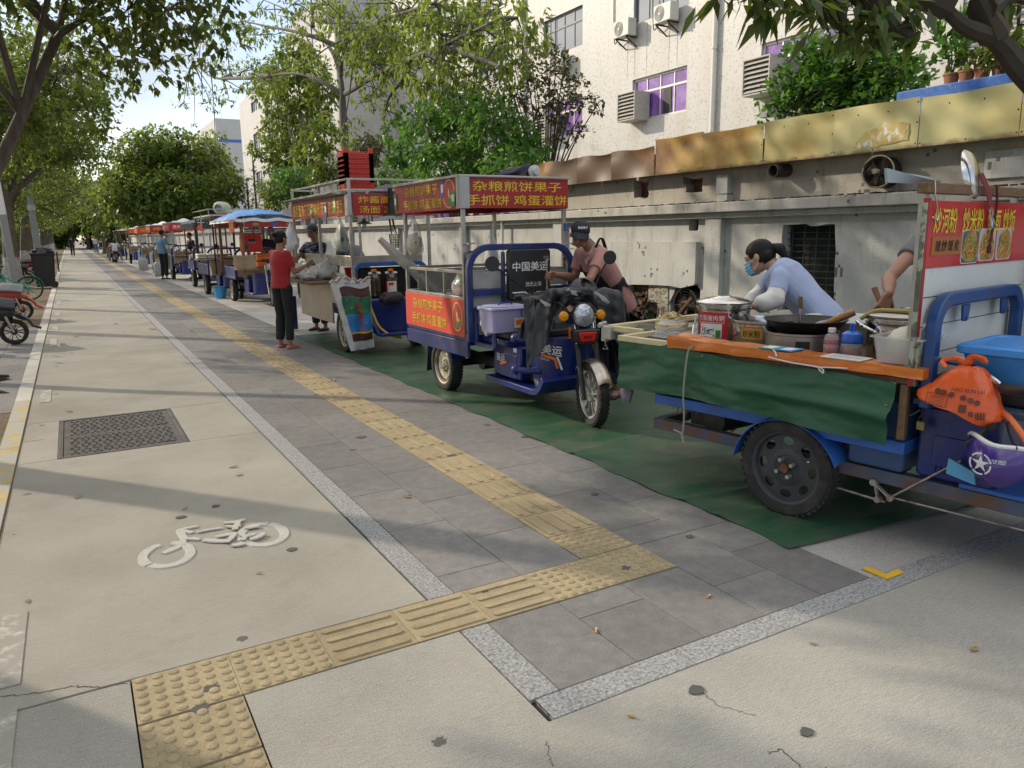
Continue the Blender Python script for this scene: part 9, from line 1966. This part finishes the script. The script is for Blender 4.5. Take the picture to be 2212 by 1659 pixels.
def stall(name,label,x0,y0,signs,roofm,body,zs=1.72,hs=.26,posts_m=None,tank=None,box=None,front=True):
 o=trike(name,label,x0,y0,1.05,1.5,detail=0,front=front); posts(o,((x0+.02,y0-.6),(x0+1.03,y0-.6),(x0+.02,y0+1.5),(x0+1.03,y0+1.5)),.6,zs+hs,posts_m or M_steel,.02)
 m=MB(); m.box(x0-.05,x0+1.1,y0-.66,y0+1.6,zs+hs,zs+hs+.03); m.sheet(lambda u,v:(x0+.1+.8*u,y0+1.0*v,zs+hs+.035+.11*math.sin(math.pi*u)*math.sin(math.pi*v)*(1+.5*math.sin(u*9+v*4))),10,10); m.build('roof',roofm,o,fix=False)
 for (s,where,bg,tx) in signs:
  if where=='front': sign(o,'front_sign',face((x0+.525,y0-.67,zs+hs/2),NY),1.12,hs,[(s,0,0,hs*.52,.95)],bg,tx,.03)
  else: sign(o,'side_sign',face((x0-.055,y0+.45,zs+hs/2),NX),2.1,hs,[(s,0,0,hs*.55,1.8)],bg,tx,.03)
 m=MB(); m.box(x0-.03,x0+1.08,y0-.1,y0+1.45,.84,.87); m.build('worktop',M_steel,o); m=MB(); m.box(x0-.025,x0-.01,y0+.0,y0+1.4,.36,.838); m.build('side_panel',body,o,smooth=0)
 m=MB()
 for k in range(3): m.lathe([(0,0),(.12,0),(.13,.16),(.135,.165),(.11,.19),(0,.2)],(x0+.25+.3*k,y0+.3+.2*(k%2),.871),n=16)
 m.build('pots',M_shiny,o); return o
M_wr=mat('red_white_sign',(.50,.02,.03),.4,var=.08)
stall('red_sign_cart','cart with a red sign in white letters beside the man in the blue shirt',3.1,29.6,(('贵州特色手工粉','front',M_wr,M_wht),('热卤 小吃','side',M_wr,M_wht)),mat('pale_roof_sheet',(.5,.52,.47),.5),M_steel)
stall('orange_sign_cart','cart with a red sign in orange letters and a grey gas bottle standing beside it',3.0,35.5,(('炒粉 炒面 炒饭','front',M_red,M_yel),('螺蛳粉 炒粉','side',M_red,M_yel)),M_bagw,M_steel)
stall('blue_tarp_cart','cart with a bundled navy tarpaulin on its roof and red front sign',3.0,42.0,(('烧烤 炸串','front',M_redb,M_yel),('烤面筋 烤肠','side',M_redb,M_yel)),mat('navy_cloth',(.022,.024,.05),.75),M_lblue)
stall('yellow_letter_cart','far cart with a red and yellow sign before the scooter rider',3.0,50.0,(('凉皮 肉夹馍','front',M_redb,M_yel),),M_bagw,M_steel)
stall('brown_roof_cart','farthest cart in the row, under a brown roof with dark shade inside',2.9,62.0,(('小吃','front',mat('brown_sign',(.12,.05,.03),.6),M_yel),),mat('pale_roof_sheet',(.5,.52,.47),.5),M_wood)
for i,(x,y,l) in enumerate(((2.93,33.0,'grey gas bottle standing by the kerb behind the blue shirted man'),(2.95,39.5,'grey gas bottle standing between two far carts'),(2.95,41.0,'second grey gas bottle between the far carts, further away'))):
 o=thing('gas_bottle',l,'gas cylinder',(x,y,0)); m=MB(); m.lathe([(0,0),(.14,0),(.155,.03),(.155,.46),(.13,.53),(.06,.57),(.0,.57)],(x,y,0),n=20); m.build('shell',mat('grey_enamel',(.30,.32,.31),.5,var=.1),o); m=MB(); m.lathe([(.08,.56),(.085,.66),(.075,.66),(.07,.56)],(x,y,0),n=14); m.build('collar',mat('grey_enamel',(.30,.32,.31),.5),o)
# ================================================================== PEOPLE FURTHER OFF
def stand(label,x,y,H,yaw,shirt,trou,skin=None,shoe=None,lean=0.,armL=(.10,.05,-.36),armR=(.10,.05,-.36),fore=.22,voxel=.011,sleeve=.6,hair=hair_short,step=.0,headdir=None,face_=False,longs=None,base_z=0.,shw=1.06,**k):
 S=H/1.70; f=Vector((math.sin(yaw),math.cos(yaw),0)); r=Vector((f.y,-f.x,0)); b=Vector((x,y,base_z)); U=Vector((0,0,1))
 P=lambda rx,fy,z: b+r*rx*S+f*fy*S+U*z*S
 l=lean; pel=P(0,-.02,.93); ch=P(0,.0+l*.35,1.27-.10*l); nk=P(0,.01+l*.55,1.43-.2*l); hd=P(0,.04+l*.72,1.59-.28*l)
 J=dict(head=hd,f=(headdir or (f+U*-.08)).normalized(),neck=nk,chest=ch,waist=P(0,-.01+l*.1,1.07),pelvis=pel,shL=P(-.165*shw,l*.5,1.375-.18*l),shR=P(.165*shw,l*.5,1.375-.18*l),hipL=P(-.09,0,.88),hipR=P(.09,0,.88),
  knL=P(-.095,.02+step,.49),knR=P(.095,.02-step,.49),anL=P(-.10,-.02+step*1.5,.075),anR=P(.10,-.02-step*1.2,.075),ff=f)
 for s,a,sg in (('L',armL,-1),('R',armR,1)):
  sh=J['sh'+s];
  if len(a)==3: el=sh+(r*sg*a[0]*.5+f*a[1]*.7+U*-.29)*S; wr=el+(r*sg*-.02+f*(.06+a[1])+U*-.24)*S
  else: el=sh+(r*sg*a[0]+f*a[1]+U*a[2])*S; wr=el+(r*sg*a[3]+f*a[4]+U*a[5])*S
  J['el'+s]=el; J['wr'+s]=wr
 return figure('person',label,J,skin or M_skin,S,voxel,shirt=shirt,trou=trou,shoe=shoe or M_black,sleeve=sleeve,hairf=hair,face=face_,base=(x,y),longs=longs,hemz=.35,**k)
M_redtee=mat('red_tee',(.36,.012,.018),.8,var=.08,scale=6,sheen=.2)
stand('customer in a red tee with her hair in a bun at the side table',2.42,10.45,1.56,R(62),M_redtee,M_blkcloth,M_skin,mat('pink_slippers',(.55,.17,.17),.6),armL=(.04,.10,-.25,.0,.24,.10),armR=(.04,.08,-.26,-.02,.25,.08),voxel=.0075,hair=lambda o,P,B,S:hair_bun(o,P,B,S,True),face_=True,shw=.9,sw=.93,sleeve=.72)
cm=bpy.data.materials.new('camouflage_tee'); cm.use_nodes=True
def _camo(m):
 nt=m.node_tree; L=nt.links.new; b=nt.nodes['Principled BSDF']; b.inputs['Roughness'].default_value=.85; ge=_n(nt,'ShaderNodeNewGeometry'); mp=_n(nt,'ShaderNodeMapping'); mp.inputs['Scale'].default_value=(1,1,2.6); L(ge.outputs['Position'],mp.inputs[0]); n=_n(nt,'ShaderNodeTexNoise'); n.inputs['Scale'].default_value=11; n.inputs['Detail'].default_value=2; L(mp.outputs[0],n.inputs['Vector'])
 r=_n(nt,'ShaderNodeValToRGB'); r.color_ramp.interpolation='CONSTANT'; e=r.color_ramp.elements; e[0].position=0; e[0].color=(.012,.016,.03,1); e[1].position=.62; e[1].color=(.30,.33,.38,1)
 for p,c in ((.44,(.05,.065,.10)),(.53,(.12,.14,.18))): k=e.new(p); k.color=(*c,1)
 L(n.outputs['Fac'],r.inputs[0]); L(r.outputs[0],b.inputs['Base Color'])
_camo(cm)
_o,_P,_B,_V=stand('older man in a grey cap and blue camouflage tee smiling behind the noodle bags',3.36,12.1,1.66,R(-120),cm,M_blkcloth,M_skin,armL=(.03,.12,-.24,.0,.22,.05),armR=(.10,.14,-.20,.05,.24,.02),voxel=.009,face_=True,headdir=Vector((-.75,-.62,-.1)))
cap_hat(_o,_P,_B,1.66/1.7,mat('slate_cap',(.06,.065,.085),.85),.06,.0)
stand('man in a grey tee with his back turned, leaning over behind the soup cart',4.05,12.0,1.70,R(-20),mat('grey_tee_cloth',(.13,.13,.14),.85,var=.08),M_blkcloth,M_skin,lean=.55,voxel=.011)
stand('seller in a black tee with folded arms behind the red insulated box',4.15,18.6,1.70,R(-150),M_blkcloth,M_blkcloth,M_skin,armL=(.05,.10,-.24,-.18,.16,.06),armR=(.05,.10,-.24,-.18,.16,.06),voxel=.013)
stand('man in a blue shirt and black trousers with white arm covers standing by the kerb',2.92,30.6,1.76,R(55),mat('denim_blue_shirt',(.14,.24,.33),.85,var=.08),M_blkcloth,M_skin,armL=(.05,.0,-.29,.02,.10,-.22),armR=(.05,.02,-.29,.0,.14,-.22),voxel=.016,longs=(mat('white_arm_cover',(.50,.50,.50),.8),'LR'))
stand('man in black walking away down the middle of the lane',.22,76,1.72,R(3),M_blkcloth,M_blkcloth,M_skin,voxel=.02,step=.12)
stand('person in dark clothes standing in front of the brown roofed cart',2.5,66,1.66,R(70),M_blkcloth,mat('khaki_trousers',(.16,.13,.08),.85),M_skin,voxel=.022)
stand('distant person in a white shirt and blue trousers near the road sign',2.4,92,1.7,R(170),mat('white_shirt',(.55,.55,.53),.85),mat('blue_trousers',(.05,.12,.30),.85),M_skin,voxel=.024)
stand('seller in a white cap and dark tee in the red sign cart',3.9,30.6,1.66,R(-110),M_blkcloth,M_blkcloth,M_skin,voxel=.02)
def scooter(name,label,loc,rz,body,seat,wr=.20,fenderm=None,cargo=None,sc_=1.):
 o=thing(name,label,'scooter',loc,rz); T=Matrix.Translation(loc)@Matrix.Rotation(rz,4,'Z')@Matrix.Scale(sc_,4)
 V=lambda x,y,z: T@Vector((x,y,z))
 for y in (0,1.12): wheel(o,V(0,y,wr),wr*sc_,.115*sc_,T.to_3x3()@Vector((-1,0,0)),'spoke6',M_black,tread=False)
 m=MB(); m.tube(bez([V(0,-.02,.45),V(0,.25,.48),V(0,.42,.40),V(0,.50,.28),V(0,.80,.26),V(0,.90,.36),V(0,.98,.78)],5),[.10,.12,.13,.13,.13,.14,.14,.14,.14,.14,.13,.13,.12,.11,.11,.10,.10,.10,.10,.09,.09,.09,.09,.09,.09,.08,.07,.07,.06,.06,.05][:31],10); m.build('body',body,o,smooth=60)
 m=MB(); m.sheet(lambda u,v:tuple(V((v-.5)*.26,-.05+.62*u,.60+.05*math.sin(u*3.0)-.10*(2*v-1)**2-.02*u)),14,8,0,.06); m.build('seat',seat,o,fix=False,bevel=.01)
 m=MB(); m.sheet(lambda u,v:tuple(V((v-.5)*.17,-(wr+.05)*math.cos(R(-8+125*u))-(.10*(1-u*5) if u<.2 else 0),wr+(wr+.05+.03*math.sin(math.pi*v))*math.sin(R(-8+125*u))+(.05*(1-u*5) if u<.2 else 0))),20,6,0,.03); m.build('rear_mudguard',fenderm or body,o,fix=False)
 m=MB(); m.sheet(lambda u,v:tuple(V((v-.5)*.13,1.12-(wr+.04)*math.cos(R(20+130*u)),wr+(wr+.04)*math.sin(R(20+130*u)))),14,4,0,.005); m.build('front_mudguard',body,o,fix=False)
 m=MB(); m.sheet(lambda u,v:tuple(V((u-.5)*.44*(1-.3*v*v),.98+.06*math.cos((u-.5)*3)-.05*v,.30+.52*v)),12,8,0,.012); m.build('leg_shield',body,o,fix=False)
 m=MB(); m.tube(bez([V(-.32,.86,.98),V(-.1,.97,.95),V(.1,.97,.95),V(.32,.86,.98)],4),.014,8); m.cyl(V(0,1.05,.5),V(0,.96,.97),.03*sc_); m.build('handlebar',M_black,o)
 for s in (-1,1):
  m=MB(); m.cyl(V(s*.06,1.12,wr),V(s*.06,1.02,.55),.016*sc_,n=8); m.build('fork_leg',M_black,o)
  m=MB(); m.cyl(V(s*.09,0,wr),V(s*.10,.10,.48),.022*sc_,n=10); m.build('shock_absorber',M_shiny,o)
  m=MB(); m.tube([V(s*.25,.90,.98),V(s*.30,.9,1.12)],.006,5); m.lathe([(0,-.01),(.045,-.006),(.05,.006),(0,.008)],V(s*.31,.9,1.15),T.to_3x3()@Vector((0,-1,.1)),14); m.build('mirror',M_black,o)
 m=MB(); m.prism(rrect(.15,.05,.015,3),.02,Matrix(T)@face((0,-.12,.50),(0,-1,.2))); m.build('tail_lamp',M_lred,o); m=MB(); m.prism(rrect(.17,.10,.01,2),.004,Matrix(T)@face((0,-.17,.36),(0,-1,.2))); m.build('plate',M_wht,o)
 m=MB(); m.cyl(V(.0,.42,.25),V(-.16,.46,.02),.012*sc_,n=6); m.build('stand',M_blackm,o)
 return o,V
scooter('ridden_scooter','dark scooter carrying a long haired rider at the edge of the tactile strip',(2.45,54,0),R(5),M_black,M_black)
def hair_long(o,P,B,S):
 m=MB(); m.ell(P(0,-.016,.040),(.082*S,.098*S,.085*S),18,0,B); prim_cap(m,P(0,-.05,0),P(0,-.09,-.26),.08*S,.06*S); organic('hair',m,.014,M_hair,o,2)
S_=.95; b=Vector((2.45,54,0))
J=dict(head=b+Vector((.06,.30,1.36)),f=Vector((.25,.95,-.1)),neck=b+Vector((.02,.24,1.19)),chest=b+Vector((0,.22,1.05)),waist=b+Vector((0,.18,.86)),pelvis=b+Vector((0,.18,.74)),shL=b+Vector((-.19,.24,1.14)),shR=b+Vector((.19,.24,1.14)),elL=b+Vector((-.27,.45,.98)),elR=b+Vector((.27,.45,.98)),wrL=b+Vector((-.30,.80,1.0)),wrR=b+Vector((.30,.80,1.0)),
 hipL=b+Vector((-.10,.2,.70)),hipR=b+Vector((.10,.2,.70)),knL=b+Vector((-.28,.42,.52)),knR=b+Vector((.28,.42,.52)),anL=b+Vector((-.36,.30,.08)),anR=b+Vector((.38,.30,.08)),ff=Vector((0,1,0)))
figure('person','long haired rider in a white top and grey trousers sitting astride the dark scooter',J,M_skin2,.95,.018,shirt=mat('white_top',(.55,.54,.56),.85),trou=mat('grey_trousers',(.17,.165,.16),.85),shoe=M_wht,sleeve=1.9,hairf=hair_long,face=False,base=(2.45,54))
# ================================================================== LEFT SIDE: bikes, bin, poles, sign
scooter('yellow_scooter','black scooter with yellow side panels and grey seat, nearest bike at the left',(-.83,13.15,0),R(93),mat('scooter_black',(.02,.02,.022),.35,var=.2),mat('dark_grey_seat',(.06,.06,.065),.6,var=.15),.185,mat('scooter_black',(.02,.02,.022),.35))
m=MB(); M_ysp=mat('yellow_panel',(.60,.36,.01),.3,var=.08)
ys_=bpy.data.objects['yellow_scooter']; m.sheet(lambda u,v:(-1.02-.42*u,13.0+.0*v-.0,.42+.26*v-.12*u*v),8,6,0,.02); m.build('side_panel',M_ysp,ys_,fix=False)
scooter('red_scooter','faded red scooter with a silver grey seat, second bike from the left edge',(-.90,17.2,0),R(88),mat('faded_red_body',(.42,.045,.03),.4,var=.15,scale=6),mat('silver_grey_seat',(.30,.31,.33),.5,var=.15),.18)
gb=thing('green_bicycle','mint green shared bicycle with a black saddle parked across the kerb','bicycle',(-.95,22.8,0))
M_mint=mat('mint_green_paint',(.02,.33,.22),.35,var=.08); r_=.29; bx0,by=-.98,22.75
def W(x,z,dy=0.): return Vector((bx0+x,by+dy,z))
for x in (0,-1.02):
 m=MB(); m.tube([W(x+r_*.97*math.cos(a*.2),r_+r_*.97*math.sin(a*.2)) for a in range(32)],.018,8,closed=True); m.build('tyre',M_tyre,gb); m=MB(); m.tube([W(x+r_*.90*math.cos(a*.2),r_+r_*.90*math.sin(a*.2)) for a in range(32)],.011,6,closed=True); m.build('rim',M_mint,gb)
 m=MB()
 for k in range(5): a=k*1.2566+.4; m.cyl(W(x,r_),W(x+r_*.9*math.cos(a),r_+r_*.9*math.sin(a)),.009,n=6)
 m.cyl(W(x,r_,-.05),W(x,r_,.05),.035,n=12); m.build('spokes',M_mint,gb)
 m=MB(); m.sheet(lambda u,v:tuple(W(x-(r_+.035)*math.cos(R((-15 if x==0 else 25)+(170 if x==0 else 120)*u))*-1 if x==0 else x-(r_+.035)*math.cos(R(25+120*u)),r_+(r_+.035)*math.sin(R((-15 if x==0 else 25)+(170 if x==0 else 120)*u)),(v-.5)*.07)),16,3,0,.004); m.build('mudguard',M_mint,gb,fix=False)
m=MB(); bb2=W(-.44,.29); st=W(-.56,.70); hdt=W(-.92,.78)
for p,q in ((bb2,st),(bb2,W(0,r_,.04)),(bb2,W(0,r_,-.04)),(st.lerp(bb2,.25),W(0,r_,.04)),(st.lerp(bb2,.25),W(0,r_,-.04)),(bb2,hdt),(st.lerp(bb2,.5),hdt.lerp(bb2,.08)),(hdt,W(-1.02,r_,.05)),(hdt,W(-1.02,r_,-.05))): m.cyl(p,q,.020,n=10)
m.build('frame',M_mint,gb)
m=MB(); m.cyl(st,W(-.585,.83),.014); m.ell(W(-.60,.85),(.13,.075,.035),14); m.build('saddle',M_black,gb)
m=MB(); m.tube(bez([W(-.82,.98,-.27),W(-.93,1.0,-.1),W(-.93,1.0,.1),W(-.82,.98,.27)],4),.012,8); m.cyl(hdt,W(-.94,1.0),.014); m.build('handlebar',M_black,gb)
m=MB(); m.cyl(bb2-Vector((0,.02,0)),bb2+Vector((0,.02,0)),.085,n=20); m.cyl(bb2,bb2+Vector((.12,-.07,-.08)),.010); m.build('crank',M_blackm,gb)
bn_=thing('dustbin','tall black wheeled dustbin with its lid hanging open beside the lane','dustbin',(-.72,28.0,0))
m=MB(); P=lambda w_,d_,z:[Vector((-.75+x,28.0+y,z)) for x,y in rrect(w_,d_,.05,4)]
m.ring([P(.50,.46,.05),P(.62,.58,1.02),P(.67,.63,1.03),P(.67,.63,1.08),P(.60,.56,1.08),P(.56,.52,.9)]); m.build('tub',M_black,bn_,bevel=.008)
m=MB(); m.cbox((-.36,28.0,.80),(.035,.58,.62),0,None,0.);
bl_=m.build('lid',M_black,bn_,bevel=.01)
for s in (-.24,.24): m=MB(); m.cyl((-.52,28.0+s-.03,.10),(-.52,28.0+s+.03,.10),.10,n=18); m.build('wheel',M_tyre,bn_)
m=crumple((-.75,28.0,1.12),(.28,.25,.12),4,.3,20); tag(m.build('rubbish_bag',mat('black_bin_liner',(.02,.02,.021),.3,var=.2,bump=.5,bscale=9),smooth=60),'shiny black bag of rubbish bulging out of the top of the dustbin','rubbish bag')
c0=gy(86,560,34); o=thing('lamp_pole','tall grey street lamp pole with a pale band behind the dustbin','lamp post',(c0.x,34,0)); m=MB(); m.cyl((c0.x,34,0),(c0.x-.15,34,8.5),.13,.07,14); m.build('pole',mat('grey_pole_paint',(.26,.27,.27),.55,var=.08),o); m=MB(); m.cyl((c0.x-.045,34,2.55),(c0.x-.05,34,2.75),.134,n=14); m.build('band',M_refl,o); m=MB(); m.tube([(c0.x-.15,34,8.4),(c0.x-.8,34,8.8),(c0.x-1.8,34,8.9)],.04,8); m.box(c0.x-2.4,c0.x-1.75,33.85,34.15,8.83,8.93); m.build('arm',mat('grey_pole_paint',(.26,.27,.27),.55),o)
c0=gy(34,602,26.5); o=thing('sign_post','short thick grey and white post between the trunks left of the dustbin','post',(c0.x,26.5,0)); m=MB(); m.cyl((c0.x,26.5,0),(c0.x-.1,26.5,2.2),.10,n=14); m.build('post',mat('grey_pole_paint',(.26,.27,.27),.55),o); m=MB(); m.cyl((c0.x-.1,26.5,2.2),(c0.x-.14,26.5,3.1),.10,n=14); m.build('white_top',M_white,o)
c1=gy(225,462,88); o=thing('road_sign','far off road sign board with a blue heading over rows of grey lines','road sign',(c1.x,88,0)); m=MB(); m.box(c1.x-1.1,c1.x+1.1,88,88.06,c1.z-.95,c1.z+.55); m.build('board',mat('grey_green_board',(.24,.26,.24),.5),o,smooth=0); m=MB(); m.box(c1.x-1.1,c1.x+1.1,88,88.07,c1.z+.551,c1.z+.95); m.build('heading',M_pblue,o,smooth=0)
m=MB()
for k in range(4): m.box(c1.x-1.05,c1.x+1.05,87.985,87.999,c1.z-.85+.33*k,c1.z-.66+.33*k)
m.build('rows',mat('pale_grey_rows',(.40,.41,.39),.5),o,smooth=0)
m=MB(); m.cyl((c1.x-.9,88.1,0),(c1.x-.9,88.1,c1.z),.05); m.cyl((c1.x+.9,88.1,0),(c1.x+.9,88.1,c1.z),.05); m.build('posts',M_steel,o)
for i,(x,y,b_) in enumerate(((-1.35,31,M_black),(-1.3,38,mat('faded_red_body',(.42,.045,.03),.4)),(-1.25,48,M_black),(-1.3,58,M_alloy))):
 scooter('parked_scooter',('dark scooter parked under the trees just past the dustbin','red scooter parked under the trees past the lamp pole','third dark scooter parked under the far trees','silver scooter parked under the farthest trees')[i],(x,y,0),R(90),b_,M_black,.19)
